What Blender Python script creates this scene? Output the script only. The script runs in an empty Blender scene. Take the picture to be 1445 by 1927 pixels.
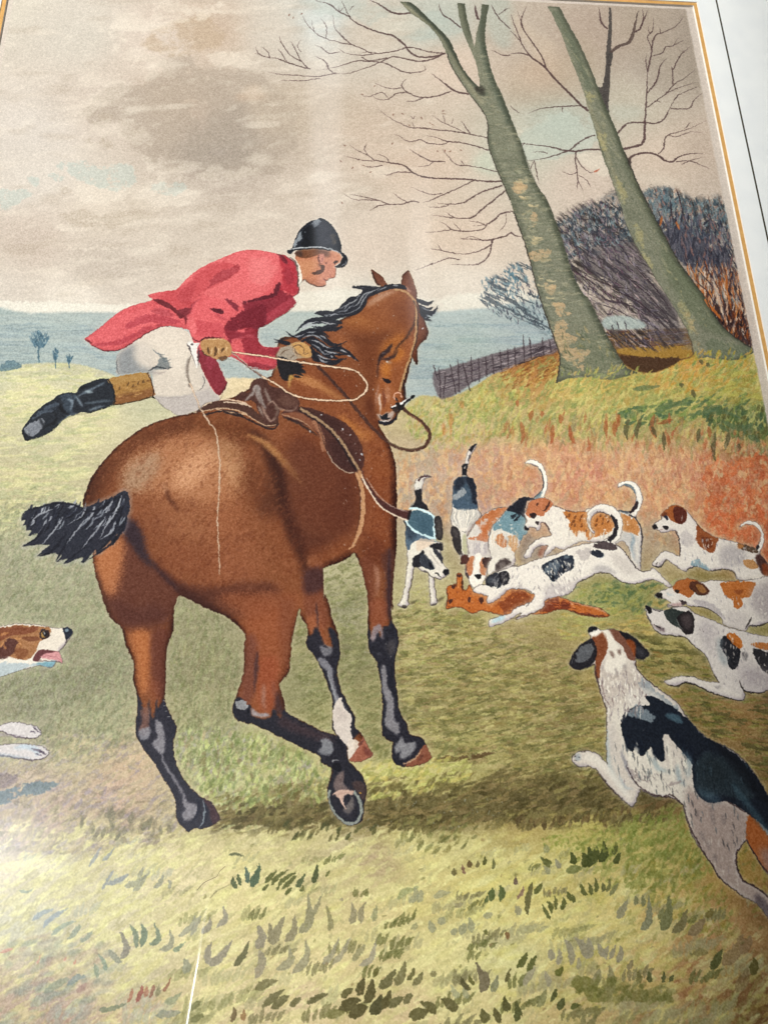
import bpy, math, random
import numpy as np
from mathutils import Matrix, Vector

# ------------------------------------------------------------------ camera, light, exposure
F_PX, CX, CY = 1447.0, 722.5, 963.5          # phone lens in photograph pixels
DIST = 0.36                                  # metres from lens to the sheet's plane
def _n(v): return v / np.linalg.norm(v)
ev = _n(np.array([631 - CX, -3329 - CY, F_PX]))          # the sheet's up direction, in lens axes
eh = np.array([20733.0, 48.0, F_PX]); eh = _n(eh - ev * eh.dot(ev))
en = np.cross(ev, eh)                        # away from the lens, into the wall
scn = bpy.context.scene
HGT = 1.50                                   # the lens stands this high above the floor
def to_world(v): return Vector((v.dot(eh), v.dot(en), v.dot(ev)))
cam = bpy.data.objects.new('camera', bpy.data.cameras.new('camera'))
scn.collection.objects.link(cam); scn.camera = cam
R = Matrix((to_world(np.array([1., 0, 0])), to_world(np.array([0, -1., 0])), to_world(np.array([0, 0, -1.])))).transposed()
cam.matrix_world = Matrix.Translation((0, -DIST, HGT)) @ R.to_4x4()
cam.data.sensor_fit = 'HORIZONTAL'; cam.data.sensor_width = 36.0
cam.data.lens = 36.0 * F_PX / 1445.0
cam.data.clip_start = 0.005; cam.data.clip_end = 60.0

scn.view_settings.view_transform = 'Standard'; scn.view_settings.look = 'None'
scn.view_settings.exposure = 0.0; scn.view_settings.gamma = 1.0

def glass_dir(px, py):
    """direction in which the glass mirrors the room at this point of the view"""
    d = to_world(_n(np.array([px - CX, py - CY, F_PX])))
    return Vector((d.x, -d.y, d.z)).normalized()

world = bpy.data.worlds.new('World'); scn.world = world; world.use_nodes = True
wn, wl = world.node_tree.nodes, world.node_tree.links
wn.clear()
w_out = wn.new('ShaderNodeOutputWorld'); w_bg = wn.new('ShaderNodeBackground')
wl.new(w_bg.outputs[0], w_out.inputs[0])
w_tc = wn.new('ShaderNodeTexCoord')
def vm(op, a, b=None):
    n = wn.new('ShaderNodeVectorMath'); n.operation = op
    for i, x in enumerate((a, b)):
        if x is None: continue
        if hasattr(x, 'is_output'): wl.new(x, n.inputs[i])
        else: n.inputs[i].default_value = x
    return n.outputs['Value'] if op in ('DOT_PRODUCT', 'LENGTH') else n.outputs[0]
def mm(op, a, b=None, c=None):
    n = wn.new('ShaderNodeMath'); n.operation = op
    for i, x in enumerate((a, b, c)):
        if x is None: continue
        if hasattr(x, 'is_output'): wl.new(x, n.inputs[i])
        else: n.inputs[i].default_value = x
    return n.outputs[0]
w_dir = w_tc.outputs['Generated']
def room_patch(px, py, sx, sy, power, noise=0.0, dx=(1, 0), edge=2.0):
    """one bright patch of the room (curtained window, door gap), by the direction it is seen in the glass;
    sx, sy half sizes in photograph pixels, dx the patch's own x axis in the view"""
    c = glass_dir(px, py)
    a = (glass_dir(px + dx[0], py + dx[1]) - c); b = (glass_dir(px - dx[1], py + dx[0]) - c)
    ka, kb = a.length, b.length
    rel = vm('SUBTRACT', w_dir, tuple(c))
    u = mm('DIVIDE', vm('DOT_PRODUCT', rel, tuple(a.normalized())), ka * sx)
    v = mm('DIVIDE', vm('DOT_PRODUCT', rel, tuple(b.normalized())), kb * sy)
    u = mm('POWER', mm('ABSOLUTE', u), edge); v = mm('POWER', mm('ABSOLUTE', v), edge)
    s = mm('ADD', u, v)
    if noise:
        nt = wn.new('ShaderNodeTexNoise'); nt.inputs['Scale'].default_value = 9.0; nt.inputs['Detail'].default_value = 3.0
        wl.new(w_dir, nt.inputs['Vector'])
        s = mm('ADD', s, mm('MULTIPLY', mm('SUBTRACT', nt.outputs[0], 0.5), noise))
    g = mm('EXPONENT', mm('MULTIPLY', s, -1.0))
    front = mm('GREATER_THAN', vm('DOT_PRODUCT', w_dir, tuple(c)), 0.0)
    return mm('MULTIPLY', mm('MULTIPLY', g, front), power)
patches = [
    room_patch(-130, 1670, 230, 150, 5.4, 1.0),               # curtained window, low on the left
    room_patch(-20, 1600, 90, 60, 2.2, 1.6),
    room_patch(100, 1760, 380, 260, 1.0),
    room_patch(612, 160, 34, 190, 1.1, 1.0, edge=4.0),        # gaps of light between curtains
    room_patch(615, 430, 26, 160, 0.8, 1.0, edge=4.0),
    room_patch(790, 470, 22, 170, 0.7, 1.0, edge=4.0),
    room_patch(860, 560, 120, 60, 0.8, 1.0),
    room_patch(360, 1880, 1.7, 84, 13.0, dx=(0.995, 0.085), edge=6.0),   # window's bright edge
    room_patch(371, 1815, 2.6, 118, 1.8, dx=(0.995, 0.075), edge=6.0),
]
tot = mm('ADD', patches[0], 0.04)
for p_ in patches[1:]: tot = mm('ADD', tot, p_)
w_bg.inputs['Color'].default_value = (0.92, 0.96, 1.0, 1)
wl.new(tot, w_bg.inputs['Strength'])

# the daylight that falls on the picture: one soft-edged beam from up on the left
def spot(name, loc, target, watts, size_deg, blend, radius, color):
    l = bpy.data.lights.new(name, 'SPOT'); l.energy = watts; l.spot_size = math.radians(size_deg)
    l.spot_blend = blend; l.shadow_soft_size = radius; l.color = color
    o = bpy.data.objects.new(name, l); scn.collection.objects.link(o)
    o.location = loc
    o.rotation_euler = (Vector(target) - Vector(loc)).to_track_quat('-Z', 'Y').to_euler()
    return o
spot('window_light', (-1.9, -2.6, HGT + 1.6), (-1.1653, 0, HGT + 0.8492), 880.0, 48.52, 0.0725, 0.08, (1.0, 0.985, 0.96))  # cone edge shaped to leave the lower-right corner in shade
# ------------------------------------------------------------------ the sheet: photograph pixel -> place on the sheet
def sheet_xz(px, py):
    d = np.stack([np.asarray(px, float) - CX, np.asarray(py, float) - CY, np.full(np.shape(px), F_PX)], -1)
    t = DIST / (d @ en)
    return (d @ eh) * t, (d @ ev) * t
XL = float(sheet_xz(15.4, 0)[0]); XR = float(sheet_xz(1302.7, 12.8)[0])
ZT = float(sheet_xz(1302.7, 12.8)[1]); ZB = float(sheet_xz(722, 1927)[1]) - 0.03
CW = 1560; PPM = CW / (XR - XL); CH = int((ZT - ZB) * PPM)
def to_cv(pts):
    p = np.asarray(pts, float); x, z = sheet_xz(p[:, 0], p[:, 1])
    return np.stack([(x - XL) * PPM, (ZT - z) * PPM], 1)
def lscale(px, py):
    q = to_cv([(px, py), (px + 2, py), (px, py + 2)]); a, b = (q[1] - q[0]) / 2, (q[2] - q[0]) / 2
    return math.sqrt(abs(a[0] * b[1] - a[1] * b[0]))
# inverse map on the canvas grid
_gx, _gy = np.meshgrid((np.arange(CW) + .5) / PPM + XL, ZT - (np.arange(CH) + .5) / PPM)
_d = _gx[..., None] * eh + _gy[..., None] * ev + DIST * en
PX = (_d[..., 0] / _d[..., 2] * F_PX + CX).astype(np.float32); PY = (_d[..., 1] / _d[..., 2] * F_PX + CY).astype(np.float32)
del _d

rng = np.random.default_rng(7); rnd = random.Random(5)
cv = np.zeros((CH, CW, 3), np.float32)
def hexc(c): return np.array([int(c[i:i+2], 16) / 255 for i in (0, 2, 4)], np.float32)
def vnoise(cell, seed, stretch=1.0):
    r = np.random.default_rng(seed); h, w = int(CH / cell) + 3, int(CW / cell / stretch) + 3
    g = r.random((h, w)).astype(np.float32)
    y = np.arange(CH) / cell; x = np.arange(CW) / cell / stretch
    yi, xi = y.astype(int), x.astype(int); fy, fx = (y - yi)[:, None], (x - xi)[None]
    fy, fx = (fy * fy * (3 - 2 * fy)).astype(np.float32), (fx * fx * (3 - 2 * fx)).astype(np.float32)
    a = g[yi][:, xi]; b = g[yi][:, xi + 1]; c = g[yi + 1][:, xi]; d = g[yi + 1][:, xi + 1]
    return (a * (1 - fx) + b * fx) * (1 - fy) + (c * (1 - fx) + d * fx) * fy
N1 = rng.random((CH, CW)).astype(np.float32)
N1 = (N1 + np.roll(N1, 1, 1) + np.roll(N1, 1, 0) + np.roll(N1, (1, 1), (0, 1))) / 4
N1 = np.clip((N1 - .5) * 1.9 + .5, 0, 1)
N3, N7, N20, N60 = vnoise(3, 1), vnoise(7, 2), vnoise(20, 3), vnoise(60, 4)
NC = (N7 * .2 + N20 * .35 + N60 * .45 - .5) * 2.4 + .5
NR = (N3 * .35 + N7 * .35 + N20 * .3 - .5) * 2.3 + .5

TILES = dict(Z=(0, 0, 1), A=(0, 0, 3.0104), B=(480, 0, 3.0104), C=(960, 0, 2.9794), D=(0, 560, 3.0104), E=(400, 600, 3.0104),
    F=(960, 560, 3.0104), G=(0, 1120, 3.0104), H=(400, 1120, 3.0104), I=(965, 1140, 3.0104), J=(0, 1447, 3.0104),
    K=(480, 1447, 3.0104), L=(965, 1447, 3.0104), M=(140, 400, 4.0139), N=(460, 400, 6.0208), O=(600, 490, 5.3519),
    P=(740, 820, 5.3519), Q=(960, 850, 5.3519), R=(1205, 930, 4.8167))
CUR = 'Z'
def T(t):
    global CUR
    CUR = t
def parse(s):
    global CUR
    out, sharp = [], []
    for tok in s.split():
        if tok[-1] == ':': CUR = tok[0]; continue
        c = tok[-1] == '!'
        if c: tok = tok[:-1]
        x, y = tok.split(','); ox, oy, k = TILES[CUR]
        out.append((ox + float(x) / k, oy + float(y) / k)); sharp.append(c)
    return np.array(out), sharp
def spline(p, sharp, closed, n=5):
    m = len(p)
    if m < 3: return p
    res = []
    for i in range(m if closed else m - 1):
        p1, p2 = p[i], p[(i + 1) % m]
        if sharp[i]: p0 = p1
        else: p0 = p[i - 1] if (closed or i > 0) else p1
        if sharp[(i + 1) % m]: p3 = p2
        else: p3 = p[(i + 2) % m] if (closed or i + 2 < m) else p2
        for k in range(n):
            t = k / n
            res.append(.5 * (2 * p1 + (p2 - p0) * t + (2 * p0 - 5 * p1 + 4 * p2 - p3) * t * t + (3 * p1 - p0 - 3 * p2 + p3) * t ** 3))
    if not closed: res.append(p[-1])
    return np.array(res)
def path(s, closed=True, n=5):
    if isinstance(s, str): p, sh = parse(s)
    else: p, sh = np.asarray(s, float), [False] * len(s)
    return spline(p, sh, closed, n)

def raster(q, pad=1):
    """coverage of a closed polygon in canvas pixels -> x0, y0, mask"""
    x0 = max(0, int(q[:, 0].min()) - pad); x1 = min(CW, int(q[:, 0].max()) + pad + 2)
    y0 = max(0, int(q[:, 1].min()) - pad); y1 = min(CH, int(q[:, 1].max()) + pad + 2)
    if x1 <= x0 or y1 <= y0: return None
    w, h, S = x1 - x0, y1 - y0, 4
    xa, ya = q[:, 0] - x0, (q[:, 1] - y0) * S; xb, yb = np.roll(xa, -1), np.roll(ya, -1)
    lo, hi = np.minimum(ya, yb), np.maximum(ya, yb)
    k0 = np.clip(np.ceil(lo - .5), 0, h * S).astype(int); k1 = np.clip(np.ceil(hi - .5), 0, h * S).astype(int)
    cnt = k1 - k0; tot = int(cnt.sum())
    if tot == 0: return None
    idx = np.repeat(np.arange(len(q)), cnt)
    k = k0[idx] + np.arange(tot) - np.repeat(np.cumsum(cnt) - cnt, cnt)
    x = xa[idx] + (k + .5 - ya[idx]) * (xb - xa)[idx] / (yb - ya)[idx]
    s = np.where(yb > ya, 1., -1.)[idx]; x = np.clip(x, 0, w)
    xi = x.astype(int); fr = x - xi; W2 = w + 2
    acc = np.bincount(k * W2 + xi, s * (1 - fr), h * S * W2) + np.bincount(k * W2 + xi + 1, s * fr, h * S * W2)[:h * S * W2]
    m = np.cumsum(acc.reshape(h * S, W2), 1)[:, :w]
    m = np.minimum(np.abs(m), 1).reshape(h, S, w).mean(1).astype(np.float32)
    return x0, y0, m
def box(m, r, ax):
    r = int(r)
    if r < 1: return m
    pad = [(0, 0), (0, 0)]; pad[ax] = (r + 1, r)
    c = np.cumsum(np.pad(m, pad, mode='edge'), ax, dtype=np.float64); n = m.shape[ax]
    a = np.take(c, range(2 * r + 1, 2 * r + 1 + n), ax); b = np.take(c, range(0, n), ax)
    return ((a - b) / (2 * r + 1)).astype(np.float32)
def blur(m, b):
    r = max(1, round(b * .6))
    if b < .9: return m
    for _ in range(3 if b > 2 else 2): m = box(box(m, r, 0), r, 1)
    return m
CLIP = None
def lay(r, col, a=1., b=0., g=0., rough=0., sharp=4., mul=None):
    """lay colour through a mask: b blur, g stipple, rough torn edge"""
    if r is None: return
    x0, y0, m = r; h, w = m.shape; sl = np.s_[y0:y0 + h, x0:x0 + w]
    if b: m = blur(m, b)
    if rough: m = np.clip((m - .5 + ((NC if b > 7 else NR)[sl] - .5) * rough) * sharp + .5, 0, 1) * np.clip(m * 12, 0, 1)
    if g: m = np.clip(m + g * (N1[sl] - .5) * 4 * m * (1 - m) , 0, 1)
    if CLIP is not None: m = m * CLIP[sl]
    m = (m * a)[..., None]
    c = hexc(col) if isinstance(col, str) else col
    cv[sl] += (c - cv[sl]) * m
def PAD(b): return int(b * 2.2) + 2
def Fi(s, col, a=1., b=0., g=0., rough=0., sharp=4.):
    """filled shape, points in the current tile; b in photograph pixels"""
    p = path(s); c = p.mean(0); k = lscale(*c)
    lay(raster(to_cv(p), PAD(b * k) + int(rough * 12)), col, a, b * k, g, rough, sharp)
def ribbon(p, w, t0=.0, t1=.0):
    d = np.gradient(p, axis=0); L = np.hypot(d[:, 0], d[:, 1]) + 1e-9
    nn = np.stack([-d[:, 1] / L, d[:, 0] / L], 1); t = np.linspace(0, 1, len(p))
    ww = w * np.minimum(1, np.minimum(t0 + (1 - t0) * t * 4, t1 + (1 - t1) * (1 - t) * 2.2))
    o = nn * (ww / 2)[:, None]
    return np.concatenate([p + o, (p - o)[::-1]])
def St(s, col, w, a=1., b=0., g=0., t0=.3, t1=.1, rough=0., n=5):
    """brush stroke, w its width in photograph pixels, tapering to t0 / t1 of it"""
    for part in (s.split('|') if isinstance(s, str) else [s]):
        p = path(part, False, n)
        if len(p) < 4: p = p[0] + (p[-1] - p[0]) * np.linspace(0, 1, 6)[:, None]
        c = p[len(p) // 2]; k = lscale(*c)
        lay(raster(ribbon(to_cv(p), max(w * k, .9), t0, t1), PAD(b * k)), col, a, b * k, g, rough)
def mask_of(s):
    m = np.zeros((CH, CW), np.float32)
    for q in (s if isinstance(s, list) else [s]):
        r = raster(to_cv(path(q)))
        if r: m[r[1]:r[1] + r[2].shape[0], r[0]:r[0] + r[2].shape[1]] = np.maximum(m[r[1]:r[1] + r[2].shape[0], r[0]:r[0] + r[2].shape[1]], r[2])
    return m
def clip(m=None):
    global CLIP
    CLIP = m
def field(cps, power=3.2, sm=26):
    """smooth colour field through control points (x, y, colour) in photograph pixels"""
    st = 12; gx, gy = PX[::st, ::st], PY[::st, ::st]
    num = np.zeros(gx.shape + (3,)); den = np.zeros(gx.shape)
    for tok in cps.split():
        x, y, c = tok.split(','); w = 1 / (((gx - float(x)) ** 2 + ((gy - float(y)) * 1.35) ** 2 + sm ** 2) ** (power / 2))
        num += w[..., None] * hexc(c); den += w
    f = (num / den[..., None]).astype(np.float32)
    yy = np.minimum(np.arange(CH) / st, f.shape[0] - 1.001); xx = np.minimum(np.arange(CW) / st, f.shape[1] - 1.001)
    yi, xi = yy.astype(int), xx.astype(int); fy, fx = (yy - yi)[:, None, None].astype(np.float32), (xx - xi)[None, :, None].astype(np.float32)
    f = f[yi] * (1 - fy) + f[yi + 1] * fy
    return f[:, xi] * (1 - fx) + f[:, xi + 1] * fx
def over(m, col, a=1.):
    """whole-canvas layer through a mask array"""
    m = (m * a)[..., None]; cv[:] += ((hexc(col) if isinstance(col, str) else col) - cv) * m
def dabs(region, n, cols, ln, w, ang, a=.6, b=0., curve=.0, jit=.35, t0=.25, t1=.1):
    """n loose brush dabs inside a region; ln, w ranges in photograph pixels; ang degrees up from the right"""
    T('Z'); p = path(region); lo, hi = p.min(0), p.max(0); q = to_cv(p); msk = raster(q)
    if msk is None: return
    x0, y0, m = msk; cols = cols.split(); k = 0; tries = 0
    while k < n and tries < n * 6:
        tries += 1
        x, y = rnd.uniform(lo[0], hi[0]), rnd.uniform(lo[1], hi[1]); c = to_cv([(x, y)])[0]
        i, j = int(c[1]) - y0, int(c[0]) - x0
        if not (0 <= i < m.shape[0] and 0 <= j < m.shape[1]) or m[i, j] < .5: continue
        k += 1; L = rnd.uniform(*ln); W = rnd.uniform(*w); A = math.radians((ang(x, y) if callable(ang) else ang) + rnd.gauss(0, 60 * jit))
        dx, dy = math.cos(A) * L / 2, -math.sin(A) * L / 2; cu = rnd.uniform(-1, 1) * curve * L
        pts = [(x - dx, y - dy), (x - dy * cu / L * 2, y + dx * cu / L * 2), (x + dx, y + dy)]
        aa = min(1, a * 1.45) * rnd.uniform(.6, 1)
        St(pts, rnd.choice(cols), W, aa, b * .55, 0, t0, t1, n=3)

_tab = np.random.default_rng(99).random((256, 256)).astype(np.float32)
def rotnoise(x0, y0, w, h, cu, cv_, ang, seed):
    A = math.radians(ang); X, Y = np.meshgrid(np.arange(x0, x0 + w, dtype=np.float32), np.arange(y0, y0 + h, dtype=np.float32))
    out = 0
    for k, wt in ((1, .62), (2.1, .38)):
        u = (X * math.cos(A) - Y * math.sin(A)) / cu * k + seed * 17.3; v = (X * math.sin(A) + Y * math.cos(A)) / cv_ * k + seed * 5.1
        ui, vi = np.floor(u).astype(int), np.floor(v).astype(int); fu, fv = u - ui, v - vi; fu = fu * fu * (3 - 2 * fu); fv = fv * fv * (3 - 2 * fv)
        a, b = _tab[vi & 255, ui & 255], _tab[vi & 255, (ui + 1) & 255]; c, d = _tab[(vi + 1) & 255, ui & 255], _tab[(vi + 1) & 255, (ui + 1) & 255]
        out = out + wt * ((a * (1 - fu) + b * fu) * (1 - fv) + (c * (1 - fu) + d * fu) * fv)
    return out
_bs = 0
def blotch(region, layers, soft=.05, edge=14):
    """crisp hand-laid tone: layers of 'colour length width angle threshold alpha'"""
    global _bs
    T('Z'); p = path(region); k = lscale(*p.mean(0)); r = raster(to_cv(p), PAD(edge))
    if r is None: return
    x0, y0, m = r; m = blur(m, edge)
    for L in layers.split(';'):
        c, lu, lw, an, th, a = L.split(); _bs += 1
        n = rotnoise(x0, y0, m.shape[1], m.shape[0], float(lu) * k, float(lw) * k, float(an), _bs)
        q = np.clip((n - float(th)) / soft, 0, 1) * m
        lay((x0, y0, q), c, float(a))
def innershade(m, col, w, a, dx=0, dy=0):
    """form shading of a figure: tone gathering along its lower right contour"""
    ys, xs = np.nonzero(m > .02)
    if len(ys) == 0: return
    y0, y1, x0, x1 = max(0, ys.min() - 2), ys.max() + 3, max(0, xs.min() - 2), xs.max() + 3
    q = m[y0:y1, x0:x1]; P_ = int(w * 3); b = blur(np.pad(q, P_), w); b = np.roll(b, (dy, dx), (0, 1))[P_:-P_, P_:-P_]
    s = np.clip((1 - b) * 2.0 - .25, 0, 1) * q
    s = np.clip(s + .5 * (N1[y0:y1, x0:x1] - .5) * 4 * s * (1 - s), 0, 1)
    cl = cv[y0:y1, x0:x1]; cl += (hexc(col) * (.35 + .65 * cl.mean(2, keepdims=True) * 1.6) - cl) * (s * a)[..., None]

# ------------------------------------------------------------------ printed figures: their outlines become parts
FIGS = []        # (name, label, parent index or None, outline in sheet metres)
def fig(name, s, label=None, parent=None):
    p = path(s, True, 3); FIGS.append((name, label, parent, p)); return len(FIGS) - 1
# ================================================================== THE PRINT: sky
T('Z')
fig('printed_sky', '-400,-60! 1500,-60! 1700,585! 1000,580 600,585 300,590 0,588 -400,590!', 'grey and cream clouded sky of the print')
fig('printed_hills', '-400,588! 60,590 300,592 600,586 900,582 1100,580! 1100,655! 1045,655 975,682 900,722 838,748 775,752 740,770! 420,715 300,712 220,710 150,686 40,686 -400,694!', 'flat blue-grey distance below the clouds')
fig('printed_meadow', '-700,694! 40,686 150,686 220,710 300,712 420,715 740,770! 760,850 770,1000 950,1080 1250,1070 1560,1080! 1700,2100! -900,2100!', 'yellow-green meadow of the print')
fig('printed_bank', '752,770! 800,744 838,748 900,722 975,682 1045,655 1160,655 1300,650 1560,650! 1650,1080! 1250,1070 950,1080 770,1000 760,850', 'grassy bank with bare red earth below it')
sky = field('0,0,c6bfb0 150,60,c4bdb0 300,80,cbbeb0 400,60,bdab98 60,250,c8c0b5 200,200,c2b6a8 330,180,b8a896 400,230,b3a494 420,290,ab9f92 550,200,bcaf9e '
 '520,60,c4bbad 600,40,bcbfb8 700,60,c3b8a8 820,40,b3b6aa 860,120,c9b8a6 700,250,c2b2a0 800,300,c6b4a1 60,330,cac2b6 200,400,c9beae 60,450,bfb2a4 '
 '200,500,bcb1a3 400,480,c1b6a7 600,400,c4b8a9 700,470,c9bbab 860,450,ccbba8 860,530,cfc5b5 0,560,c6bdb0 150,575,d3cbbd 980,80,b5a898 1020,130,b8a590 '
 '1100,60,ae9e8e 1200,60,ab9c8c 1290,60,a3968a 1050,230,b0b4a6 980,280,bebba9 1180,200,b8b09e 1250,300,c6b6a4 1100,340,c7b8a8 1250,120,a79c8e '
 '1340,280,bcac9b 600,540,d2c8b8 700,570,cfcabd 1360,380,bcae9e 1500,500,b8ac9c')
sky = sky * np.array([1.0, .99, 1.0], np.float32)
cv[:] = sky + ((N60 * .5 + N20 * .3 + N7 * .2) - .5)[..., None] * .045
T('A')
Fi('500,640 580,560 720,480 900,440 960,340 1100,330 1180,400 1445,420 1700,560 1700,900 1445,960 1200,980 1000,990 850,930 800,850 700,700 560,680', 'a39587', .6, 12, 0, 1.4, 1.8)
Fi('800,260 850,180 1000,110 1180,90 1290,180 1200,260 950,300', 'b29d86', .6, 9, 0, 1.3, 1.6)
Fi('1000,820 1400,560 1445,900 1100,960', '93897f', .35, 20)
Fi('1330,560 1445,480 1500,560', 'c2a892', .5, 8)
for s, w, a in (('600,200 720,160 860,130 1000,80 1150,60 1300,90', 26, .5), ('620,230 700,280 820,320 920,330', 20, .45), ('1150,340 1300,330 1500,370', 16, .55),
                ('480,660 560,560 680,490 820,450 900,400', 12, .4), ('500,760 700,720 860,850', 14, .4), ('800,860 860,960 1000,1000 1200,990 1445,960', 16, .45),
                ('460,1080 640,1090 800,1120 1000,1120 1200,1090', 18, .5), ('280,1260 400,1300 560,1280 620,1260', 6, .5), ('380,1400 560,1410 740,1390', 6, .5),
                ('1000,80 1200,50 1400,90', 14, .3), ('340,1470 500,1465 600,1440', 5, .4), ('860,1390 970,1380', 4, .4), ('700,1240 770,1200', 6, .5)):
    St(s, 'dacfc1', w * 1.5, a * .8, w * .8, 0, .2, .2, rough=1.1)
for s in ('390,930 520,920 560,950 720,930 770,1030 640,1080 440,1010', '870,1050 960,1035 1060,1040 1000,1100 880,1090', '160,1000 230,1010 205,1050', '0,1075 180,1090 150,1120 0,1190', '280,990 360,1000 330,1030', '330,930 365,920 350,960'):
    Fi(s, 'b2bab3', .6, 3, 0, 1.3, 2)
for s in ('330,1220 450,1190 560,1225 590,1260 480,1290 400,1270', '600,1220 760,1190 880,1225 700,1270 610,1300', '480,660 640,640 640,670', '480,780 520,800 540,840', '340,1060 400,1080 360,1100', '580,790 640,830 560,830'):
    Fi(s, 'b0a292', .5, 3.5, 0, 1.4, 2)
T('B')
Fi('280,0 560,0 900,60 1060,60 1200,170 960,230 720,190 560,110 430,80 300,40', 'aab3ab', .42, 10, 0, .8, 2)
Fi('640,160 760,80 870,60 960,130 860,200', 'd4c4b3', .4, 8, 0, .8, 2)
Fi('0,500 440,500 640,620 560,720 200,760 0,740', 'b3a391', .35, 16)
Fi('1300,0 1445,0 1445,260 1340,220', 'a9b2a8', .5, 8)
Fi('1240,900 1330,860 1370,980 1250,960', 'bcc2b0', .6, 8)
T('C')
Fi('60,740 240,650 460,640 500,760 330,860 120,900 60,880', 'b4bbb0', .55, 7, 0, 1.1, 2.5)
Fi('560,590 740,600 720,660 600,680', 'b2b8ad', .35, 9)
Fi('0,740 140,700 240,650 150,690 60,740', 'd5c6b4', .5, 5)
Fi('330,880 540,880 560,1000 400,900', 'd3c8b8', .6, 8, 0, .8)
Fi('0,60 140,180 250,250 180,330 40,180', 'c3b09c', .45, 8)
Fi('330,200 480,250 480,480 200,600 0,560 0,420 200,520', 'a89884', .35, 14)
Fi('600,0 1000,0 1080,500 900,460 700,300', 'a39685', .42, 24)
Fi('1060,0 1080,500 960,420 960,100', '96897c', .35, 10)
St('700,1000 860,1020 1000,1060', 'd0c4b5', 30, .4, 12)
T('Z')
blotch('-40,-20 760,-20 800,300 560,470 -40,560', 'dbd0c2 70 24 8 .6 .4;ae9f8f 60 20 6 .63 .28;e0d6c8 40 14 24 .68 .22', .2, 40)
blotch('-40,400 400,400 400,560 -40,570', 'd8cdbf 60 14 10 .62 .28;b5a798 60 16 6 .62 .22', .2, 30)
# glow above the horizon and the blue distance
Fi('-60,568 60,566 200,572 330,575 330,600 -60,600', 'ddd8cc', .75, 5, 0, .7, 3)
Fi('480,560 620,545 800,560 900,548 1040,560 1040,600 480,600', 'dad6c9', .6, 9, 0, .7, 2)
hills = field('0,600,94a5a4 120,610,98a6a6 0,630,8496a0 150,640,8093a0 0,655,8a999c 100,665,93a3a6 200,660,7f93a0 220,690,8a9aa4 450,600,a4b0ac 540,590,a8b4b0 '
              '480,640,8b9ca2 430,680,9aaab0 500,700,8b9ca4 850,600,9aaab0 880,640,86a09c 960,620,98a4ae 980,640,8e9cab 860,690,8ea29f 800,720,8e9ca8 780,740,a7b4b6')
T('Z')
hm = np.zeros((CH, CW), np.float32); r_ = raster(to_cv(path('-80,588 60,590 160,588 300,592 420,596 560,586 800,588 900,582 1060,580 1060,800 -80,800', True)))
hm[r_[1]:r_[1] + r_[2].shape[0], r_[0]:r_[0] + r_[2].shape[1]] = r_[2]
hm = blur(hm, 3)
hills = hills * .55 + np.array([.605, .635, .62], np.float32) * .45
over(hm, hills + ((vnoise(5, 11, 5) * .5 + vnoise(14, 12, 6) * .5) - .5)[..., None] * .07)
dabs('0,600 230,600 230,690 0,690', 130, '7d909c 9fb0b0 8fa2a4 6f8696', (8, 34), (1, 3.4), 0, .3, 1, jit=.06)
dabs('430,620 540,640 540,700 430,700', 60, '7d909c a9b8b8 8799a2', (8, 24), (1, 3), -4, .35, 1, jit=.06)
dabs('800,600 1030,590 1020,660 800,720', 110, '86979f a3b2b2 7f949b 93a6a6', (10, 34), (1, 3.2), 2, .3, 1, jit=.06)

blotch('-40,600 230,600 520,606 520,706 230,706 150,682 -40,682', '7b8d97 70 3 0 .58 .5;adbab8 60 3 0 .62 .5;6a7d86 34 2.4 0 .68 .5', .06, 5)
blotch('790,598 1040,590 1040,645 900,700 800,738 770,730', '7f919a 70 3 2 .58 .5;aab8b6 60 3 0 .62 .5;6f858c 34 2.4 0 .68 .45', .06, 5)
over(hm * (.3 + .3 * (vnoise(16, 88, 7) > .45)), 'b0b6b0')
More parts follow.
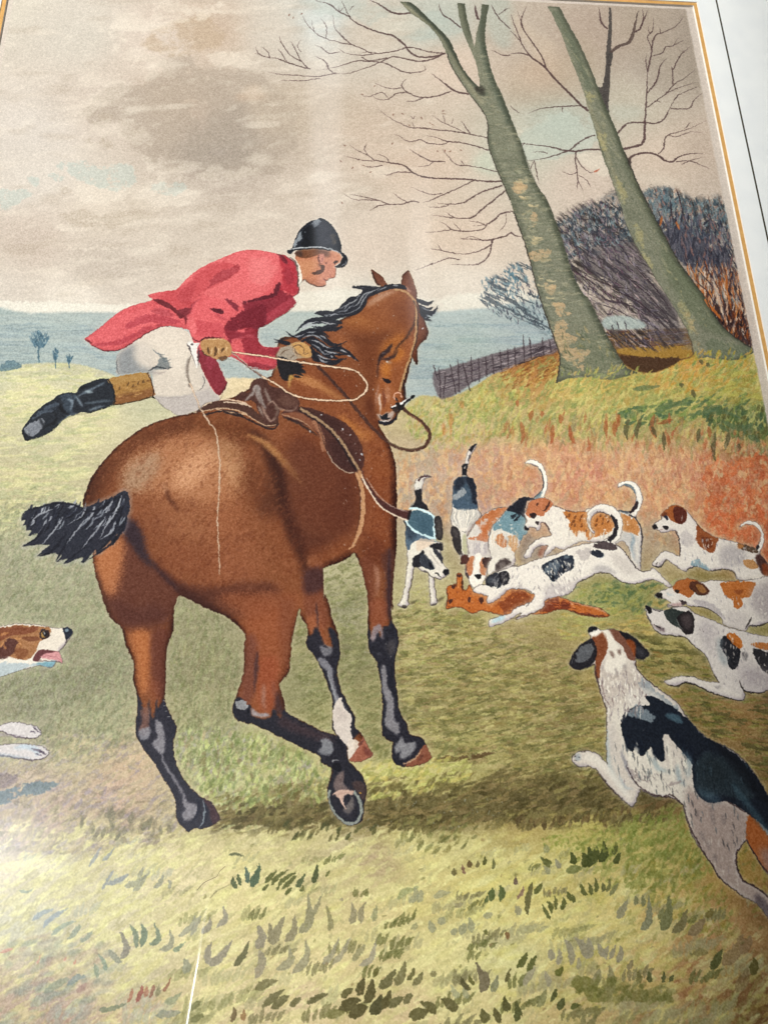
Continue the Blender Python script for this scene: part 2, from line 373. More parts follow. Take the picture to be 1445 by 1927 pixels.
# ================================================================== the meadow and the bank
land = field('0,700,b3b890 110,700,b9bc92 220,715,b7ba93 60,740,c2c291 60,790,bfbf90 160,790,c4c392 60,830,b6b78c 300,760,b5b98e 430,720,cfc695 470,740,cdc291 '
 '60,900,b9b787 170,900,b3b285 60,960,b0af83 120,1010,aaaa82 40,1060,9c9f7c 150,1080,9b9e7b 60,1140,969a76 200,1150,939772 60,1250,8b8e70 150,1280,8a8c6c 240,1240,8c8f6c '
 '60,1330,8f9272 180,1360,9da178 30,1400,a5a983 150,1420,b4b083 240,1440,bcac85 60,1470,b3a98a 220,1490,b7a586 100,1530,ab9b80 220,1545,ab9c7d 60,1575,a89c80 '
 '380,1180,8f9068 400,1260,8a8a63 400,1350,96986c 400,1420,aab07a 430,1480,b9c083 400,1530,a3a06f '
 '640,1060,a5a67a 650,1150,8e9068 660,1230,7f8057 560,1300,8a8c5f 620,1350,949662 690,1380,8f8e5c 560,1420,a9ab6f 480,1440,b0b278 620,1480,bcbc78 '
 '720,1470,c2c07a 820,1470,bcbc74 900,1440,a5a463 760,1340,8a8856 850,1350,88864f 860,1300,87844f 850,1250,9d9863 '
 '800,1180,a9a56b 900,1160,a6a066 780,1120,a7a56c 960,1200,9a9160 1050,1230,958b58 1000,1300,877f4a 1060,1360,7f7646 900,1400,9a9858 1000,1420,8f8a50 1080,1400,8f8a4c '
 '950,1490,84764a 850,1540,6f673f 700,1530,6f6641 560,1520,7a7048 480,1530,867a50 1060,1480,72663c 1150,1500,6b5d36 1230,1510,6d5b36 1000,1520,6a6038 '
 '600,1570,c0bd80 760,1580,c4c17c 480,1570,c9c78c 900,1600,b8b470 1000,1570,b0a560 1100,1560,b5b060 1200,1560,a8a458 1050,1600,bfbc70 1200,1620,b0aa62 '
 '250,1600,c6c692 100,1620,c4c698 60,1750,bcc09a 200,1700,c8c898 350,1650,cdc994 450,1640,cfcb8c 350,1760,cdca90 500,1700,cbc787 650,1640,bdb77f 700,1620,a79a72 640,1600,b9b482 '
 '800,1620,c6c37c 800,1700,c2bc78 900,1680,c8c473 1000,1650,c9c472 700,1740,c3bd80 600,1800,cfc98c 850,1800,d0cf8a 950,1800,cfd08c 700,1860,c3b980 550,1880,c9be8c 400,1860,cbc68c '
 '250,1850,b7b588 100,1870,ab9f84 100,1920,aa9478 280,1910,b5a27c 200,1820,c2bf92 900,1900,cdc886 750,1920,c4b884 '
 '1050,1750,d3cf80 1150,1680,c9c072 1250,1700,c2ac66 1150,1750,d4cc80 1200,1820,cdb774 1080,1870,bcae70 1250,1900,a08a58 1350,1750,b08f58 1400,1650,a58c48 1350,1560,ab9448 '
 '1300,1860,a07c4c 1400,1850,86683c 1440,1700,8c7040 1400,1350,967c48 1430,1300,776440 1300,1340,8a7644 1200,1280,958c50 1250,1220,9f9a58 1150,1300,8f8348 1350,1250,8f8850 '
 '1150,1200,b2a263 1250,1150,a8984f 1150,1130,879052 1200,1120,7d884c 1120,1160,a0a25c 1400,1170,8f8c50 '
 '800,765,b3af74 830,780,b7b178 780,800,b5ac7a 760,850,b6ab7f 790,850,b3a884 850,800,bab07c 900,755,adaa64 950,720,a99a5c 960,690,9c6f3c 1020,665,8c5c30 1000,710,a67c44 '
 '1060,720,bba860 1100,740,b5ac62 1200,740,a8a25a 1150,800,a8a466 1250,715,b8994e 1170,690,9c7c3c 1300,690,bb9550 1400,690,a8a05c 1300,760,aaa65c 1420,740,a9a457 1450,790,6f7a48 1400,790,6c7a50 '
 '1250,780,8c9258 950,800,b5aa70 1000,800,aca468 1100,810,b0a068 1300,820,a89460 1440,840,7c6c44 '
 '850,870,b59f82 790,900,ac9c80 930,860,b99a7c 980,880,c09468 1000,920,b88c6c 1060,850,c49a70 1100,890,c48e70 1200,870,c8a478 1300,880,c59670 1250,940,cc9c6c 1180,960,bb966c 1100,930,bf9068 '
 '1150,990,a4927a 1230,1020,a69a78 1350,900,be8a62 1430,900,b5744c 1400,950,c68058 1370,980,cc7c4c 1440,1010,b96c44 1300,1000,b5916c 1260,1070,a69c6a 1240,1110,928c50 1320,1100,898048 '
 '760,950,a69c7e 760,1050,a7a275 900,970,ab8f7a 830,960,a9997a 800,1030,a5a272 790,1110,a7a573 1200,1050,9c8e66 1500,900,a86c40 1500,1100,8c7c48 1500,1400,6c5a34 1500,1900,6c5430 1440,1900,75582f', 3.4, 18)  # lower-right points are darkened: the corner's shade is painted into the colours
lm = np.zeros((CH, CW), np.float32)
T('Z')
LAND = ('-200,700 0,694 40,686 110,682 150,686 200,700 230,712 300,730 420,712 480,712 560,720 700,770 752,770 775,752 800,744 838,748 870,738 900,722 935,700 975,682 1045,655 1100,652 1160,655 1300,650 1420,662 1560,640 1640,2300 -500,2300')
r_ = raster(to_cv(path(LAND))); lm[r_[1]:r_[1] + r_[2].shape[0], r_[0]:r_[0] + r_[2].shape[1]] = r_[2]
streak = vnoise(4, 21, 3) * .4 + vnoise(9, 22, 4) * .35 + vnoise(22, 23, 4) * .25
land = land * np.array([1.03, .985, 1.07], np.float32)
over(blur(lm, 2), land + (streak - .5)[..., None] * np.array([.13, .12, .10], np.float32))
LM = lm
clip(lm)
blotch('-20,700 110,684 220,712 220,780 170,900 150,980 -20,1000', 'd4cf9c 34 8 3 .58 .5;a2a880 28 7 4 .6 .42;dcd6a4 22 5 4 .66 .4')
blotch('-20,980 150,960 230,1150 260,1400 -20,1400', '82866a 14 6 55 .58 .5;a6aa86 12 5 70 .6 .45;74785a 10 5 80 .66 .4;968f74 18 6 10 .66 .35')
blotch('330,1130 440,1180 460,1460 330,1440', '7f7f5c 16 7 80 .57 .5;a7aa80 12 5 75 .62 .4;6d7050 9 5 80 .66 .4')
blotch('330,1370 470,1370 620,1450 640,1500 420,1560 340,1450', '7f8a5c 13 7 75 .58 .6;cdd496 13 6 70 .62 .5;9a9288 11 7 70 .67 .5')
blotch('560,1060 720,1060 760,1300 800,1430 600,1400 540,1200', '76774c 20 7 14 .57 .5;a5a074 22 6 10 .61 .45;686a42 13 5 30 .66 .4')
blotch('740,1150 930,1170 1150,1330 1150,1480 830,1420 740,1300', '6a663e 28 7 6 .55 .62;b4a474 30 7 4 .6 .6;8c7652 24 6 8 .63 .5;c4ba7c 18 5 8 .67 .55;5c5a34 20 6 12 .68 .6')
blotch('1150,1180 1420,1270 1560,1400 1560,1580 1380,1420 1240,1370 1140,1280', '57542e 30 8 -8 .55 .7;a48c5a 28 7 -6 .61 .6;747440 18 6 -4 .66 .5;4c4a26 20 6 -8 .69 .6')
blotch('-20,1400 270,1400 340,1580 -20,1600', '8e8474 22 8 35 .58 .45;c6b694 22 8 25 .6 .45;938a96 16 7 40 .66 .35')
blotch('-20,1560 430,1560 900,1570 1160,1640 1470,1780 1560,1960 -60,1960', 'dcd69a 44 13 26 .57 .45;bcb47c 36 10 30 .62 .4;e4e0a2 26 7 30 .66 .45;a8a074 16 7 50 .70 .45')
blotch('1060,1600 1300,1570 1400,1760 1540,1960 1100,1960', 'd0c070 34 11 22 .6 .4;8f8c4c 20 10 50 .64 .4')
blotch('770,755 840,745 1045,665 1200,672 1430,665 1520,830 1100,825 840,835 770,810', '8f9656 20 7 58 .57 .55;cfc47a 18 6 55 .6 .55;b08f4c 16 6 60 .66 .5;74824e 14 7 55 .67 .5')
blotch('765,850 1520,835 1520,1070 1280,1050 1180,980 1000,950 900,970 765,980', 'dcb888 18 9 84 .55 .6;b88058 14 7 88 .61 .4;d49e68 12 7 80 .64 .4;a8997a 20 9 60 .66 .4')
blotch('1320,860 1520,850 1520,1060 1400,1060 1330,980', 'c8653c 18 9 60 .54 .55;a05434 12 8 80 .64 .4')
# mottled ground
clip(lm)
dabs('0,690 230,710 200,800 150,900 150,960 0,1000', 420, 'cfcb98 a9ac80 c8c68a b5ad80 9fa37a d2cc94', (6, 26), (1.5, 5), 4, .3, 1, jit=.15)
dabs('0,960 170,960 260,1300 260,1380 0,1380', 700, '85896a 9fa37c 7b7f60 a6a984 8f8a6c 94997a', (5, 20), (1.5, 5), lambda x, y: 50, .3, 1, jit=.7)
dabs('0,1240 240,1280 240,1380 0,1380', 200, '787a5c 6f7050 a4a97e 8a8a68', (6, 14), (3, 6), 75, .35, 1.5, jit=.3)
dabs('0,1400 250,1400 330,1560 0,1590', 420, '8f8472 c8b490 a39a78 9a8c78 b9b08a 94899a', (5, 22), (2, 6), 30, .3, 1.2, jit=.4)
dabs('330,1140 440,1230 450,1440 330,1420 320,1250', 420, '7d7f56 6f7350 9fa072 a5a078 8a7f60 858a60', (6, 18), (2.5, 6), 80, .36, 1.2, jit=.35)
dabs('330,1380 460,1380 620,1450 620,1490 420,1560 350,1450', 330, '8a9460 7c8856 c8cf90 9a9a74 a09a90 74804e b4a080', (7, 18), (3, 7.5), 72, .5, .8, jit=.25)
dabs('600,1060 700,1060 740,1300 780,1420 620,1400 560,1200', 560, '7b7d52 6c7046 999a68 a39c70 888a60 6a6a44', (6, 26), (2, 6), 15, .32, 1.2, jit=.4)
dabs('750,1150 930,1170 1130,1330 1130,1480 830,1400 760,1300', 800, '787a44 6a6c3c 9d9a5e b3ab70 8a8450 8f7c4c a89c5c', (6, 30), (2, 5.5), 6, .4, .8, jit=.2)
dabs('780,1100 900,1150 860,1230 760,1250', 160, 'bcb87c 8c9258 a39c5c c0b878', (5, 16), (2, 4), 10, .45, .8, jit=.3)
dabs('1150,1190 1420,1290 1560,1420 1560,1560 1350,1400 1230,1360 1160,1260', 380, '5f6434 72702f a8a05c 8a6c3c 7a7c3c 8f8444', (8, 34), (2, 5), -6, .45, .8, jit=.12)
dabs('1060,1110 1260,1090 1240,1150 1100,1150', 150, '5f7048 4f6440 8a9458 a09c54 566a48', (6, 20), (3, 7), 25, .5, 1, jit=.4)
dabs('1080,1140 1230,1160 1200,1210 1060,1200', 150, 'c4ac68 a8a85c 8c9050 b89c58', (6, 26), (2, 5), 4, .5, .8, jit=.15)
dabs('840,1175 1100,1180 1100,1290 850,1290', 260, '8a7c4c b5a46c 9c9458 7f8048', (8, 34), (2, 5), 3, .4, .8, jit=.15)
# bank: grass, fringe and red earth
dabs('770,760 840,750 1045,670 1200,680 1420,680 1500,800 1100,810 840,820 770,810', 900, 'c2bc6c a0a358 8c9454 cbb874 b0984c 97a060 7f8c54', (6, 17), (2, 5), lambda x, y: 55 - (x - 1000) * .03, .42, .6, jit=.3, curve=.3)
dabs('780,770 900,750 950,720 900,830 790,840', 190, 'a3ab60 8c9850 c4bd78 c2985c 94a058', (6, 18), (2, 4), 70, .35, 1, jit=.3)
dabs('950,690 1045,660 1045,710 960,730', 170, '7c4c28 a8743c 8c5a2c b98848 6f4024', (6, 20), (1.5, 4), 35, .5, .8, jit=.2)
dabs('1160,660 1300,655 1300,680 1190,680', 90, 'b08c3c 6f5424 a0803c 5c4420', (8, 26), (2, 5), 4, .5, .8, jit=.1)
dabs('1260,680 1420,670 1430,720 1260,740', 150, 'c08c3c a8a050 b89448 8c9450 d0a858', (8, 22), (2, 5), 40, .5, .7, jit=.3)
dabs('1050,700 1200,700 1220,720 1070,745', 90, 'c8a85c a8a860 8c9c58 d0b46c', (8, 20), (2, 5), 30, .5, .7, jit=.3)
dabs('1180,770 1380,740 1390,770 1200,800', 130, '586c48 4c6448 7c8c4c 66784c', (8, 22), (4, 8), 30, .6, .6, jit=.2)
dabs('1340,770 1500,760 1500,830 1350,810', 120, '50643c 465a40 6f7c48 5c5c34', (8, 24), (4, 9), 70, .6, .8, jit=.3)
dabs('1330,710 1480,700 1500,760 1340,750', 60, 'b4ac58 98964c a08c44', (10, 26), (4, 8), 20, .5, 1, jit=.3)
dabs('960,780 1300,790 1440,820 1440,860 1240,850 1060,840 960,830', 260, 'a07850 98986a b8a468 8c8c58 c4b070 a86040 8a8060', (12, 30), (3, 7), 82, .45, .8, jit=.18)
for s in ('F: 60,700 75,780 60,830', '125,640 110,700', '180,640 180,680', '240,720 235,830', '285,660 285,720', '335,720 350,800 370,830', '540,690 545,800', '590,700 590,790', '620,660 600,760', '815,660 800,740 830,800', '920,690 830,720', '900,780 895,850', '1125,730 1130,800', '40,580 40,620'):
    St(s, '9c5030', 8, .6, .7, 0, .3, .1)
for s in ('F: 670,690 655,760 665,810', '745,680 715,760 715,800', '800,730 830,790', '870,760 870,870', '1070,740 1060,820', '1160,760 1150,860 1160,930', '1240,760 1215,870', '1030,520 1045,570', '970,480 970,510', '1110,370 1130,390', '1300,830 1290,870', '1075,350 1090,380'):
    St(s, '4f4c34', 8, .72, .7, 0, .3, .15)
for s in ('F: 820,640 900,610 1040,590', '1100,640 1200,610', '1060,660 1180,640 1300,680', '700,520 850,500', '1200,700 1300,740 1380,720', '1350,780 1420,820', '1180,720 1240,760'):
    St(s, '54684a', 11, .6, 1.2, 0, .3, .2, rough=.7)
dabs('770,860 1500,840 1500,1060 1280,1040 1180,960 1000,930 900,950 770,960', 1100, 'c8a084 b88a70 d4b68e b98a6c bfa484 d4ac84 a8947c c89470', (5, 15), (2, 6), 85, .3, 1.2, jit=.5)
dabs('1060,840 1320,850 1320,930 1080,940', 380, 'd4b080 bc7860 c89068 d8b48c a87058', (8, 24), (2, 5), 86, .35, 1, jit=.3)
dabs('1330,880 1520,860 1520,1060 1400,1050 1340,970', 330, 'c8683c d07848 b8603c cc8c64 a85c3c', (7, 22), (3, 8), 60, .42, 1, jit=.7, curve=.8)
for s in ('R: 610,260 640,190 720,150', '620,310 700,250 780,330 700,370', '700,180 830,200 820,300', '880,370 930,340 970,420', '1060,80 1100,200 1150,250', '840,100 960,110'):
    St(s, 'c9683f', 9, .6, 1.5, 0, .4, .3, rough=.6)
dabs('860,850 1010,860 1010,960 900,940', 160, 'bf8c70 a87a60 cca07c b8806a', (5, 14), (2, 6), 60, .3, 1.4, jit=.9)
Fi('O: 1240,1660 1265,1640 1275,1740 1250,1760', 'bd7040', .55, 1.5); Fi('1310,1560 1340,1540 1360,1600 1340,1680 1330,1790 1315,1700', 'bd7040', .5, 1.5)
Fi('1400,1440 1450,1410 1450,1500', 'bd7040', .4, 2)
clip(None)
# dark hollow and log fence between the trunks
Fi('F: 545,190 700,185 1000,175 1030,240 1040,330 960,360 880,400 800,425 690,410 610,330', '6b4c2c', .85, 1.5)
Fi('F: 600,290 800,275 1000,265 1035,300 1000,340 840,340 640,320', 'a5803a', .8, 1.5, 0, .5)
Fi('F: 610,330 760,340 960,345 880,400 800,425 690,405', '3f2a20', .75, 3, 0, .6)
for i in range(46):
    y = rnd.uniform(185, 270); x = rnd.uniform(540, 940); L = rnd.uniform(50, 180)
    T('F'); St(f'{x},{y + 8} {x + L/2},{y + rnd.uniform(-8, 6)} {min(x + L, 1010)},{y - 6}', rnd.choice(['4a3c42', '6f6468', '2f2428', '8c7c7c', '583428']), rnd.uniform(1, 3), .75, .4)
# wattle fence running up the bank
T('Z')
FENCE = '815,704 845,692 880,680 940,662 1000,648 1048,636 1048,662 1000,674 960,690 900,714 862,738 828,750'
Fi(FENCE, '65585c', .85, 1)
for i in range(210):
    u = rnd.random(); x = 818 + 228 * u; top = 703 - 66 * u; bot = 748 - 88 * u; y = rnd.uniform(top, bot - 2); L = rnd.uniform(10, 34)
    St([(x, y), (x + L / 2, y - L * .14 + rnd.uniform(-1.5, 1.5)), (min(x + L, 1050), y - L * .3)], rnd.choice(['3d3238', '8a7d80', '4a3f48', '74686c', '2e262c', 'a39698']), rnd.uniform(1, 2.4), .8, .3)
for x, y0, y1, dx in ((816, 686, 716, 8), (826, 690, 748, 3), (838, 700, 748, -3), (846, 684, 742, 12), (862, 676, 738, 2), (870, 680, 736, 14), (886, 668, 716, 2), (900, 672, 718, 2), (914, 668, 710, 2), (926, 666, 704, 3), (940, 658, 698, 4), (955, 655, 692, 2), (968, 652, 688, 2), (984, 628, 680, 3), (996, 634, 676, 4), (1020, 634, 668, 3), (1034, 640, 664, 3)):
    St([(x, y0), (x + dx * .5, (y0 + y1) / 2), (x + dx, y1)], '41353a', 2.5, .8, .3, 0, .3, .8)
f_fence = fig('printed_wattle_fence', '812,704 828,684 846,686 864,674 884,664 920,660 955,650 984,626 1000,632 1048,634 1048,662 1000,674 960,690 900,716 862,740 828,751')
# far trees on the left
for cx, cy, w_, h_ in ((73, 640, 44, 30), (104, 667, 14, 18), (130, 676, 12, 12)):
    for i in range(int(w_ * 3.2)):
        t = rnd.uniform(-1, 1); u = rnd.random()
        x = cx + t * w_ * .5 * (.35 + .65 * u); y = cy + h_ * .4 - u * h_ * (1 - .35 * abs(t))
        St([(x - t * 2, y + 4), (x + t * 2, y - 4)], rnd.choice(['54707f', '476474', '6a8592', '3c5666']), rnd.uniform(1.2, 2.6), .75, .4)
    St([(cx, cy + h_ * .2), (cx, cy + h_ * .9), (cx + 1, cy + h_ * 1.4)], '4a6674', 3.4 if w_ > 20 else 2, .85, .4, 0, .6, 1.2)
Fi('0,690 14,680 30,680 40,690 20,696 0,698', '56707c', .8, 1.5, 0, .7)
St('0,686 60,680 130,682', '7f9494', 3, .5, 1, 0, .5, .5)
f_fartree = fig('printed_far_tree', '50,632 60,624 75,622 96,628 96,640 80,654 76,672 78,686 70,686 70,656 54,650')
fig('printed_far_bush', '0,684 16,677 34,680 38,692 20,698 0,699')
# ================================================================== thicket behind the trees
clip(None)
dabs('900,560 930,520 975,495 1000,540 1050,570 1050,640 1010,610 950,600', 260, '4f5f68 3a424c 6c8086 5a5560 2e3440', (6, 16), (1, 2.8), lambda x, y: 140 - (x - 900) * .4, .75, .4, jit=.35)
dabs('905,530 940,515 985,490 1000,510 960,560', 80, '60808c 4a6470 788c94', (5, 11), (2, 3.6), 100, .7, .5, jit=.4)
TH = 'C: 255,1260 330,1190 400,1145 520,1130 540,1080 600,1070 660,1180 760,1060 820,1050 880,1110 930,1110 1000,1130 1060,1100 1120,1120 1190,1140 1205,1250 1250,1400 1275,1500 1310,1700 1345,1880 1400,1960 1000,1960 900,1800 560,1800 430,1640 330,1480'
Fi(TH, '716861', .5, 5, 0, 1.2, 2.5)
blotch('1040,420 1140,375 1180,430 1280,640 1120,640 1060,560', '3a3233 44 4 128 .56 .8;5e5650 30 5 118 .58 .6;c4b2a6 40 4 132 .67 .6;2f2827 36 3.4 140 .62 .8', .05, 6)
blotch('1205,370 1260,352 1310,378 1365,380 1400,560 1330,540 1250,430', '42403f 22 5 98 .54 .75;5c6a72 16 6 90 .6 .6;a59c98 18 4 95 .68 .5;302c2e 26 3.6 100 .64 .8;8a5a44 22 5 95 .7 .5', .05, 6)
blotch('900,560 940,512 990,492 1010,520 1050,575 1050,640 1000,610', '3c444c 30 4 150 .6 .75;74858a 16 6 120 .66 .5', .05, 5)
blotch('1300,510 1400,520 1425,650 1370,650', '3a2a2a 34 5 98 .54 .75;b46a34 32 5 95 .6 .75;cdb8a2 30 4 96 .66 .6', .05, 5)
blotch('1040,430 1110,385 1190,360 1215,440 1120,480 1060,490', '4a545c 15 9 80 .56 .6;8d989c 9 5 60 .68 .5;2c3138 9 5 110 .66 .7', .05, 6)
blotch('1208,372 1255,352 1310,378 1366,382 1372,450 1250,440', '54626c 16 10 85 .54 .6;7c8c92 10 5 70 .67 .5;2f343e 10 5 100 .66 .7', .05, 6)
T('C')
Fi('C: 420,1330 620,1300 760,1480 900,1700 960,1880 800,1880 600,1600 420,1500', '4a444c', .5, 9, 0, 1)
Fi('C: 840,1300 1000,1270 1180,1320 1240,1420 1250,1500 1140,1520 1040,1500 960,1480', '454652', .85, 6, 0, .8)
Fi('C: 1150,1720 1250,1700 1310,1760 1340,1900 1240,1900 1180,1820', '2e2023', .8, 4, 0, .8)
dabs('1060,420 1130,380 1170,430 1260,640 1130,640 1080,560', 560, '3c3640 4a4450 857c86 2f2a34 685c68 5c4450 7a6a72 b09a98', (8, 26), (1, 2.6), lambda x, y: 130 + (x - 1150) * .1, .72, .3, jit=.3, curve=.3)
dabs('1040,430 1100,390 1180,365 1210,430 1120,470 1060,480', 330, '55666e 39434c 7c8c90 46505a 2c333c a09a96', (5, 14), (1.2, 3.4), lambda x, y: 110, .72, .4, jit=.45)
dabs('1210,365 1250,355 1300,375 1360,380 1370,440 1330,450 1260,420', 380, '566a72 6c7f86 45545c 7f8a8a 38424a 8c6c64', (5, 15), (1.5, 4), 90, .62, .5, jit=.4)
dabs('1230,410 1360,420 1390,560 1330,520 1280,500', 420, '3f414e 55525e 33323c 6a6670 7a5c58 2c2c38', (8, 26), (1.2, 3.5), 95, .7, .4, jit=.3)
dabs('1300,500 1400,520 1420,640 1370,640 1310,540', 300, 'c08a64 a0582c 3a2a2c d0b098 7c4428 c8b4a4 4a3434 b06c34', (10, 34), (1.2, 3.4), 96, .72, .3, jit=.22)
dabs('1320,600 1420,590 1420,655 1370,650', 160, '34201e 5c3020 3c2c30 904c24 241a1e', (8, 24), (1.5, 4), 92, .75, .4, jit=.3)
for s in ('C: 1010,1560 1110,1640 1180,1800', '1170,1620 1100,1500 1080,1440', '1160,1640 1130,1740', '1250,1500 1230,1640 1240,1780', '1040,1500 1160,1640 1220,1780', '900,1110 905,1200 940,1260', '930,1060 950,1120 980,1240', '540,1800 560,1740 600,1700', '430,1640 520,1680 640,1700 760,1760 860,1820', '560,1620 700,1680 820,1780 900,1880', '640,1540 780,1660 900,1800', '420,1540 560,1600 700,1620', '700,1500 800,1600 900,1740'):
    St(s, '33252c', 2.4, .8, .3)
for s in ('C: 1060,1640 1120,1720 1180,1790', '1220,1640 1240,1740', '850,1210 840,1270', '930,1240 950,1290', '1100,1690 1160,1760 1190,1800', '1070,1620 1090,1680', '1210,1540 1220,1660'):
    St(s, 'b5652c', 4.5, .75, .6)
St('C: 1130,1560 1170,1680 1200,1790', 'd3c0ae', 7, .7, .8); St('C: 1020,1560 1050,1600', 'd3c0ae', 5, .6, .8)
Fi('C: 430,1640 560,1680 700,1760 740,1840 540,1840 480,1740', 'cdbcae', .35, 4)
Fi('C: 530,1780 640,1770 740,1800 740,1840 530,1840', 'a8b8b4', .7, 2)
for s in ('C: 520,1740 560,1760 590,1720', '600,1800 610,1850', '640,1800 655,1850', '570,1820 580,1860', '470,1700 560,1720 640,1760 720,1800', '440,1600 540,1680 620,1700 700,1700'):
    St(s, '3a3038', 2.4, .8, .3)
fig('printed_thicket', TH + ' Z:', 'dark leafless thicket printed behind the two trees')
fig('printed_low_bush', 'Z: 902,560 905,530 940,512 975,494 1010,510 1020,560 1046,600 1040,640 1000,612 950,600 900,592')
# ================================================================== trees
clip(None)
BR = '4f3a3a'
def br(s, w=2.0, a=.85, c=BR): St(s, c, w, a, .25, 0, 1., .15)
T('B')
br('1075,300 1010,330 940,345 870,335 800,320 760,325 660,370 540,410 440,415', 2.6); br('1075,300 980,290 880,265 800,285 700,300 600,310 520,300 470,270', 2.2)
br('1080,300 1000,320 930,320 880,295 840,245 780,200 700,180 600,140 540,100 510,40 490,0', 3.4)
br('880,70 820,75 760,60 700,20 650,0', 4); br('540,95 470,60 420,20 340,0', 2.4)
br('750,325 640,345 580,340 470,375 350,395', 2); br('460,410 360,430 250,425 150,420 80,405', 1.6); br('370,440 260,455 140,450', 1.8)
br('315,390 240,370 180,350 130,330 60,320 0,300', 2.2); br('300,385 260,340 230,280 205,230', 1.8); br('265,345 200,310 150,240 138,200', 1.8); br('180,345 150,300 130,270', 1.4); br('260,290 240,260 260,220', 1.2); br('85,325 70,290 35,260', 1.4); br('60,320 20,300 0,260', 1.2)
br('660,300 600,270 540,245 480,190 450,150 440,80', 2); br('540,250 470,235 400,215 340,180 320,110', 1.8); br('400,215 405,150 370,100', 1.3); br('340,180 300,140 270,90', 1.2); br('480,290 420,300 380,270 340,250', 1.6)
br('415,380 400,350 370,330 345,315', 1.8); br('440,410 400,370', 1.6); br('690,300 640,290 600,300', 1.4); br('560,30 530,60', 1.2); br('500,40 480,60 470,30', 1.2)
br('600,320 650,345 720,350 780,375 830,400 880,410 950,400 965,385 950,365', 2.2)
br('1210,530 1150,520 1110,500 1060,460 1000,415', 4); br('1110,515 1040,540 960,550 900,540 860,520 800,530 750,560 700,560 660,540', 2.4); br('960,550 900,570 850,572', 1.6); br('860,520 830,480 860,440', 1.6); br('830,495 780,500 730,490 680,470', 1.6); br('750,550 720,520 690,530 640,545 590,530', 1.4)
br('1320,780 1250,765 1180,750 1110,740 1040,735 960,725 880,720 820,695 760,665 700,620', 2.2); br('1220,755 1190,715 1165,680', 1.6); br('1190,750 1130,720 1060,690 1000,650', 1.5); br('1075,690 1060,640', 1.2); br('900,720 890,690', 1.2); br('1110,700 1120,670', 1.2); br('880,650 895,670 905,650', 1.4)
br('1325,850 1250,825 1160,805 1090,800 1020,775 960,765', 2.4); br('1100,800 1060,815 980,810 940,790 870,800 820,770 790,760', 1.8)
br('1370,970 1280,950 1200,935 1140,930 1090,880 1060,840', 1.8); br('1080,915 1000,910 950,890 900,860 870,840', 2.2); br('1010,915 980,935 920,940', 1.4); br('1180,930 1160,900', 1.2)
br('1400,1025 1300,1025 1210,1015 1100,1010 980,1005 900,980 840,935 760,920 680,905 640,880 580,850 540,820', 3); br('890,975 800,975 740,995', 1.8); br('720,935 660,945 600,935', 1.6); br('760,920 740,890 690,870', 1.5); br('640,880 620,840 630,810', 1.5); br('680,910 600,905 540,890 500,880', 1.4); br('780,990 720,985', 1.2)
br('1240,1020 1160,1060 1090,1090 1000,1130 950,1145', 2); br('1060,1095 1000,1100 950,1085 880,1060', 1.4); br('930,1145 880,1140 830,1155 760,1155 700,1135 620,1130 560,1130 500,1095', 2); br('760,1155 700,1165 650,1190', 2); br('870,1150 820,1120 780,1090', 1.4); br('690,1130 600,1110 540,1100', 1.4)
br('1400,1050 1300,1080 1240,1110 1180,1145 1110,1155 1030,1150', 2.6); br('1110,1150 1060,1170 980,1170', 1.5)
br('1415,1080 1340,1140 1290,1180 1240,1225 1180,1235 1100,1230 1000,1215', 2.8); br('1130,1235 1080,1200', 1.6); br('1120,1235 1040,1220', 1.4)
br('1445,1200 1390,1210 1360,1240 1310,1270 1230,1280', 2.8); br('1310,1275 1280,1300 1180,1310 1110,1300 1040,1310 960,1315', 2); br('1110,1300 1080,1270 1040,1250', 1.4); br('1170,1310 1120,1260', 1.4); br('1420,1210 1420,1260 1380,1310', 1.2)
br('1445,1320 1390,1345 1310,1360 1230,1355 1160,1350', 2.8); br('1350,1350 1330,1390 1270,1420 1210,1435 1140,1435', 2); br('1140,1435 1060,1420 990,1405', 1.6); br('1340,1360 1330,1430 1290,1480 1230,1500 1110,1495', 2.2); br('1160,1470 1100,1460 1040,1480 960,1510 905,1530', 1.6); br('1280,1355 1220,1340 1160,1355', 1.2); br('1060,1420 1030,1380', 1.2); br('1300,1270 1250,1255 1210,1250', 1.3)
br('1165,155 1110,110 1060,75 1040,20', 2.6); br('1265,110 1250,60 1245,25', 4.2); br('1445,160 1390,110 1350,50 1335,20', 2); br('1380,80 1420,50 1445,40', 1.4); br('1445,310 1400,310 1340,280', 2)
T('C')
br('440,620 400,590 340,530 250,440 190,370 110,310 50,220 0,170', 4.2); br('120,315 60,295 0,300', 2.4); br('200,380 180,320 120,230 80,170 40,60', 2.6); br('80,170 60,120 90,30', 2); br('60,230 30,150 0,70', 1.8)
br('430,600 380,590 300,595 220,600 160,610 100,635', 2.2); br('50,630 20,610 0,590', 1.6); br('290,600 295,630', 1.6)
St('530,610 535,540 545,450 550,300 560,150 560,40', '4b4542', 10.5, .95, .5, 0, 1.2, .75); Fi('490,500 520,470 550,300 575,300 555,420 545,560 555,620 530,640', '4b4542', .95, .6)
br('560,290 610,255 665,235 690,180 705,110 720,50', 5.4, c='54443f'); br('695,180 730,155 745,100 740,50', 2.6); br('730,155 755,90 770,55', 2); br('545,160 510,120 498,40', 3.2)
br('635,835 690,820 745,795 755,680 765,520 770,400', 4.2); br('770,400 790,300 800,230 820,190 850,180 920,150 970,95', 2.6); br('795,270 770,210 800,160 800,90', 1.6); br('800,170 780,180 775,140', 1.2); br('840,180 840,150', 1.2)
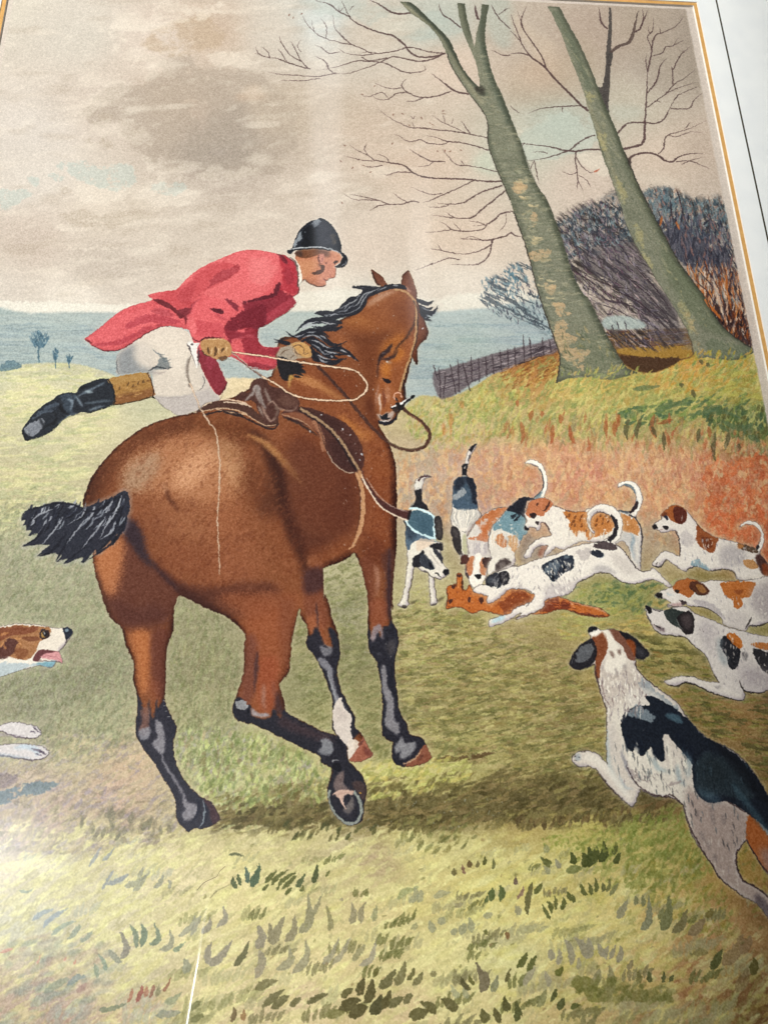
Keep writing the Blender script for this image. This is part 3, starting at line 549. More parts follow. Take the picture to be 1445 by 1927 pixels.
br('800,310 850,295 870,260 910,255 940,210', 1.8); br('910,255 970,225', 1.2); br('768,520 820,450 840,370 880,320', 2.4); br('770,400 760,340 765,300', 1.6); br('770,600 820,560 870,525 920,470 970,440 1040,385', 2); br('910,470 910,400 905,370', 2); br('910,390 940,330 975,280', 1.8); br('940,320 1010,255', 1); br('820,560 850,575', 1.4); br('880,520 940,490 1040,460', 1.3)
br('600,745 650,695 690,685 760,685 820,690 870,655 900,590 940,530', 3); br('900,605 1000,605 1030,560 1075,520', 2); br('940,530 1000,505 1060,480', 1.2); br('920,560 950,520', 1.4)
br('670,920 675,880 720,860 780,855 830,870 870,900 910,905 940,880 1010,860 1080,860', 4); br('830,860 860,830 865,780 885,755 940,740 1000,720 1100,675', 2); br('885,755 930,765 1000,740 1080,740', 1.3); br('980,720 1010,680', 1.2); br('930,905 1000,900 1060,920 1120,945', 1.8); br('960,920 1020,895 1080,880', 1.2); br('920,890 1000,855', 1.2)
br('520,840 440,835 370,845 300,840 220,820 130,810 50,800', 3.2); br('370,845 365,900 375,960 380,1010 410,1070', 2.2); br('370,880 400,930 450,965 490,950', 1.7); br('375,960 340,975 290,960', 1.5); br('380,1010 375,1060', 1.4); br('385,980 430,1010 450,1050', 1.4)
br('475,755 430,770 380,800 330,840 250,870 170,890 90,900', 2.6); br('210,860 180,850 120,850', 1.5); br('130,905 110,950', 1.6); br('135,900 150,980 160,1030', 1.4); br('80,800 60,830', 1.3)
br('0,1180 30,1190', 2); br('0,1300 30,1320 70,1325', 2.4)
St('470,965 500,945', 'b0553a', 4, .7, .5)
for x, y in ((195, 75), (215, 90), (270, 70), (600, 530), (680, 480), (780, 640), (830, 640), (940, 660), (1060, 640), (1070, 620), (985, 690), (500, 820), (480, 905), (560, 945), (610, 935), (660, 970), (490, 1140), (780, 805), (1030, 850), (1075, 845), (1110, 850), (1160, 845), (870, 700), (1000, 700)):
    T('B'); a_ = rnd.uniform(0, 3); St(f'{x},{y} {x + 9 * math.cos(a_)},{y + 9 * math.sin(a_)} {x + 16 * math.cos(a_)},{y + 14 * math.sin(a_)}', '6b4436', 2, .75, .3)
TREE1 = ('B: 820,6! 850,40 890,78 960,125 1030,195 1080,290 1110,370 1200,510 1290,630 1318,700 1322,820 1370,960 1410,1060 1445,1130 C: 20,1190 50,1280 90,1390 120,1500 160,1650 200,1780 F: 253,241 280,330 272,430 262,482! '
         '330,460 440,450 560,465 640,450 735,432! 660,395 610,320 555,225 500,120 440,0 C: 405,1640 350,1530 310,1400 270,1280 210,1130 140,1020 100,930 60,800 20,700 B: 1400,540 1350,430 1315,300 1302,210 1312,100 1325,25! 1282,22! 1275,100 1250,200 1243,262! 1215,160 1192,60 1190,16! 1145,14! 1160,120 1190,210 1250,350 1272,480 1240,465 1180,390 1130,290 1090,210 1000,120 930,50 880,10!')
TREE2 = ('C: 205,32! 240,90 290,200 330,310 400,480 440,620 480,740 520,880 570,1010 620,1150 660,1280 720,1400 780,1500 880,1660 F: 960,110 1010,200 1035,280 1045,345! 1120,338 1200,352 1300,350 1400,300! '
         '1320,255 1230,190 1150,90 1100,20 C: 1080,1650 960,1490 870,1330 800,1200 730,1060 680,940 640,850 600,740 552,630 500,510 470,430 420,310 370,210 310,100 275,36!')
def bark(s, name, label):
    m = mask_of(s); Fi(s, '7b7b69', 1, .4); clip(m)
    return m
m = bark(TREE1, '', '')
for s in ('B: 1310,690 1330,820 1380,960 1445,1100 C: 60,1280 120,1460 180,1700 F: 270,260 290,400', ):
    St(s, '56594a', 9, .6, 3, 0, 1, 1)
St('B: 830,10 900,70 1000,150 1080,240 1180,430 1290,590', 'a39a7e', 5, .5, 2, 0, 1, 1); St('B: 870,10 960,90 1060,190 1130,300 1230,450 1300,540', '4a5146', 9, .7, 2.5, 0, 1, 1)
St('B: 1445,700 1380,540 1320,380 1290,240', '565f52', 12, .6, 4, 0, 1, 1); St('C: 60,900 160,1050 250,1230 320,1420 380,1600 F: 470,60 540,210 600,330', '646856', 22, .6, 6, 0, 1, 1)
St('B: 1290,40 1280,140 1270,240', '565d50', 6, .6, 2, 0, 1, 1); St('B: 1160,20 1190,140 1240,300', '7c7c68', 5, .5, 2, 0, 1, 1)
Fi('B: 1270,480 1300,500 1290,540 1240,500', '39352e', .8, 2)
Fi('F: 270,300 500,220 640,400 560,470 280,470', '6f725c', .6, 10)
for i in range(46):   # bark light flecks, hatched from the left
    t = rnd.random(); x0_, y0_ = 963 + 80 * t, 330 + 350 * t
    T('Z'); x = x0_ + rnd.uniform(6, 34); y = y0_ + rnd.uniform(-10, 10)
    St([(x - 9, y - 2), (x, y + 1), (x + rnd.uniform(6, 15), y - 1)], rnd.choice(['b8ac8a', 'a89c7c', 'c8b48c', '96937a']), rnd.uniform(3, 8), .8, .8, 0, .2, .1, rough=.9)
for s in ('F: 270,130 340,150 320,190 380,240 330,280 450,300 420,340 410,420 360,380 290,330 250,220', 'F: 240,30 330,40 300,70 350,90 280,110', 'C: 110,1420 220,1400 200,1450 130,1460', 'C: 20,1020 90,1040 60,1080 20,1070', 'C: 110,1200 150,1210 130,1290', 'C: 190,1590 260,1600 230,1660'):
    Fi(s, 'c2a27c', .75, 2, 0, 1.5, 3)
dabs('965,340 1000,330 1080,620 1050,640 1000,480', 60, '47503f 8c8c72 b8a884 5b6454', (5, 12), (2, 4), 5, .4, .8, jit=.4)
dabs('1045,640 1120,620 1160,700 1060,712', 60, '566048 b49c6c 8c8458 4a523e', (8, 18), (2, 4), 120, .45, .8, jit=.4)
St('F: 440,430 520,440 600,460 700,430', '9aa06c', 8, .5, 2, 0, .4, .4)
innershade(mask_of(TREE1), '3f4436', 11, .6, -6, 0)
blotch('930,60 1010,200 1080,420 1170,690 1050,700 1000,560 930,300 900,150', '5c6050 16 4 8 .6 .25;a8a084 18 4 6 .68 .4;8e8e78 20 5 4 .6 .25', .06, 4)
clip(None)
St('B: 1090,300 1110,370 1200,510 1290,630 1318,700 1322,820 1370,960 1445,1130', '3a332e', 2, .7, .4, 0, 1, 1)
St('C: 20,1190 90,1390 160,1650 F: 253,241 280,330 272,430 262,482', '3a332e', 2.4, .8, .4, 0, 1, 1); St('F: 500,120 555,225 610,320 660,395 735,432', '4a4038', 1.8, .6, .5, 0, 1, .5)
St('C: 60,800 140,1020 210,1130 270,1280 310,1400', '4c4a40', 1.6, .6, .5, 0, 1, 1)
t1 = fig('printed_tree', TREE1, 'stout bare beech trunk with a fork, nearer the huntsman')
m = bark(TREE2, '', '')
St('C: 250,60 330,200 400,370 450,500', '59604f', 12, .55, 4, 0, 1, 1); St('C: 500,520 600,760 700,1020 820,1260 960,1510 1120,1720', '5d614e', 16, .55, 5, 0, 1, 1)
St('C: 420,540 500,740 560,920 640,1120', 'a39878', 6, .4, 3, 0, .5, .5)
for s in ('C: 490,740 540,760 530,840 500,800', '420,510 470,540 450,580', '590,990 650,1070 640,1140', '690,1240 740,1290 760,1420 800,1500 760,1490 720,1360', '940,1680 1000,1740 1040,1860 1000,1840', 'F: 1000,90 1060,190 1050,260 1090,330', '700,1180 720,1220'):
    Fi(s, 'b5a772' if 'F' not in s else 'b59a72', .45, 3, 0, 1.6, 2)
Fi('C: 850,1380 1000,1560 1200,1800 1280,1880 1100,1850 900,1600', '586248', .4, 7)
Fi('F: 1120,240 1240,250 1380,300 1300,350 1140,340', '616b54', .45, 5, 0, .6)
blotch('1030,20 1120,150 1200,330 1300,520 1420,660 1300,670 1240,540 1120,300', '5c6050 26 5 112 .6 .25;a09a7c 22 5 115 .68 .35', .06, 4)
dabs('1060,120 1100,200 1230,420 1340,620 1300,640 1190,400', 70, '8f9078 4c5644 a59c70 737a60', (4, 12), (2, 4), 100, .35, 1, jit=.5)
innershade(mask_of(TREE2), '3f4436', 9, .55, -5, 0)
clip(None)
St('C: 640,850 730,1060 870,1330 960,1490 1080,1650 F: 1150,90 1230,190 1320,255 1390,300', '33302c', 2.2, .75, .4, 0, 1, 1); St('C: 480,740 570,1010 660,1280 780,1500 880,1660 F: 960,110 1010,200 1040,330', '4a473c', 1.6, .5, .5, 0, 1, 1)
Fi('C: 625,820 650,870 675,900 680,960 660,900', '3a332e', .7, 1)
t2 = fig('printed_tree', TREE2, 'slimmer bare tree leaning beside the right border')
dabs('1040,700 1200,690 1210,716 1060,730', 70, 'b4a45c 9ca05c c8a860 8c9454', (8, 18), (2, 4.5), 60, .6, .5, jit=.3)
dabs('1300,665 1420,660 1425,690 1310,690', 60, 'b0983f a8a050 c09850 7c8c50', (8, 18), (2, 4.5), 60, .6, .5, jit=.3)
# paper margin is the border of the sheet, left unprinted on the right and at the top (laid last, see the end)
# ================================================================== shadows and grass under the horse
clip(None)
Fi('H: 20,1240 120,1230 330,1210 520,1190 660,1200 860,1190 1000,1170 1200,1150 1445,1100 I: 200,960 420,1000 560,1060 700,1040 860,1090 780,1120 640,1150 400,1190 200,1180 0,1200 H: 1445,1290 1200,1310 1000,1290 800,1320 560,1290 400,1330 200,1290 20,1290', '5f5634', .8, 4, 0, .9, 3)
Fi('H: 1230,930 1330,915 1445,905 1600,890 1500,930 1300,950 1230,945', '5a452c', .8, 1.6, 0, .5)
Fi('G: 1240,1260 1330,1240 1445,1230 1445,1270 1260,1300', '6a5c3e', .75, 2.5, 0, .7)
blotch('400,1500 1000,1440 1250,1480 1250,1560 1000,1560 400,1570', '9a9058 26 7 18 .64 .55;4a4226 30 8 16 .6 .5;857448 20 6 22 .66 .5', .05, 6)
dabs('H: 0,1200 660,1180 660,1300 0,1310', 150, '6a5c3c 56502e 7a6c48 877a50 4c4428', (12, 30), (4, 8), 18, .6, .8, jit=.15)
dabs('H: 860,1150 1445,1070 I: 400,1000 700,1060 700,1140 0,1180 H: 1445,1300 900,1320', 330, '5a5030 4c4426 6f6440 7d6c48 8a7850', (12, 34), (3, 8), 16, .6, .8, jit=.15)
dabs('I: 0,1180 300,1190 700,1150 740,1220 300,1240 60,1260', 60, '6b5a3c 7c6a44 5a4c30', (14, 26), (5, 9), 74, .7, .7, jit=.15)
dabs('H: 20,1190 560,1160 560,1230 20,1250', 36, '6f6440 7c7048 8c8458', (14, 24), (5, 9), 60, .65, .6, jit=.2)
dabs('H: 870,1090 1400,1020 1400,1140 880,1200', 44, '6f6440 7c7048 5f5636', (14, 26), (6, 10), 62, .65, .6, jit=.2)
dabs('H: 360,1300 960,1310 960,1370 360,1370', 18, '4f5030 5f5c38', (16, 26), (5, 8), 55, .7, .6, jit=.15)
dabs('H: 1000,1300 1445,1250 1445,1440 1050,1420', 70, '5c5c34 6c6c40 7a7848 8c8450', (12, 26), (4, 8), 50, .5, .8, jit=.25)
dabs('H: 930,850 1445,850 1445,920 930,920', 26, '7c7c4c 8a8454 6c6c40', (10, 20), (4, 7), 70, .55, .8, jit=.2)
dabs('H: 0,800 620,900 660,1150 500,1180 0,1190', 240, '7f8a54 93995c 6f7c48 c8cf84 a8ac6c 6c7444 8a7c5c', (9, 22), (4, 9), 75, .42, 1, jit=.3)
dabs('H: 870,960 1400,930 1400,1060 870,1150', 240, 'd0d080 a8a85c 8c8c50 c4c078 9c9858 c8b868', (10, 26), (4, 8), 30, .45, .8, jit=.3)
for k in range(40): x = rnd.uniform(690, 950); y = rnd.uniform(1500, 1560); T('Z'); St(f'{x},{y} {x + rnd.uniform(-3, 3)},{y + rnd.uniform(2, 6)}', 'a9b4b4', rnd.uniform(1, 2.4), .5, .4)
def tuft(x, y, n, L, col, a=.7, lean=0.):
    T('Z')
    for k in range(n):
        u = (k - (n - 1) / 2); bx = x + u * L * .30 + rnd.uniform(-2, 2); by = y - u * L * .06 + rnd.uniform(-3, 3); l = L * rnd.uniform(.6, 1.1); an = math.radians(72 - lean - u * 5 + rnd.uniform(-14, 14))
        dx, dy = math.cos(an) * l, -math.sin(an) * l
        St([(bx, by), (bx + dx * .35, by + dy * .55), (bx + dx, by + dy)], col, L * rnd.uniform(.2, .34), a, .5, 0, .35, .05, rough=.4, n=4)
# foreground meadow: broad loose strokes
dabs('Z: 0,1560 420,1560 900,1570 1100,1640 1445,1760 1560,1960 -100,1960 -100,1600', 900, 'd8d498 c9c486 bdb47c d2ca80 c2b888 dcd890 b8ac78', (16, 60), (5, 14), lambda x, y: 22 + (x < 400) * 14, .22, 3, jit=.2)
dabs('Z: 900,1560 1240,1560 1400,1760 1500,1960 1000,1960', 260, 'd8d27c cdc474 c8b870 b8b060', (16, 60), (5, 14), 20, .22, 3, jit=.25)
dabs('Z: 1230,1600 1330,1620 1380,1760 1240,1720 1170,1640', 190, '8a8c48 7c8040 a09c50 96883c', (8, 24), (4, 9), 60, .42, 1, jit=.35)
dabs('Z: 1080,1590 1280,1530 1320,1640 1240,1680 1120,1650', 240, '8c9450 7a843f a0a05c 6f7838', (8, 24), (3, 8), 55, .4, .8, jit=.35)
dabs('Z: 1340,1560 1470,1600 1560,1800 1445,1750 1380,1650', 100, '7c7838 a8984c 8c8440', (10, 26), (5, 10), 60, .4, 1.2, jit=.3)
dabs('Z: 0,1480 280,1490 330,1580 0,1600', 260, '8a7c70 958a9a 7c7458 b8a880 a0947c', (10, 30), (4, 10), 35, .35, 2, jit=.3)
dabs('Z: 160,1530 310,1540 310,1580 170,1575', 36, '6c6a54 7c7660 8a8068', (14, 26), (7, 12), 80, .5, 1.6, jit=.2)
dabs('Z: 0,1780 200,1780 170,1927 0,1927', 160, '8c8478 9aa08c a08878 7f8a80 b4a088', (12, 40), (5, 14), 25, .35, 2.4, jit=.2)
for i in range(95):
    y = rnd.uniform(1590, 1960); x = rnd.uniform(20, 1430); f = (y - 1560) / 380
    col = rnd.choice(['a39c74', 'b0a880', '9a9470', 'a8a47c', '8c8a5c'] if x > 320 else ['a8a894', '9ea39a', 'b0aa98'])
    tuft(x, y, rnd.randint(3, 8), 18 + 26 * f, col, .5 if x > 320 else .35, rnd.uniform(-5, 25))
for i in range(34):
    y = rnd.uniform(1600, 1960); x = rnd.uniform(430, 1400); f = (y - 1560) / 380
    tuft(x, y, rnd.randint(3, 7), 15 + 20 * f, rnd.choice(['77734c', '6c6c40', '7c7654', '66683c']), .7, rnd.uniform(-5, 25))
for i in range(46):
    x = rnd.uniform(420, 1250); y = 1568 - abs(x - 700) * .05 + rnd.uniform(-12, 14)
    tuft(x, y - 2, rnd.randint(2, 5), rnd.uniform(14, 24), rnd.choice(['6a6038', '5a5230', '7c7248']), .65, 18)
for i in range(40):
    x = rnd.uniform(430, 1150); y = 1508 - (x - 430) * .05 + rnd.uniform(-14, 8)
    tuft(x, y, rnd.randint(2, 4), rnd.uniform(16, 26), rnd.choice(['6a6038', '7a7044', '5f5834']), .6, 22)
# tufts drawn one by one: tile-coordinates, from root to tip, colour, width
def tufts(t, rows):
    T(t)
    for row in rows.replace('\n', ';').split(';'):
        row = row.strip()
        if not row: continue
        c, w, a, b, *pts = row.split()
        St(' '.join(pts), c, float(w) * .8, min(1, float(a) * 1.25), float(b) * .6, 0, .12, .04, rough=.5, n=4)
tufts('J', '''
7b8392 10 .5 1.6 500,560 540,500 580,430; 7b8392 11 .5 1.6 580,520 610,500 645,450; 7b8392 9 .5 1.6 575,690 610,630 650,570; 7b8392 12 .5 1.6 600,660 680,630 740,590; 86887c 14 .5 1.6 700,670 760,650 840,600
86887c 12 .5 1.6 750,700 800,650 860,570; 86887c 11 .5 1.6 780,620 800,590 812,550; 84877e 13 .5 1.6 870,680 910,640 925,600; 84877e 11 .5 1.6 950,680 965,650 950,630; 74857c 6 .5 1.6 110,690 150,700 190,680
7f8ea0 12 .5 2 180,860 240,820 320,790; 7f8ea0 13 .5 2 240,900 290,850 390,790; 84938c 12 .5 1.6 290,950 360,890 440,860; 7d8a7e 13 .5 1.6 380,970 440,910 450,880; 7d8a7e 11 .5 1.6 450,980 490,960 525,925
84877a 15 .6 1.4 690,1100 640,1060 620,1020; 7f7a70 17 .65 1.4 680,1080 720,1020 680,920; 75806c 14 .7 1.2 770,1020 770,950 735,880; 6f7c68 15 .72 1.2 800,1010 820,940 800,875; 75806c 14 .7 1.2 850,1000 900,960 870,870; 8a8a78 14 .6 1.4 900,1030 970,1000 960,910
7c8c7c 12 .6 1.4 600,1150 590,1100 555,1040; 84907c 12 .6 1.4 555,1190 545,1140 530,1100; 75856f 11 .6 1.4 980,1030 1010,1020 1050,980; 8a8a7c 13 .55 1.4 1010,950 1080,900 1110,830; 8a8a80 12 .5 1.4 1080,950 1120,870 1140,830
8a857a 15 .6 1.2 1140,930 1180,900 1190,840; 8a857a 14 .6 1.2 1220,900 1280,850 1260,780; 8f8878 20 .7 1.2 1170,1100 1240,1080 1320,970; 8f8878 17 .7 1.2 1170,1110 1180,1040 1200,980; 6f6c4c 16 .8 1 1325,1120 1380,1060 1410,970; 8f8f78 22 .7 1.4 1040,1160 1060,1120 1040,1070
7c8a8a 16 .55 2 380,1230 430,1190 495,1180; 9a7c74 14 .5 2 430,1270 470,1240 490,1220; 7f8a78 20 .5 2.4 240,1270 330,1220 400,1190; 8a9084 24 .45 2.6 170,1350 260,1290 350,1270
a06c54 10 .65 1.2 720,1330 745,1280 750,1240; 93564a 11 .7 1.2 770,1330 800,1270 805,1220; a06c54 10 .6 1.2 820,1300 830,1260 830,1230; 8c6450 10 .7 1.2 845,1300 865,1260 875,1220; 7c7858 10 .6 1.2 885,1300 900,1260 900,1220; 8c5f48 9 .65 1 920,1260 945,1240 970,1180
8a9074 16 .6 1.6 930,1330 980,1310 1030,1270; 6f7860 13 .6 1.6 560,1370 640,1360 720,1330; 84887a 18 .55 2 880,1400 960,1390 1030,1380; 6c6c44 13 .6 1.2 1080,1370 1110,1340 1145,1320; 6c5c40 15 .7 1.2 1310,1440 1330,1390 1320,1350; 84603f 14 .6 1.2 1370,1430 1380,1400 1380,1370
6c6c44 15 .6 1.2 1080,1440 1120,1410 1160,1400; c08078 8 .5 1.6 0,1050 40,1030 75,1018; c88a7c 6 .45 1.6 210,1110 220,1080 235,1050; c88a7c 6 .45 1.6 360,1090 370,1080 375,1065; c07a6c 6 .45 1.4 410,1110 430,1090 430,1060
5f6448 6 .7 1 1295,490 1340,485 1380,500; 5c6444 11 .8 .8 1345,680 1320,650 1315,610; 5c6444 10 .8 .8 1365,660 1355,630 1350,595; 5c6c5c 13 .8 .8 1400,650 1400,610 1390,550; 54644c 15 .8 .8 1445,670 1430,640 1445,600; 7c7448 7 .5 1 1150,740 1165,720 1160,705''')
tufts('K', '''
54644c 15 .8 .8 0,660 10,600 25,540; 66683c 12 .85 .7 55,650 90,610 125,570; 66683c 11 .85 .7 95,660 130,610 190,570; 66683c 12 .85 .7 130,660 170,620 235,590; 66683c 12 .8 .7 150,680 200,640 235,600; 5c6444 14 .85 .7 230,670 260,640 285,590; 565c3c 14 .9 .7 330,650 345,600 352,540; 66683c 8 .7 .8 395,610 410,595 425,575
66683c 8 .8 .8 40,690 60,670 80,655; 66683c 8 .8 .8 120,690 130,675 140,655; 66683c 10 .8 .8 170,715 190,695 210,680; 66683c 10 .8 .8 250,695 265,680 272,660
8f8a6c 22 .75 .9 250,930 310,860 300,715; 8f8a6c 10 .7 .9 330,840 350,780 378,710; 8c8468 24 .75 .9 100,1000 120,930 165,840; 8c8468 18 .75 .9 100,1000 90,940 85,870; 8c8468 20 .75 .9 170,980 220,920 225,820; 8a8270 24 .7 1.2 0,1020 40,960 10,880; 8a8270 22 .6 1.6 0,1190 40,1100 20,1020
938e74 20 .65 1.2 120,1140 200,1090 190,1000; 938e74 20 .65 1.2 210,1160 290,1080 290,970; 97917a 15 .65 1.2 380,1110 430,1060 480,950; 97917a 13 .6 1.2 440,1110 500,1040 540,950; 8f8a68 15 .65 1.2 550,1090 590,1040 625,990; 938c7c 14 .6 1.2 590,1120 660,1070 690,960
8a8460 14 .7 1 420,920 430,870 400,770; 8a8268 18 .65 1 540,880 560,830 545,755; 8a8268 15 .65 1 600,880 600,820 625,755; 8a8a68 14 .6 1 670,870 680,820 690,775; 8c8468 10 .6 1 480,750 490,740 490,730
8f9468 15 .55 1.4 810,740 850,700 930,670; 8f8f74 18 .55 1.4 870,760 910,720 900,670; 8f8f74 14 .55 1.4 920,760 940,720 945,690; 8f8f74 15 .5 1.4 1010,730 1060,710 1110,700
8f8f74 18 .6 1.2 1010,930 1000,890 985,860; 8f8f74 18 .6 1.2 1030,870 1060,860 1050,840; 8f8f74 15 .6 1.2 1110,940 1130,920 1130,905; 8f8f74 20 .6 1.2 1160,940 1180,900 1190,880; 8f8f74 18 .6 1.2 1230,930 1220,880 1215,840; 8f8f74 14 .55 1.2 1290,840 1330,830 1340,815; 8a8a68 14 .5 1.4 880,910 910,890 905,870
7a5c4c 8 .7 .8 1190,600 1180,570 1170,540; 6c5c3c 11 .8 .8 1205,560 1215,540 1210,515; 6c6440 11 .75 .8 1250,560 1260,540 1255,515; 5c5c34 9 .8 .8 1300,550 1300,520 1300,490; 6c6c44 10 .75 .8 1345,570 1350,540 1345,500; 6c6440 12 .75 .8 1115,600 1130,590 1130,565
5f6840 15 .85 .8 1340,750 1340,710 1345,675; 5f6840 14 .85 .8 1385,750 1400,700 1385,660; 5f6840 9 .8 .8 1300,760 1310,745 1315,725; 6c6c40 12 .7 .8 1300,940 1305,920 1305,905; 7c5c3c 10 .7 .8 1430,970 1430,940 1425,920
6a6440 18 .85 .8 485,1295 520,1270 560,1245; 5f5838 20 .9 .8 580,1285 600,1240 615,1185; 5f5838 24 .9 .8 620,1330 655,1270 665,1190; 5f5838 26 .9 .8 475,1370 540,1330 600,1310; 5f5838 28 .9 .8 530,1410 590,1370 640,1350; 565236 30 .9 .8 650,1390 700,1340 715,1280; 5f5838 20 .9 .8 720,1360 750,1310 770,1250
6f6a48 22 .8 .8 700,1240 750,1210 800,1130; 7a7450 22 .75 1 790,1230 830,1170 850,1080; 6f6a44 13 .85 .8 860,1200 885,1170 900,1125; 7a7450 15 .75 .8 890,1230 930,1190 950,1140; 6c683c 13 .8 .8 675,1180 685,1150 695,1125; 7a7450 13 .6 .8 995,1180 1010,1165 1025,1145
6f6a48 20 .8 .8 760,1350 800,1320 840,1295; 6f6a48 16 .75 .8 840,1330 870,1300 890,1270; 6a6440 20 .85 .8 1030,1390 990,1350 930,1320; 6a6440 26 .85 .8 870,1400 930,1390 990,1370; 6a6440 24 .85 .8 1145,1370 1110,1340 1050,1305; 7c784c 22 .7 1 400,1400 450,1390 510,1380
6f6a48 18 .75 .8 40,1350 100,1300 170,1250; 6f6a48 20 .75 .8 90,1360 150,1320 200,1285; 6f6a48 14 .75 .8 200,1350 230,1320 265,1305; 6f6a48 15 .8 .8 295,1330 350,1300 415,1275; 7a7450 22 .7 1 0,1250 60,1220 130,1200
5f5a3c 13 .85 .8 1220,1260 1180,1220 1165,1175; 7a7058 20 .8 .8 1280,1270 1290,1190 1250,1095; 7a7058 20 .8 .8 1290,1260 1310,1200 1300,1140; 6c683c 10 .8 .8 1240,1230 1220,1200 1215,1165; 848468 18 .7 .8 1340,1270 1360,1220 1375,1170; 9a9a7a 16 .6 1 1160,1300 1130,1270 1105,1220; 9a9a7a 15 .6 1 1210,1300 1190,1270 1180,1240
5f5c38 20 .85 .8 1430,1380 1420,1340 1410,1290; 6f6a44 26 .85 .8 1310,1440 1300,1410 1280,1360; 6a6440 18 .85 .8 1390,1440 1370,1400 1350,1350; 6a6440 12 .8 .8 1410,1210 1430,1180 1445,1130; 8f8768 12 .6 1 1130,780 1160,770 1180,760''')
tufts('L', '''
6f5f50 10 .8 .8 15,660 15,640 20,605; 8a6f60 9 .7 .8 25,740 50,700 60,660; 6f6a44 13 .8 .8 70,760 95,700 110,640; 6f6a44 13 .8 .8 80,830 85,760 105,700; 66683c 12 .8 .8 120,710 145,680 165,650; 8c8870 18 .6 1.2 20,830 30,800 15,770
53582f 17 .9 .8 350,545 340,510 325,475; 53582f 20 .9 .8 400,560 410,520 395,475; 4d532c 20 .9 .8 430,560 440,500 430,440; 53582f 18 .9 .8 460,540 470,480 475,430; 4d532c 20 .92 .8 490,530 520,480 515,410; 53582f 14 .85 .8 570,540 590,510 610,475; 5c6034 14 .8 .8 560,480 580,460 585,415
66683c 16 .8 .8 210,560 190,530 155,505; 8c8870 14 .7 1 270,560 255,540 240,515; 747848 20 .7 1 300,580 350,570 400,560; 8a8a6c 14 .6 1 215,590 200,580 170,555; 8f9068 16 .6 1.4 180,480 190,450 175,420
66683c 11 .85 .8 415,720 395,690 378,645; 66683c 11 .85 .8 440,720 440,680 425,640; 66683c 11 .8 .8 470,700 475,670 465,620; 6c6c44 11 .8 .8 510,700 515,670 505,640; 6c6c44 10 .7 .8 530,700 545,660 550,620; 7c7c54 10 .7 .8 545,720 575,680 600,645
66683c 11 .85 .8 215,860 185,810 165,765; 66683c 11 .85 .8 220,820 215,780 195,745; 6c6c40 10 .8 .8 240,800 245,760 235,720; 66683c 11 .85 .8 275,800 290,760 280,720; 66683c 12 .8 .8 330,750 315,720 300,695; 66683c 10 .8 .8 340,760 345,740 340,710
8c8870 18 .65 1 590,850 620,800 650,740; 848468 18 .75 .8 720,910 770,860 770,715; 7c7c58 12 .75 .8 690,770 700,740 690,720; 7c7c58 12 .75 .8 735,780 740,750 735,715; 7c7c54 24 .8 .8 840,920 880,840 885,705; 7c7c54 14 .7 .8 830,860 840,820 850,790; 7c7450 20 .75 .8 900,930 960,880 985,795; 8a7858 22 .7 1 990,940 1050,900 1090,840; 7c7040 14 .7 1 1090,840 1120,820 1135,785
97907a 18 .7 .9 330,1110 330,1040 290,960; 97907a 22 .7 .9 420,1080 400,1010 350,955; 97907a 18 .7 .9 430,1080 440,1020 425,955; 97907a 16 .7 .9 530,1080 500,1030 480,980; 97907a 13 .7 .9 510,1060 530,1030 535,1005; 97907a 13 .7 .9 545,1080 565,1040 580,1000; 97907a 15 .7 .9 590,1100 610,1050 610,1000; 97907a 18 .7 .9 215,1090 215,1050 210,1020; 97907a 16 .7 .9 250,1110 265,1070 260,1020; 97907a 13 .6 .9 370,1140 375,1100 370,1070
66683c 16 .8 .8 25,1130 60,1080 80,1035; 66683c 15 .85 .8 75,1150 110,1100 130,1055; 97907a 18 .6 1 60,1230 90,1180 130,1120; 6c6c38 15 .8 .8 240,1170 265,1150 285,1120; 97907a 14 .6 1 210,1240 195,1190 180,1140; 5f603a 12 .85 .8 215,1320 235,1280 250,1245; 5f603a 16 .85 .8 260,1370 275,1330 290,1290; 66683c 12 .8 .8 325,1360 350,1345 385,1340; 5f603a 20 .85 .8 10,1430 30,1380 15,1320; 7c7c54 18 .6 1 140,1350 170,1300 190,1250
5f603a 12 .85 .8 770,1215 775,1180 770,1150; 5f603a 11 .85 .8 845,1210 855,1180 850,1150; 5f603a 10 .85 .8 890,1210 900,1190 910,1170; 848060 22 .6 1.4 540,1300 560,1200 545,1110; 848060 20 .6 1.4 450,1230 480,1180 490,1130; 84785c 14 .6 1 650,1140 665,1110 680,1080; 6c683c 14 .6 1 710,1220 715,1180 705,1150
5f6038 20 .8 1 1120,1140 1160,1080 1185,1020; 6c6438 22 .8 1.2 1350,1170 1370,1120 1365,1070; 8c7454 30 .6 2 1180,1110 1260,1040 1310,930; 8c7454 24 .6 2 1290,1050 1330,990 1345,940; 80764a 16 .6 1.4 1020,1050 1070,1040 1110,1050; 84704c 26 .5 2 1260,1260 1310,1200 1330,1120
6b6c34 34 .6 2.4 330,1230 420,1220 500,1260; 6f7038 30 .5 2.4 400,1270 480,1290 540,1300; 76703c 26 .5 2.4 640,1280 740,1290 840,1260''')
dabs('L: 330,1190 620,1200 900,1250 880,1320 600,1320 420,1290', 110, '74743f 84804a 6c6c38 8f8858', (10, 26), (5, 11), 50, .45, 1.4, jit=.35)
dabs('L: 640,300 960,200 980,300 1040,420 700,520 620,480', 120, '7f8740 8f9450 6f7a38 a0a058', (10, 26), (4, 9), 55, .45, .9, jit=.35)
dabs('L: 700,520 1050,440 1120,560 900,680 640,640', 110, '8c8c48 7c8040 6f7438', (8, 22), (4, 8), 60, .42, .9, jit=.35)
dabs('L: 200,380 640,330 640,460 230,450', 110, '8c9448 7c8440 a4a458', (5, 14), (3, 6), 50, .5, .7, jit=.6)
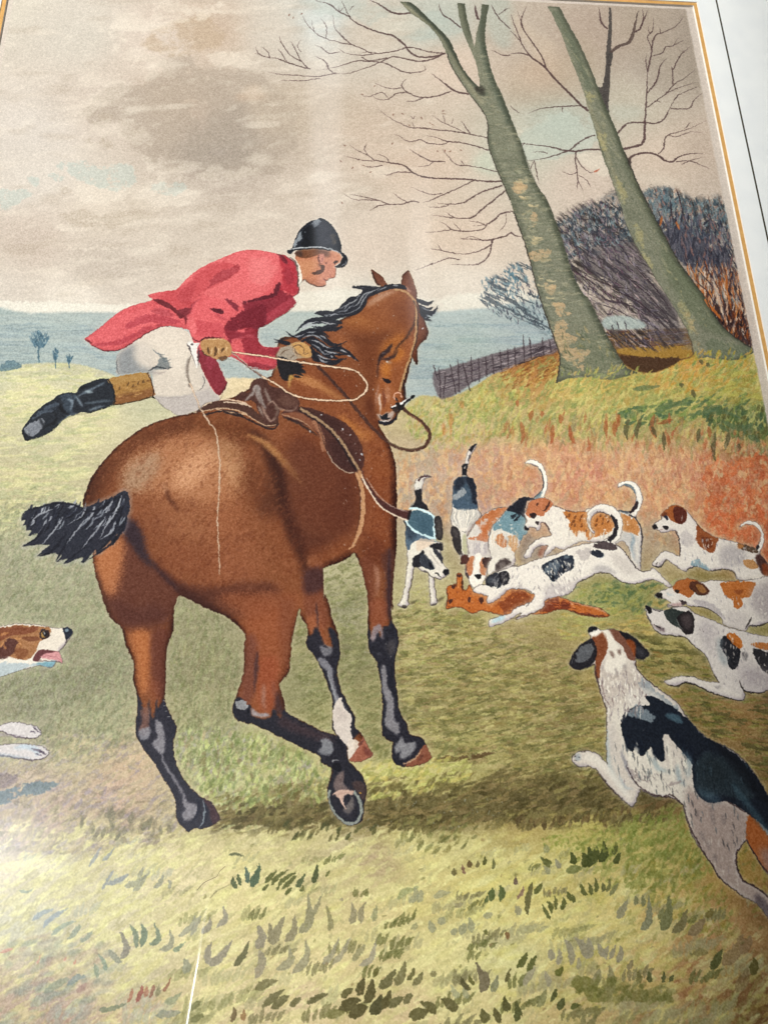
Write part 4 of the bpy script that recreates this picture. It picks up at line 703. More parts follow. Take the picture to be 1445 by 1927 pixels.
for k in range(120):
    x = rnd.uniform(420, 1445); y = rnd.uniform(1580, 1925); T('Z'); r = rnd.uniform(2, 5); St(f'{x},{y} {x + r},{y - r * .8} {x + 2 * r},{y - r}', rnd.choice(['7f7c48', '8f8c5c', '6f6c40', '9a9470', '8c7450']), rnd.uniform(2, 5.5), .5, .9)
# ================================================================== hounds
def halo(s, col='d6ccb8', w=5, a=.35):
    p = path(s); p = np.concatenate([p, p[:2]]); St([tuple(v) for v in p[::2]], col, w * 2, a, w * .7, 0, 1, 1, n=2)
def beast(s, base, name, label, edge='3c3436', ew=1.3, hl='d6ccb8', ha=.3, ea=.6, shade='8c8286'):
    clip(None)
    if ha: halo(s, hl, 4.5, ha)
    Fi(s, base, 1, .4)
    p = path(s); p = np.concatenate([p, p[:2]]); St([tuple(v) for v in p], edge, ew, ea, .4, 0, 1, 1, n=2)
    i = fig(name, s, label); clip(mask_of(s))
    if ew < 1.6 or 'hound' in name: k_ = lscale(*path(s).mean(0)); innershade(CLIP, shade, 5.5 * k_, .75, -int(2.5 * k_), -int(3 * k_))
    return i
# rear hound, tail straight up, between stirrup and orange hound
s = 'P: 690,405 693,330 700,290 718,275 745,185 770,130 800,95 835,78! 835,105 790,185 762,260 742,320 740,405 795,430 828,500 840,640 855,740 890,800 860,850 800,900 768,960 745,1000 755,1190 700,1200 690,1230 655,1190 612,1120 592,1020 573,955 590,915 580,850 588,760 598,640 605,500 640,430'
i = beast(s, 'e0d7ca', 'printed_hound', 'hound seen from behind with its thin tail raised straight up')
Fi('P: 640,430 740,405 800,430 830,500 842,650 852,730 790,740 700,740 620,730 600,620 604,500', '3d4f60', .95, 1.5, 0, .5)
Fi('605,520 640,430 690,410 730,440 700,520 640,560', '20242f', .85, 3); Fi('730,410 800,430 832,520 845,680 800,690 780,560 740,480', '1c1f2a', .9, 2)
Fi('610,590 700,545 740,560 700,610 640,640 602,640', 'a7a9aa', .8, 3, 0, .6); Fi('605,680 700,650 800,700 840,730 700,745 620,730', '46586a', .7, 3, 0, .8)
for k in range(26): x = 590 + k * 11; St(f'P: {x},{740 + rnd.uniform(-14, 8)} {x + rnd.uniform(-8, 10)},{830 + rnd.uniform(-20, 20)} {710 + (x - 720) * .35},{930 + rnd.uniform(-10, 10)}', rnd.choice(['f0e8da', 'b5b0ac', 'e4dccf', '9c9894']), 1.8, .7, .4)
St('690,400 695,320 715,290 740,300 738,400', '17181f', 6, .95, .5, 0, 1, 1); St('715,330 720,400', '17181f', 7, .95, .5, 0, 1, 1)
St('725,280 750,200 775,140', 'd8d0c8', 5, .9, .6, 0, 1, 1); St('750,260 780,180', '2b262c', 2.4, .8, .4); St('775,155 800,110 832,85', '1d1a20', 6, .95, .4, 0, 1, .3)
Fi('575,955 590,915 640,920 670,970 680,1060 690,1150 690,1200 650,1190 610,1110', '2a2527', .95, .8); Fi('600,940 640,960 660,1040 620,1020', '5b5452', .6, 2)
Fi('700,1010 730,1010 745,1180 710,1190 695,1100', 'a9a781', .85, 2); St('690,960 720,975 735,960', '6b6664', 3, .6, .8)
St('855,745 885,790 850,860 770,950 740,1010', '4b2c2c', 1.6, .8, .3)
# orange and white hound, facing out over the fox
s = 'P: 778,960 830,880 900,800 1000,740 1100,720 1160,735 1080,830 1010,900 965,990 955,1120 985,1235 950,1300 940,1400 890,1500 830,1545 775,1500 755,1440 725,1400 725,1300 682,1285 680,1230 700,1195 760,1190 745,1110 742,1030'
i = beast(s, 'd6cdc3', 'printed_hound', 'orange and white hound with head lowered over the fox')
Fi('P: 820,890 900,810 1000,745 1110,722 1150,735 1060,840 1000,910 960,1000 950,1060 900,1010 870,950 840,900', 'b5693c', .92, 1.2, 0, .7); Fi('760,1030 830,1000 950,990 955,1070 860,1060 780,1050', 'b9704a', .85, 1.5, 0, .9)
Fi('840,900 900,850 960,840 900,960 800,1000', 'cdc3bd', .75, 3, 0, .8); Fi('880,900 960,900 950,1000 890,960', 'b8683c', .7, 2, 0, .8)
Fi('760,1080 940,1080 940,1200 780,1190', 'b9aeb0', .7, 4)
for k in range(22): x = 765 + k * 8.5; St(f'{x},{1060 + rnd.uniform(0, 30)} {x + rnd.uniform(-8, 8)},1130 {x + rnd.uniform(-8, 8)},{1180 + rnd.uniform(0, 25)}', rnd.choice(['ece4d8', 'a8a0a2', 'ddd4c8']), 1.6, .65, .4)
fh = fig('hound_head', 'P: 682,1285 680,1230 705,1195 830,1190 985,1235 950,1300 940,1400 890,1500 830,1545 775,1500 755,1440 725,1400 725,1300', None, i)
Fi('755,1230 810,1215 800,1300 790,1400 750,1400 730,1300', 'b87650', .95, .8); Fi('890,1220 930,1260 940,1330 925,1400 880,1400 870,1300', 'b97a55', .95, .8)
Fi('830,1190 890,1200 870,1300 860,1390 920,1420 890,1500 830,1540 780,1490 760,1430 800,1390 815,1300', 'eee6da', .97, .8)
Fi('682,1285 680,1230 705,1198 745,1205 760,1240 735,1290', '4a2a24', .95, .8); Fi('900,1235 985,1232 950,1290 935,1340 900,1290', '3a2625', .95, .8)
Fi('822,1410 850,1400 888,1405 875,1440 850,1445', '1c181c', .97, .5); Fi('725,1380 750,1390 770,1430 750,1440 730,1410', '302428', .85, .8); St('740,1290 730,1400', '3c2c2c', 1.8, .7, .4)
# black, blue and tan hound, white tail high
s = 'P: 955,1110 968,1000 1010,900 1080,820 1150,735 1230,660 1320,620 1400,632 Q: 230,470! 300,405 325,350 322,250 290,165 230,130 145,108! 200,84 280,98 340,165 370,260 372,350 350,420 322,478 250,500 170,500 150,620 160,760 P: 1350,980 1300,1010 1275,1085 1225,1190 1220,1285 1130,1350 1010,1370 950,1400 945,1330 985,1240'
i = beast(s, 'e0d8cc', 'printed_hound', 'black and blue-grey hound with a tall white tail, behind the tan-headed hound')
Fi('P: 1140,750 1230,665 1320,622 1430,640 1400,700 1340,760 1330,850 1260,840 1150,760', '1c1e28', .97, 1, 0, .4)
Fi('1010,910 1080,825 1150,765 1250,780 1330,840 1360,980 1290,1060 1200,990 1100,960 1020,960', '6d8c96', .95, 1.5, 0, .7)
for q in ('1190,840 1240,780', '1220,850 1290,790', '1180,820 1220,790', '1210,860 1260,840'): St(q, '20242e', 5, .85, .8, rough=.4)
Fi('1010,960 1080,940 1170,990 1260,1050 1250,1200 1130,1260 1000,1240 960,1150 970,1020', 'd9d0c4', .9, 2.5, 0, .8)
Fi('1020,1060 1060,990 1100,1000 1140,1090 1120,1130 1060,1110', 'b97040', .85, 1.5, 0, .9); Fi('1150,1010 1220,1010 1260,1090 1230,1180 1180,1130 1160,1060', 'c08a58', .8, 2, 0, .9)
for k in range(30): x = 980 + k * 9.5; St(f'P: {x},{1000 + rnd.uniform(-50, 80)} {x + rnd.uniform(-14, 4)},{1100 + rnd.uniform(-40, 60)}', rnd.choice(['efe8dc', 'b5b0ae', 'd8b48c', '9fa8ac']), 1.7, .6, .4)
Fi('985,1250 1080,1230 1060,1310 1000,1370 945,1410 950,1330', 'e4dcce', .9, 1.2)
Fi('1020,1350 1040,1290 1090,1245 1150,1240 1185,1280 1150,1310 1100,1340 1050,1370', '3a2e2e', .9, 1); Fi('1060,1300 1110,1270 1130,1300 1080,1330', '7c716c', .7, 1.4)
St('Q: 200,840 140,870 100,940 60,1020 45,1120', '6b3322', 2, .8, .4)
ft = fig('hound_tail', 'Q: 230,470! 300,405 325,350 322,250 290,165 230,130 145,108! 200,84 280,98 340,165 370,260 372,350 350,420 322,478 260,490', None, i)
St('Q: 150,106 230,100 300,140 345,230 350,330 335,420 310,470', 'f2ece0', 8, .95, .8, 0, .6, .7); St('Q: 230,470 300,400 325,345 322,250 290,165 225,130', '23242c', 3.4, .9, .6, 0, .8, .2); St('250,480 290,440 325,400', '4d6a78', 7, .8, 1)
# orange-headed hound standing above
clip(None)
Fi('Q: 150,850 200,830 240,880 330,900 420,1000 500,990 420,1050 300,1080 220,1100 130,1130 100,1010', '8a7a6e', .8, 3)
Fi('Q: 330,920 380,930 360,1010 320,1060 280,1040', '8f5a48', .8, 2)
s = 'Q: 145,635 160,600 178,535 230,490 330,462 385,478 425,520 430,545! 480,552 560,590 640,605 750,600 800,570 1000,575 1060,590 1130,590 1190,608 1230,570 1258,520 1262,450 1220,375 1150,342 1080,362! 1085,330 1150,297 1235,305 1300,365 1330,460 1315,560 1265,655 1310,740 1333,860 1318,1000 1312,1180 1265,1170 1215,1090 1195,980 1140,900 1075,925! 960,905 830,910 700,905 600,960 530,985 450,960! 420,1000 360,1050 330,1080 345,1020 385,940! 300,950 240,985 205,1060 150,1070 145,1040 200,950 260,885 400,850 420,835! 350,730 310,718 300,780 270,800 255,770 200,760 185,790 150,785 145,740 168,700'
i = beast(s, 'e4dbcf', 'printed_hound', 'white hound with an orange head and brown spotted orange saddle, standing over the pack')
fig('hound_head', 'Q: 145,635 160,600 178,535 230,490 330,462 385,478 425,520 400,620 350,700 310,718 300,780 270,800 255,770 200,760 185,790 150,785 145,740 168,700', None, i)
Fi('Q: 162,640 165,590 180,535 230,490 330,465 385,478 425,520 400,580 350,620 330,650 260,640 210,660', 'b8714c', .97, .7, 0, .4)
St('395,500 380,545 345,590 320,590', '42251f', 4.5, .9, .6); St('280,510 265,550', '42251f', 4, .8, .5); Fi('200,630 240,620 265,640 240,670 205,655', '2a1c1e', .95, .5)
Fi('145,750 160,745 175,765 200,775 185,795 155,785', '1c191f', .97, .4); Fi('250,710 275,695 292,710 280,735 258,725', '2a1f22', .9, .5); Fi('300,740 330,710 370,740 400,830 350,850 320,830 330,780', '9a5f4c', .85, 1.2); St('300,720 350,715 390,780 412,830', '2e1f20', 2, .85, .4)
Fi('540,605 640,605 760,600 1000,600 1040,640 1050,740 1000,820 900,850 820,870 780,890 740,830 690,820 670,870 620,800 590,760 600,700 550,650', 'b9743a', .95, 1.5, 0, .8)
for x, y in ((590, 640), (650, 660), (720, 650), (620, 730), (650, 740), (700, 690), (715, 745), (600, 780), (870, 690), (905, 645), (930, 680), (960, 640), (985, 700), (1000, 660), (860, 740), (560, 660), (760, 800), (820, 780), (640, 700), (925, 720)):
    Fi(f'{x-9},{y+17} {x-4},{y-12} {x+12},{y-17} {x+8},{y+12}', '6b3d22', .8, .8, 0, .3)
Fi('590,760 660,860 690,800 740,810 780,890 700,910 560,940', 'dcd3c6', .75, 2, 0, .9)
for k in range(34): x = rnd.uniform(440, 1010); St(f'Q: {x},{rnd.uniform(780, 840)} {x + rnd.uniform(-12, 18)},{rnd.uniform(860, 900)}', rnd.choice(['efe8da', 'b5adaa', 'e6dccc']), 2, .6, .5)
for k in range(26): x = rnd.uniform(380, 560); y = rnd.uniform(580, 800); St(f'Q: {x},{y} {x + rnd.uniform(-6, 16)},{y + rnd.uniform(30, 60)}', rnd.choice(['efe8da', 'b5adaa', 'c7beb8']), 2.2, .6, .6)
St('430,540 480,550 560,592 640,608 755,602', '4a2c24', 1.8, .85, .3, 0, .5, .5)
Fi('1120,640 1190,650 1260,680 1300,760 1290,850 1230,820 1130,790', 'b9783f', .9, 1.8, 0, .9); St('1190,640 1260,670 1310,760 1328,870 1315,1000 1308,1160', '2a262b', 3, .85, .6, 0, .8, .3)
Fi('1140,800 1280,860 1310,960 1300,1150 1240,1100 1210,980 1140,900 1080,910', 'b9b5b2', .8, 3); St('1210,820 1240,880 1220,960 1250,1100', '7d93a0', 6, .6, 2); St('1260,880 1280,1000 1270,1100', 'e6ddd0', 5, .7, 1.5)
St('1060,590 1130,592 1190,615', '39424c', 8, .9, 1, 0, .6, .8); St('1190,615 1245,570 1270,530', '33242a', 10, .95, .8, 0, .7, .6)
fig('hound_tail', 'Q: 1190,608 1230,570 1258,520 1262,450 1220,375 1150,342 1080,362! 1085,330 1150,297 1235,305 1300,365 1330,460 1315,560 1265,655', None, i)
St('Q: 1085,350 1150,310 1230,325 1290,400 1305,480 1290,570 1260,640', 'f0eadf', 8, .95, 1, 0, .7, .8); St('1110,355 1170,335 1230,365 1262,430', '5f7079', 4.5, .85, .8, 0, .3, .6); St('1265,470 1275,540 1240,600', '8fa0a8', 6, .6, 1); St('1275,500 1255,570 1200,610', '2f2428', 7, .95, .8, 0, .5, .9)
# dead fox
s = 'P: 530,1700 548,1640 540,1545 568,1510 625,1500 640,1520 640,1440 645,1400 665,1385 692,1410 700,1530 730,1560 768,1505 800,1560 850,1590 900,1575 945,1600 1000,1600 1180,1540 Q: 0,1388 100,1385 240,1440 350,1480 450,1455 540,1478 650,1520 780,1550 900,1580 1005,1655! 940,1668 850,1662 700,1640 560,1590 450,1600 350,1632 200,1640 60,1690 P: 1290,1780 1130,1812 900,1760 800,1790 700,1740 620,1728 540,1745'
i = beast(s, 'b4652f', 'printed_fox', 'red fox lying on its back under the hounds', '4a241c', 1.8, ha=.15)
Fi('P: 1050,1680 1180,1590 Q: 60,1390 200,1430 240,1460 180,1560 60,1620 P: 1290,1720 1130,1800 1100,1760', '7a3c22', .8, 4, 0, .9)
Fi('Q: 260,1620 350,1520 450,1480 600,1530 560,1590 420,1610', '6a2f20', .85, 3, 0, .9)
for k in range(90):
    x = rnd.uniform(545, 1400); y = rnd.uniform(1560, 1770); T('P'); St(f'{x},{y} {x + rnd.uniform(10, 40)},{y + rnd.uniform(-12, 12)}', rnd.choice(['c9763a', '9c4f26', '8a4424', 'd48a50', '7c3c22']), rnd.uniform(1.4, 3.4), .6, .5)
for k in range(50):
    x = rnd.uniform(280, 950); y = 1500 + (x - 450) * .25 + rnd.uniform(-20, 60); T('Q'); St(f'{x},{y} {x + rnd.uniform(30, 80)},{y + rnd.uniform(10, 28)}', rnd.choice(['a8552a', '7c3320', 'd8a888', '5f2a20', 'c8703c']), rnd.uniform(1.2, 3), .65, .5)
fig('fox_tail', 'Q: 350,1480 450,1455 540,1478 650,1520 780,1550 900,1580 1005,1655! 940,1668 850,1662 700,1640 560,1590 450,1600 350,1632', None, i)
St('Q: 560,1490 700,1530 850,1570 980,1640', 'dfc6b4', 4, .6, 1); St('Q: 600,1600 750,1640 900,1655 1000,1655', '4f2a24', 2.6, .8, .6)
for q in ('P: 590,1505 630,1510 610,1540 585,1525', '555,1660 585,1645 595,1670 560,1700', '640,1400 690,1400 680,1425 650,1425', '750,1630 780,1640 770,1680 745,1670', '860,1640 900,1630 910,1670 880,1690', '800,1560 850,1560 830,1590'): Fi(q, '3a2020', .85, .8)
St('P: 690,1440 690,1520 700,1570', '2e1e1c', 2.4, .8, .4); St('P: 650,1450 660,1540', 'd08a50', 3, .7, .6); St('545,1560 550,1640 535,1710 600,1725', '4a241c', 1.6, .8, .4)
# long white hound leaping over the fox
s = 'P: 800,1555 870,1500 925,1500 935,1430 1000,1385 1080,1360 1150,1330 1250,1300 Q: 0,1155 100,1150 200,1110 280,1078 450,1035 600,970 720,935 820,922 940,895! 1020,840 1050,760 1030,690 980,635 900,612 840,640 805,700 815,770 850,810 830,822 790,765 770,690 785,610 850,550 940,530 1040,560 1110,640 1128,740 1105,860 1055,925 1130,985 1200,1080 1275,1175 1345,1212 1430,1180 R: 90,678 110,668 150,690 200,750 280,825 245,842 170,790 100,775 30,785 Q: 1380,1290 1300,1320 1200,1332 1100,1300 1000,1232 880,1225 780,1275 680,1320 620,1410 540,1450 430,1470 350,1500 330,1565 200,1640 60,1690 P: 1290,1780 1130,1870 1000,1920 960,1905 985,1850 1150,1800 1250,1730 1370,1680 Q: 160,1560 230,1480 240,1440 170,1395 80,1380 P: 1260,1540 1150,1560 1060,1640 960,1690 940,1650 950,1615 850,1592'
i = beast(s, 'e4dbd0', 'printed_hound', 'long white hound with black patches leaping across the fox')
Fi('P: 925,1500 935,1430 1000,1385 1060,1380 1090,1430 1070,1530 1000,1520', '262830', .95, .8, 0, .3); Fi('1060,1400 1100,1365 1150,1370 1170,1430 1140,1500 1090,1500', '1f1d22', .95, .8); St('885,1500 940,1495 1000,1530', '1c1a20', 3, .9, .5)
for k in range(10): St(f'P: {950 + k * 10},{1480 + k} {980 + k * 10},{1410 + k * 2}', '8c9298', 1, .5, .3)
Fi('Q: 320,1180 350,1120 450,1080 560,1040 625,1060 640,1150 600,1200 560,1210 500,1260 430,1310 380,1260', '242b38', .95, 1.2, 0, .7); Fi('340,1190 420,1130 500,1110 470,1230 400,1240', '7c8790', .6, 4, 0, .8); St('540,1060 600,1060', '8c9aa0', 6, .6, 2)
for q in ('430,1240 440,1300', '480,1200 500,1270', '540,1150 545,1220', '590,1120 610,1190', '410,1170 440,1240'): St(q, '12141d', 5, .8, .8)
Fi('800,1010 860,990 920,1005 945,1045 900,1070 840,1050', '20242f', .95, 1.4, 0, .4); St('890,1075 940,1055 930,1010', '8c96a0', 2, .6, .6)
Fi('830,960 880,920 960,900 1040,930 1080,980 1030,1000 930,985', '3f3336', .9, 2, 0, .6); St('820,915 900,908 980,900', '201b20', 2.4, .85, .4)
Fi('650,1010 760,980 820,1000 800,1060 740,1100 690,1060', 'b6aca8', .7, 4, 0, .8); Fi('1000,1020 1130,1050 1240,1160 1280,1250 1150,1230 1050,1120', 'c4bab2', .7, 7); Fi('820,1190 900,1140 1000,1170 1080,1240 980,1215 880,1210', 'aaa3a2', .7, 3)
Fi('350,1360 480,1340 620,1340 560,1430 430,1460 350,1480', 'b9afae', .7, 6); Fi('700,1240 640,1320 600,1390 520,1370 600,1290', 'c0b5b0', .5, 5)
for k in range(150):
    x = rnd.uniform(0, 700); y = rnd.uniform(1080, 1430); T('Q'); a_ = math.radians(70 if x > 260 else 110); L = rnd.uniform(25, 55); St(f'{x},{y} {x + L * math.cos(a_)},{y + L * math.sin(a_)}', rnd.choice(['f6efe3', '9c9494', 'ece4d8', 'b0a6a2']), rnd.uniform(1.2, 2.6), .8, .3)
for k in range(60):
    x = rnd.uniform(1000, 1300); y = rnd.uniform(1360, 1560); T('P'); St(f'{x},{y} {x - 20},{y + 60}', rnd.choice(['f0e9dd', 'b8b1b0', 'a49c9c']), 1.4, .5, .5)
for k in range(70):
    x = rnd.uniform(560, 800); y = rnd.uniform(1120, 1270); T('Q'); St(f'{x},{y} {x + 10},{y - 40}', rnd.choice(['f2ecdf', 'c2b8b0']), 1.6, .5, .5)
St('P: 990,1880 1080,1840 1130,1830', '9fc0cc', 9, .75, 2.5); St('Q: 150,1600 300,1580 330,1540', 'efe8da', 5, .6, 1.5)
fig('hound_head', 'P: 800,1555 870,1500 925,1500 935,1430 1000,1385 1080,1360 1150,1370 1170,1430 1130,1520 1060,1640 960,1690 940,1650 950,1615 850,1592', None, i)
fig('hound_tail', 'Q: 940,895! 1020,840 1050,760 1030,690 980,635 900,612 840,640 805,700 815,770 850,810 830,822 790,765 770,690 785,610 850,550 940,530 1040,560 1110,640 1128,740 1105,860 1055,925', None, i)
St('Q: 830,800 790,740 785,640 850,575 940,555 1030,585 1090,650 1105,740 1090,840 1050,910', 'ece5d9', 9, .9, 1, 0, .3, .8); St('Q: 1010,640 1050,690 1065,760 1045,840 990,900', '1f1c22', 8, .95, .6, 0, .4, 1.); St('Q: 790,650 860,590 940,590', 'a8a2a8', 4, .6, 1.2); St('Q: 840,620 900,608 980,632 1000,650', '3f3030', 1.6, .7, .4)
St('Q: 780,680 800,740', '8a7468', 5, .6, 1)
clip(None)
St('Q: 1055,925 1130,985 1200,1080 1275,1175 1345,1212 1430,1185', '3c3234', 2, .8, .4); St('Q: 1445,1285 1300,1322 1180,1330 1080,1290 1000,1232 880,1225 780,1275 680,1320 620,1410 540,1455', '3f382c', 1.8, .75, .4); St('Q: 0,1690 100,1660 200,1640 320,1580', '4a3a30', 1.8, .7, .4)
# hound leaping in from the right (top)
s = 'R: 105,290 130,265 190,222 185,188! 240,130 310,98 380,120 430,165 500,250 560,320 620,360 720,402 850,430 930,455 1040,490! 1075,440 1095,380 1075,320 1020,275 950,275 900,305! 915,275 980,240 1065,270 1110,350 1112,440 1085,530 1110,570 1170,660 1230,760 1160,800 1000,790 880,770 850,705 780,680 700,690 630,700 600,690 500,655 430,690 400,700 300,640 235,592 200,640 160,660 108,642 130,600 200,520 260,525 362,572! 360,480 345,390 312,330 200,352 165,330 120,318'
i = beast(s, 'e0d7cd', 'printed_hound', 'white hound with a brown head and brown shoulder patch bounding in below the red earth')
fig('hound_head', 'R: 105,290 130,265 190,222 185,188! 240,130 310,98 380,120 430,165 415,240 350,270 312,330 200,352 165,330 120,318', None, i)
Fi('R: 185,190 240,130 310,98 380,120 420,170 410,240 350,270 310,250 280,240 250,200', '9a5428', .95, .8, 0, .3); Fi('300,130 340,110 400,140 418,200 405,250 350,272 310,230 295,180', '55281e', .95, .8); St('380,190 370,250', 'a89890', 2.4, .7, .5)
Fi('185,190 220,160 250,185 225,210', '5a3224', .7, 1.2)
Fi('215,195 245,200 255,225 235,235 218,218', '1f2030', .95, .5); Fi('105,290 120,275 150,290 150,315 122,318', '1c181b', .97, .5); Fi('205,295 235,285 255,300 245,320 215,320', '211c1e', .95, .4); St('170,325 210,320', '7a4c44', 1.4, .7, .3)
Fi('505,255 560,325 620,362 705,402 690,460 650,530 600,520 540,475 500,410 510,330', '8c4a25', .95, 1, 0, .7); Fi('560,380 640,400 650,480 600,500 560,440', '5f2e1c', .6, 3, 0, .8)
St('R: 450,180 500,250 560,320 620,362', '3a2420', 1.8, .85, .3)
Fi('740,480 850,470 950,520 950,640 850,650 720,640', 'a9a1a2', .7, 7); Fi('380,330 480,370 490,450 400,480 370,400', 'b7aeac', .6, 6, 0, .5)
Fi('450,640 480,600 540,600 600,660 620,690 520,665', '7c97a2', .8, 2.5, 0, .6); St('440,680 490,655 540,670 600,690', '2a3038', 2, .8, .5)
Fi('885,455 960,455 1060,490 1070,530 1030,540 960,520 900,495', '46301f', .85, 2.5, 0, .7); Fi('885,455 930,455 920,490 890,490', 'b5743c', .8, 1.5); Fi('940,590 1040,610 1060,670 1000,680 945,650', 'b57f48', .85, 2, 0, .6)
Fi('1040,560 1090,540 1140,600 1170,720 1120,740 1080,690 1050,620', '40241f', .9, 1.5); Fi('1100,640 1150,640 1160,730 1115,730', '8c4524', .8, 1.5)
for k in range(90):
    x = rnd.uniform(330, 960); y = rnd.uniform(400, 680); T('R'); St(f'{x},{y} {x + rnd.uniform(-10, 14)},{y + 40}', rnd.choice(['ebe3d8', 'a39c9e', 'ddd4c9']), rnd.uniform(1.2, 2.6), .75, .3)
fig('hound_tail', 'R: 1040,490! 1075,440 1095,380 1075,320 1020,275 950,275 900,305! 915,275 980,240 1065,270 1110,350 1112,440 1085,530', None, i)
St('R: 910,290 980,252 1060,285 1095,360 1095,440 1070,520', 'ebe4da', 7, .95, .8, 0, .5, .8); St('R: 940,300 1000,300 1045,350 1070,410', '2e2a2e', 2, .8, .4, 0, .4, .4); St('1070,460 1050,510', '1f1a1e', 6, .9, .6)
clip(None)
St('R: 312,330 345,390 358,480 355,565', '3a2f30', 2, .85, .4, 0, .5, 1); St('R: 110,645 165,662 200,640 240,590', '2e2828', 2.4, .9, .4); St('R: 640,702 720,682 800,690 850,715 880,765', '3a342c', 1.8, .75, .4); St('R: 480,655 400,700', '2e2828', 2, .8, .4)
for q in ('140,640 160,620', '175,650 180,625'): St('R: ' + q, '2e2828', 1.4, .8, .3)
# tan-headed hound, second from the right edge
s = 'R: 130,912 160,890 210,868 290,840 330,795 400,768 460,768 560,800 640,780 720,785 860,790 1000,775 1156,745 1320,740 1320,1190 1156,1165 1040,1205 990,1195 950,1245 900,1230 760,1185 745,1140 650,1060 560,1025 430,1012 415,995 350,1020 250,1022 240,1005 270,985 200,948 150,942'
i = beast(s, 'dcd3ca', 'printed_hound', 'white hound with a tan face and one tan back patch, mouth open, at the right border')
fig('hound_head', 'R: 130,912 160,890 210,868 290,840 330,795 400,768 460,768 560,800 625,880 590,920 500,960 415,995 350,1020 250,1022 240,1005 270,985 200,948 150,942', None, i)
Fi('R: 290,845 330,795 400,768 460,768 520,790 540,830 480,900 440,940 360,900 320,900', 'a55c2a', .95, .9, 0, .5); Fi('460,790 540,800 600,840 625,880 590,915 530,912 480,880 440,850', '4f2c1e', .95, .8); Fi('500,820 560,830 600,880 540,890', 'a8743c', .7, 2, 0, .5); St('450,850 500,900 550,918 600,905', '241a18', 2, .8, .4)
Fi('130,912 160,892 200,905 195,945 165,945', '1b1818', .97, .5); Fi('305,870 330,860 350,885 325,905', '20191a', .9, .6); Fi('260,1005 350,985 380,1000 340,1018', 'b08a8a', .8, 1); Fi('350,960 390,965 420,990 380,1000 360,980', '2a1c20', .9, .6)
St('R: 230,900 300,920', 'a8b4b8', 5, .6, 1.4)
Fi('725,810 860,795 1030,800 1020,860 990,930 930,945 920,1000 880,1040 850,1010 830,960 770,920', 'b5672c', .95, 1.6, 0, .7); Fi('850,870 930,870 910,910 860,900', '7c3f22', .6, 2)
Fi('400,940 520,960 660,1000 750,1080 760,1140 640,1040 520,1010', 'a9a0a2', .7, 5, 0, .4); Fi('1060,830 1320,800 1320,1150 1150,1140 1050,1080 1000,960', 'a79c9c', .8, 10); Fi('780,1060 900,1070 980,1100 930,1220 780,1180', 'bcb2ae', .5, 6)
for k in range(80):
    x = rnd.uniform(560, 1250); y = rnd.uniform(900, 1130); T('R'); St(f'{x},{y} {x + rnd.uniform(-6, 22)},{y + 34}', rnd.choice(['e6ded4', 'a59c9e', 'd6ccc2']), rnd.uniform(1.3, 2.8), .7, .3)
clip(None)
St('R: 430,1012 560,1025 650,1060 745,1140', '3c3432', 1.8, .75, .4); St('R: 990,1190 1080,1195 1180,1155', '2c2524', 2.6, .8, .5); St('R: 1005,1110 985,1170 945,1230', '2c2524', 3.4, .8, .6); St('R: 240,1010 350,1025 420,1025 500,1080', '2e2424', 2, .8, .4)
# hound with the black ear, lowest at the right
s = 'R: 45,1022 62,1010 130,1042 222,1052 290,1030 400,1020 470,1065 560,1110 650,1140 760,1195 900,1238 1050,1275 1156,1290 1330,1300 1330,1780 1180,1770 1080,1805 940,1785 952,1830 915,1872 800,1852 620,1792 500,1732 400,1712 300,1742 210,1705 250,1682 350,1652 480,1662 600,1702 720,1705! 660,1620 605,1490 555,1430 450,1342 400,1300 280,1280 200,1275 130,1232 100,1180 58,1100'
i = beast(s, 'd4cbc4', 'printed_hound', 'white hound with a black ear and black patches edged orange, foreleg stretched forward')
fig('hound_head', 'R: 45,1022 62,1010 130,1042 222,1052 290,1030 400,1020 470,1065 490,1130 480,1230 450,1275 400,1300 280,1280 200,1275 130,1232 100,1180 58,1100', None, i)
Fi('R: 220,1100 232,1045 290,1035 370,1060 470,1075 460,1170 380,1215 300,1190 250,1150', '2a312f', .95, 1, 0, .5); Fi('330,1130 380,1075 440,1060 480,1110 490,1190 470,1260 410,1270 360,1220', '221c1e', .97, .8); Fi('370,1110 440,1090 470,1160 440,1230 390,1190', '55494a', .75, 3); St('330,1130 350,1190 400,1250', '8c9690', 1.6, .7, .5)
Fi('45,1022 62,1010 100,1040 95,1080 70,1080', '17141a', .97, .5); St('R: 100,1040 160,1060 220,1052', '2e282a', 2, .8, .4); Fi('130,1200 170,1195 215,1215 220,1245 190,1245 150,1225', '6a585c', .8, 1); St('120,1180 160,1205 215,1225', '1e181c', 2.4, .85, .4); Fi('100,1175 130,1190 120,1215', '9c8a84', .7, 1)
Fi('725,1330 770,1290 850,1330 900,1390 900,1500 860,1590 810,1570 780,1480 730,1400', '1c1c22', .95, 2, 0, .7); Fi('780,1270 850,1270 920,1330 920,1400 870,1390 800,1320', 'b8641f', .9, 1.5, 0, .7)
Fi('690,1330 740,1310 740,1420 790,1500 780,1560 720,1500', '7f8a90', .6, 5); Fi('1020,1420 1050,1400 1180,1440 1330,1440 1330,1650 1160,1630 1060,1540', '1f1e22', .92, 2.5, 0, .8); Fi('1020,1350 1156,1350 1330,1370 1330,1430 1150,1420 1020,1380', 'b06224', .85, 2.5, 0, .7)
Fi('920,1450 950,1430 970,1470 940,1515', '5a5658', .75, 1.5); Fi('940,1540 1100,1600 1320,1660 1320,1760 1000,1760 900,1680', 'a2979a', .7, 14); Fi('560,1160 640,1170 700,1250 650,1330 660,1480 600,1400 540,1260', 'aaa0a2', .6, 9)
St('560,1220 575,1260', '3a3030', 1.6, .7, .3); St('540,1215 545,1245', '6c6060', 1.4, .6, .3)
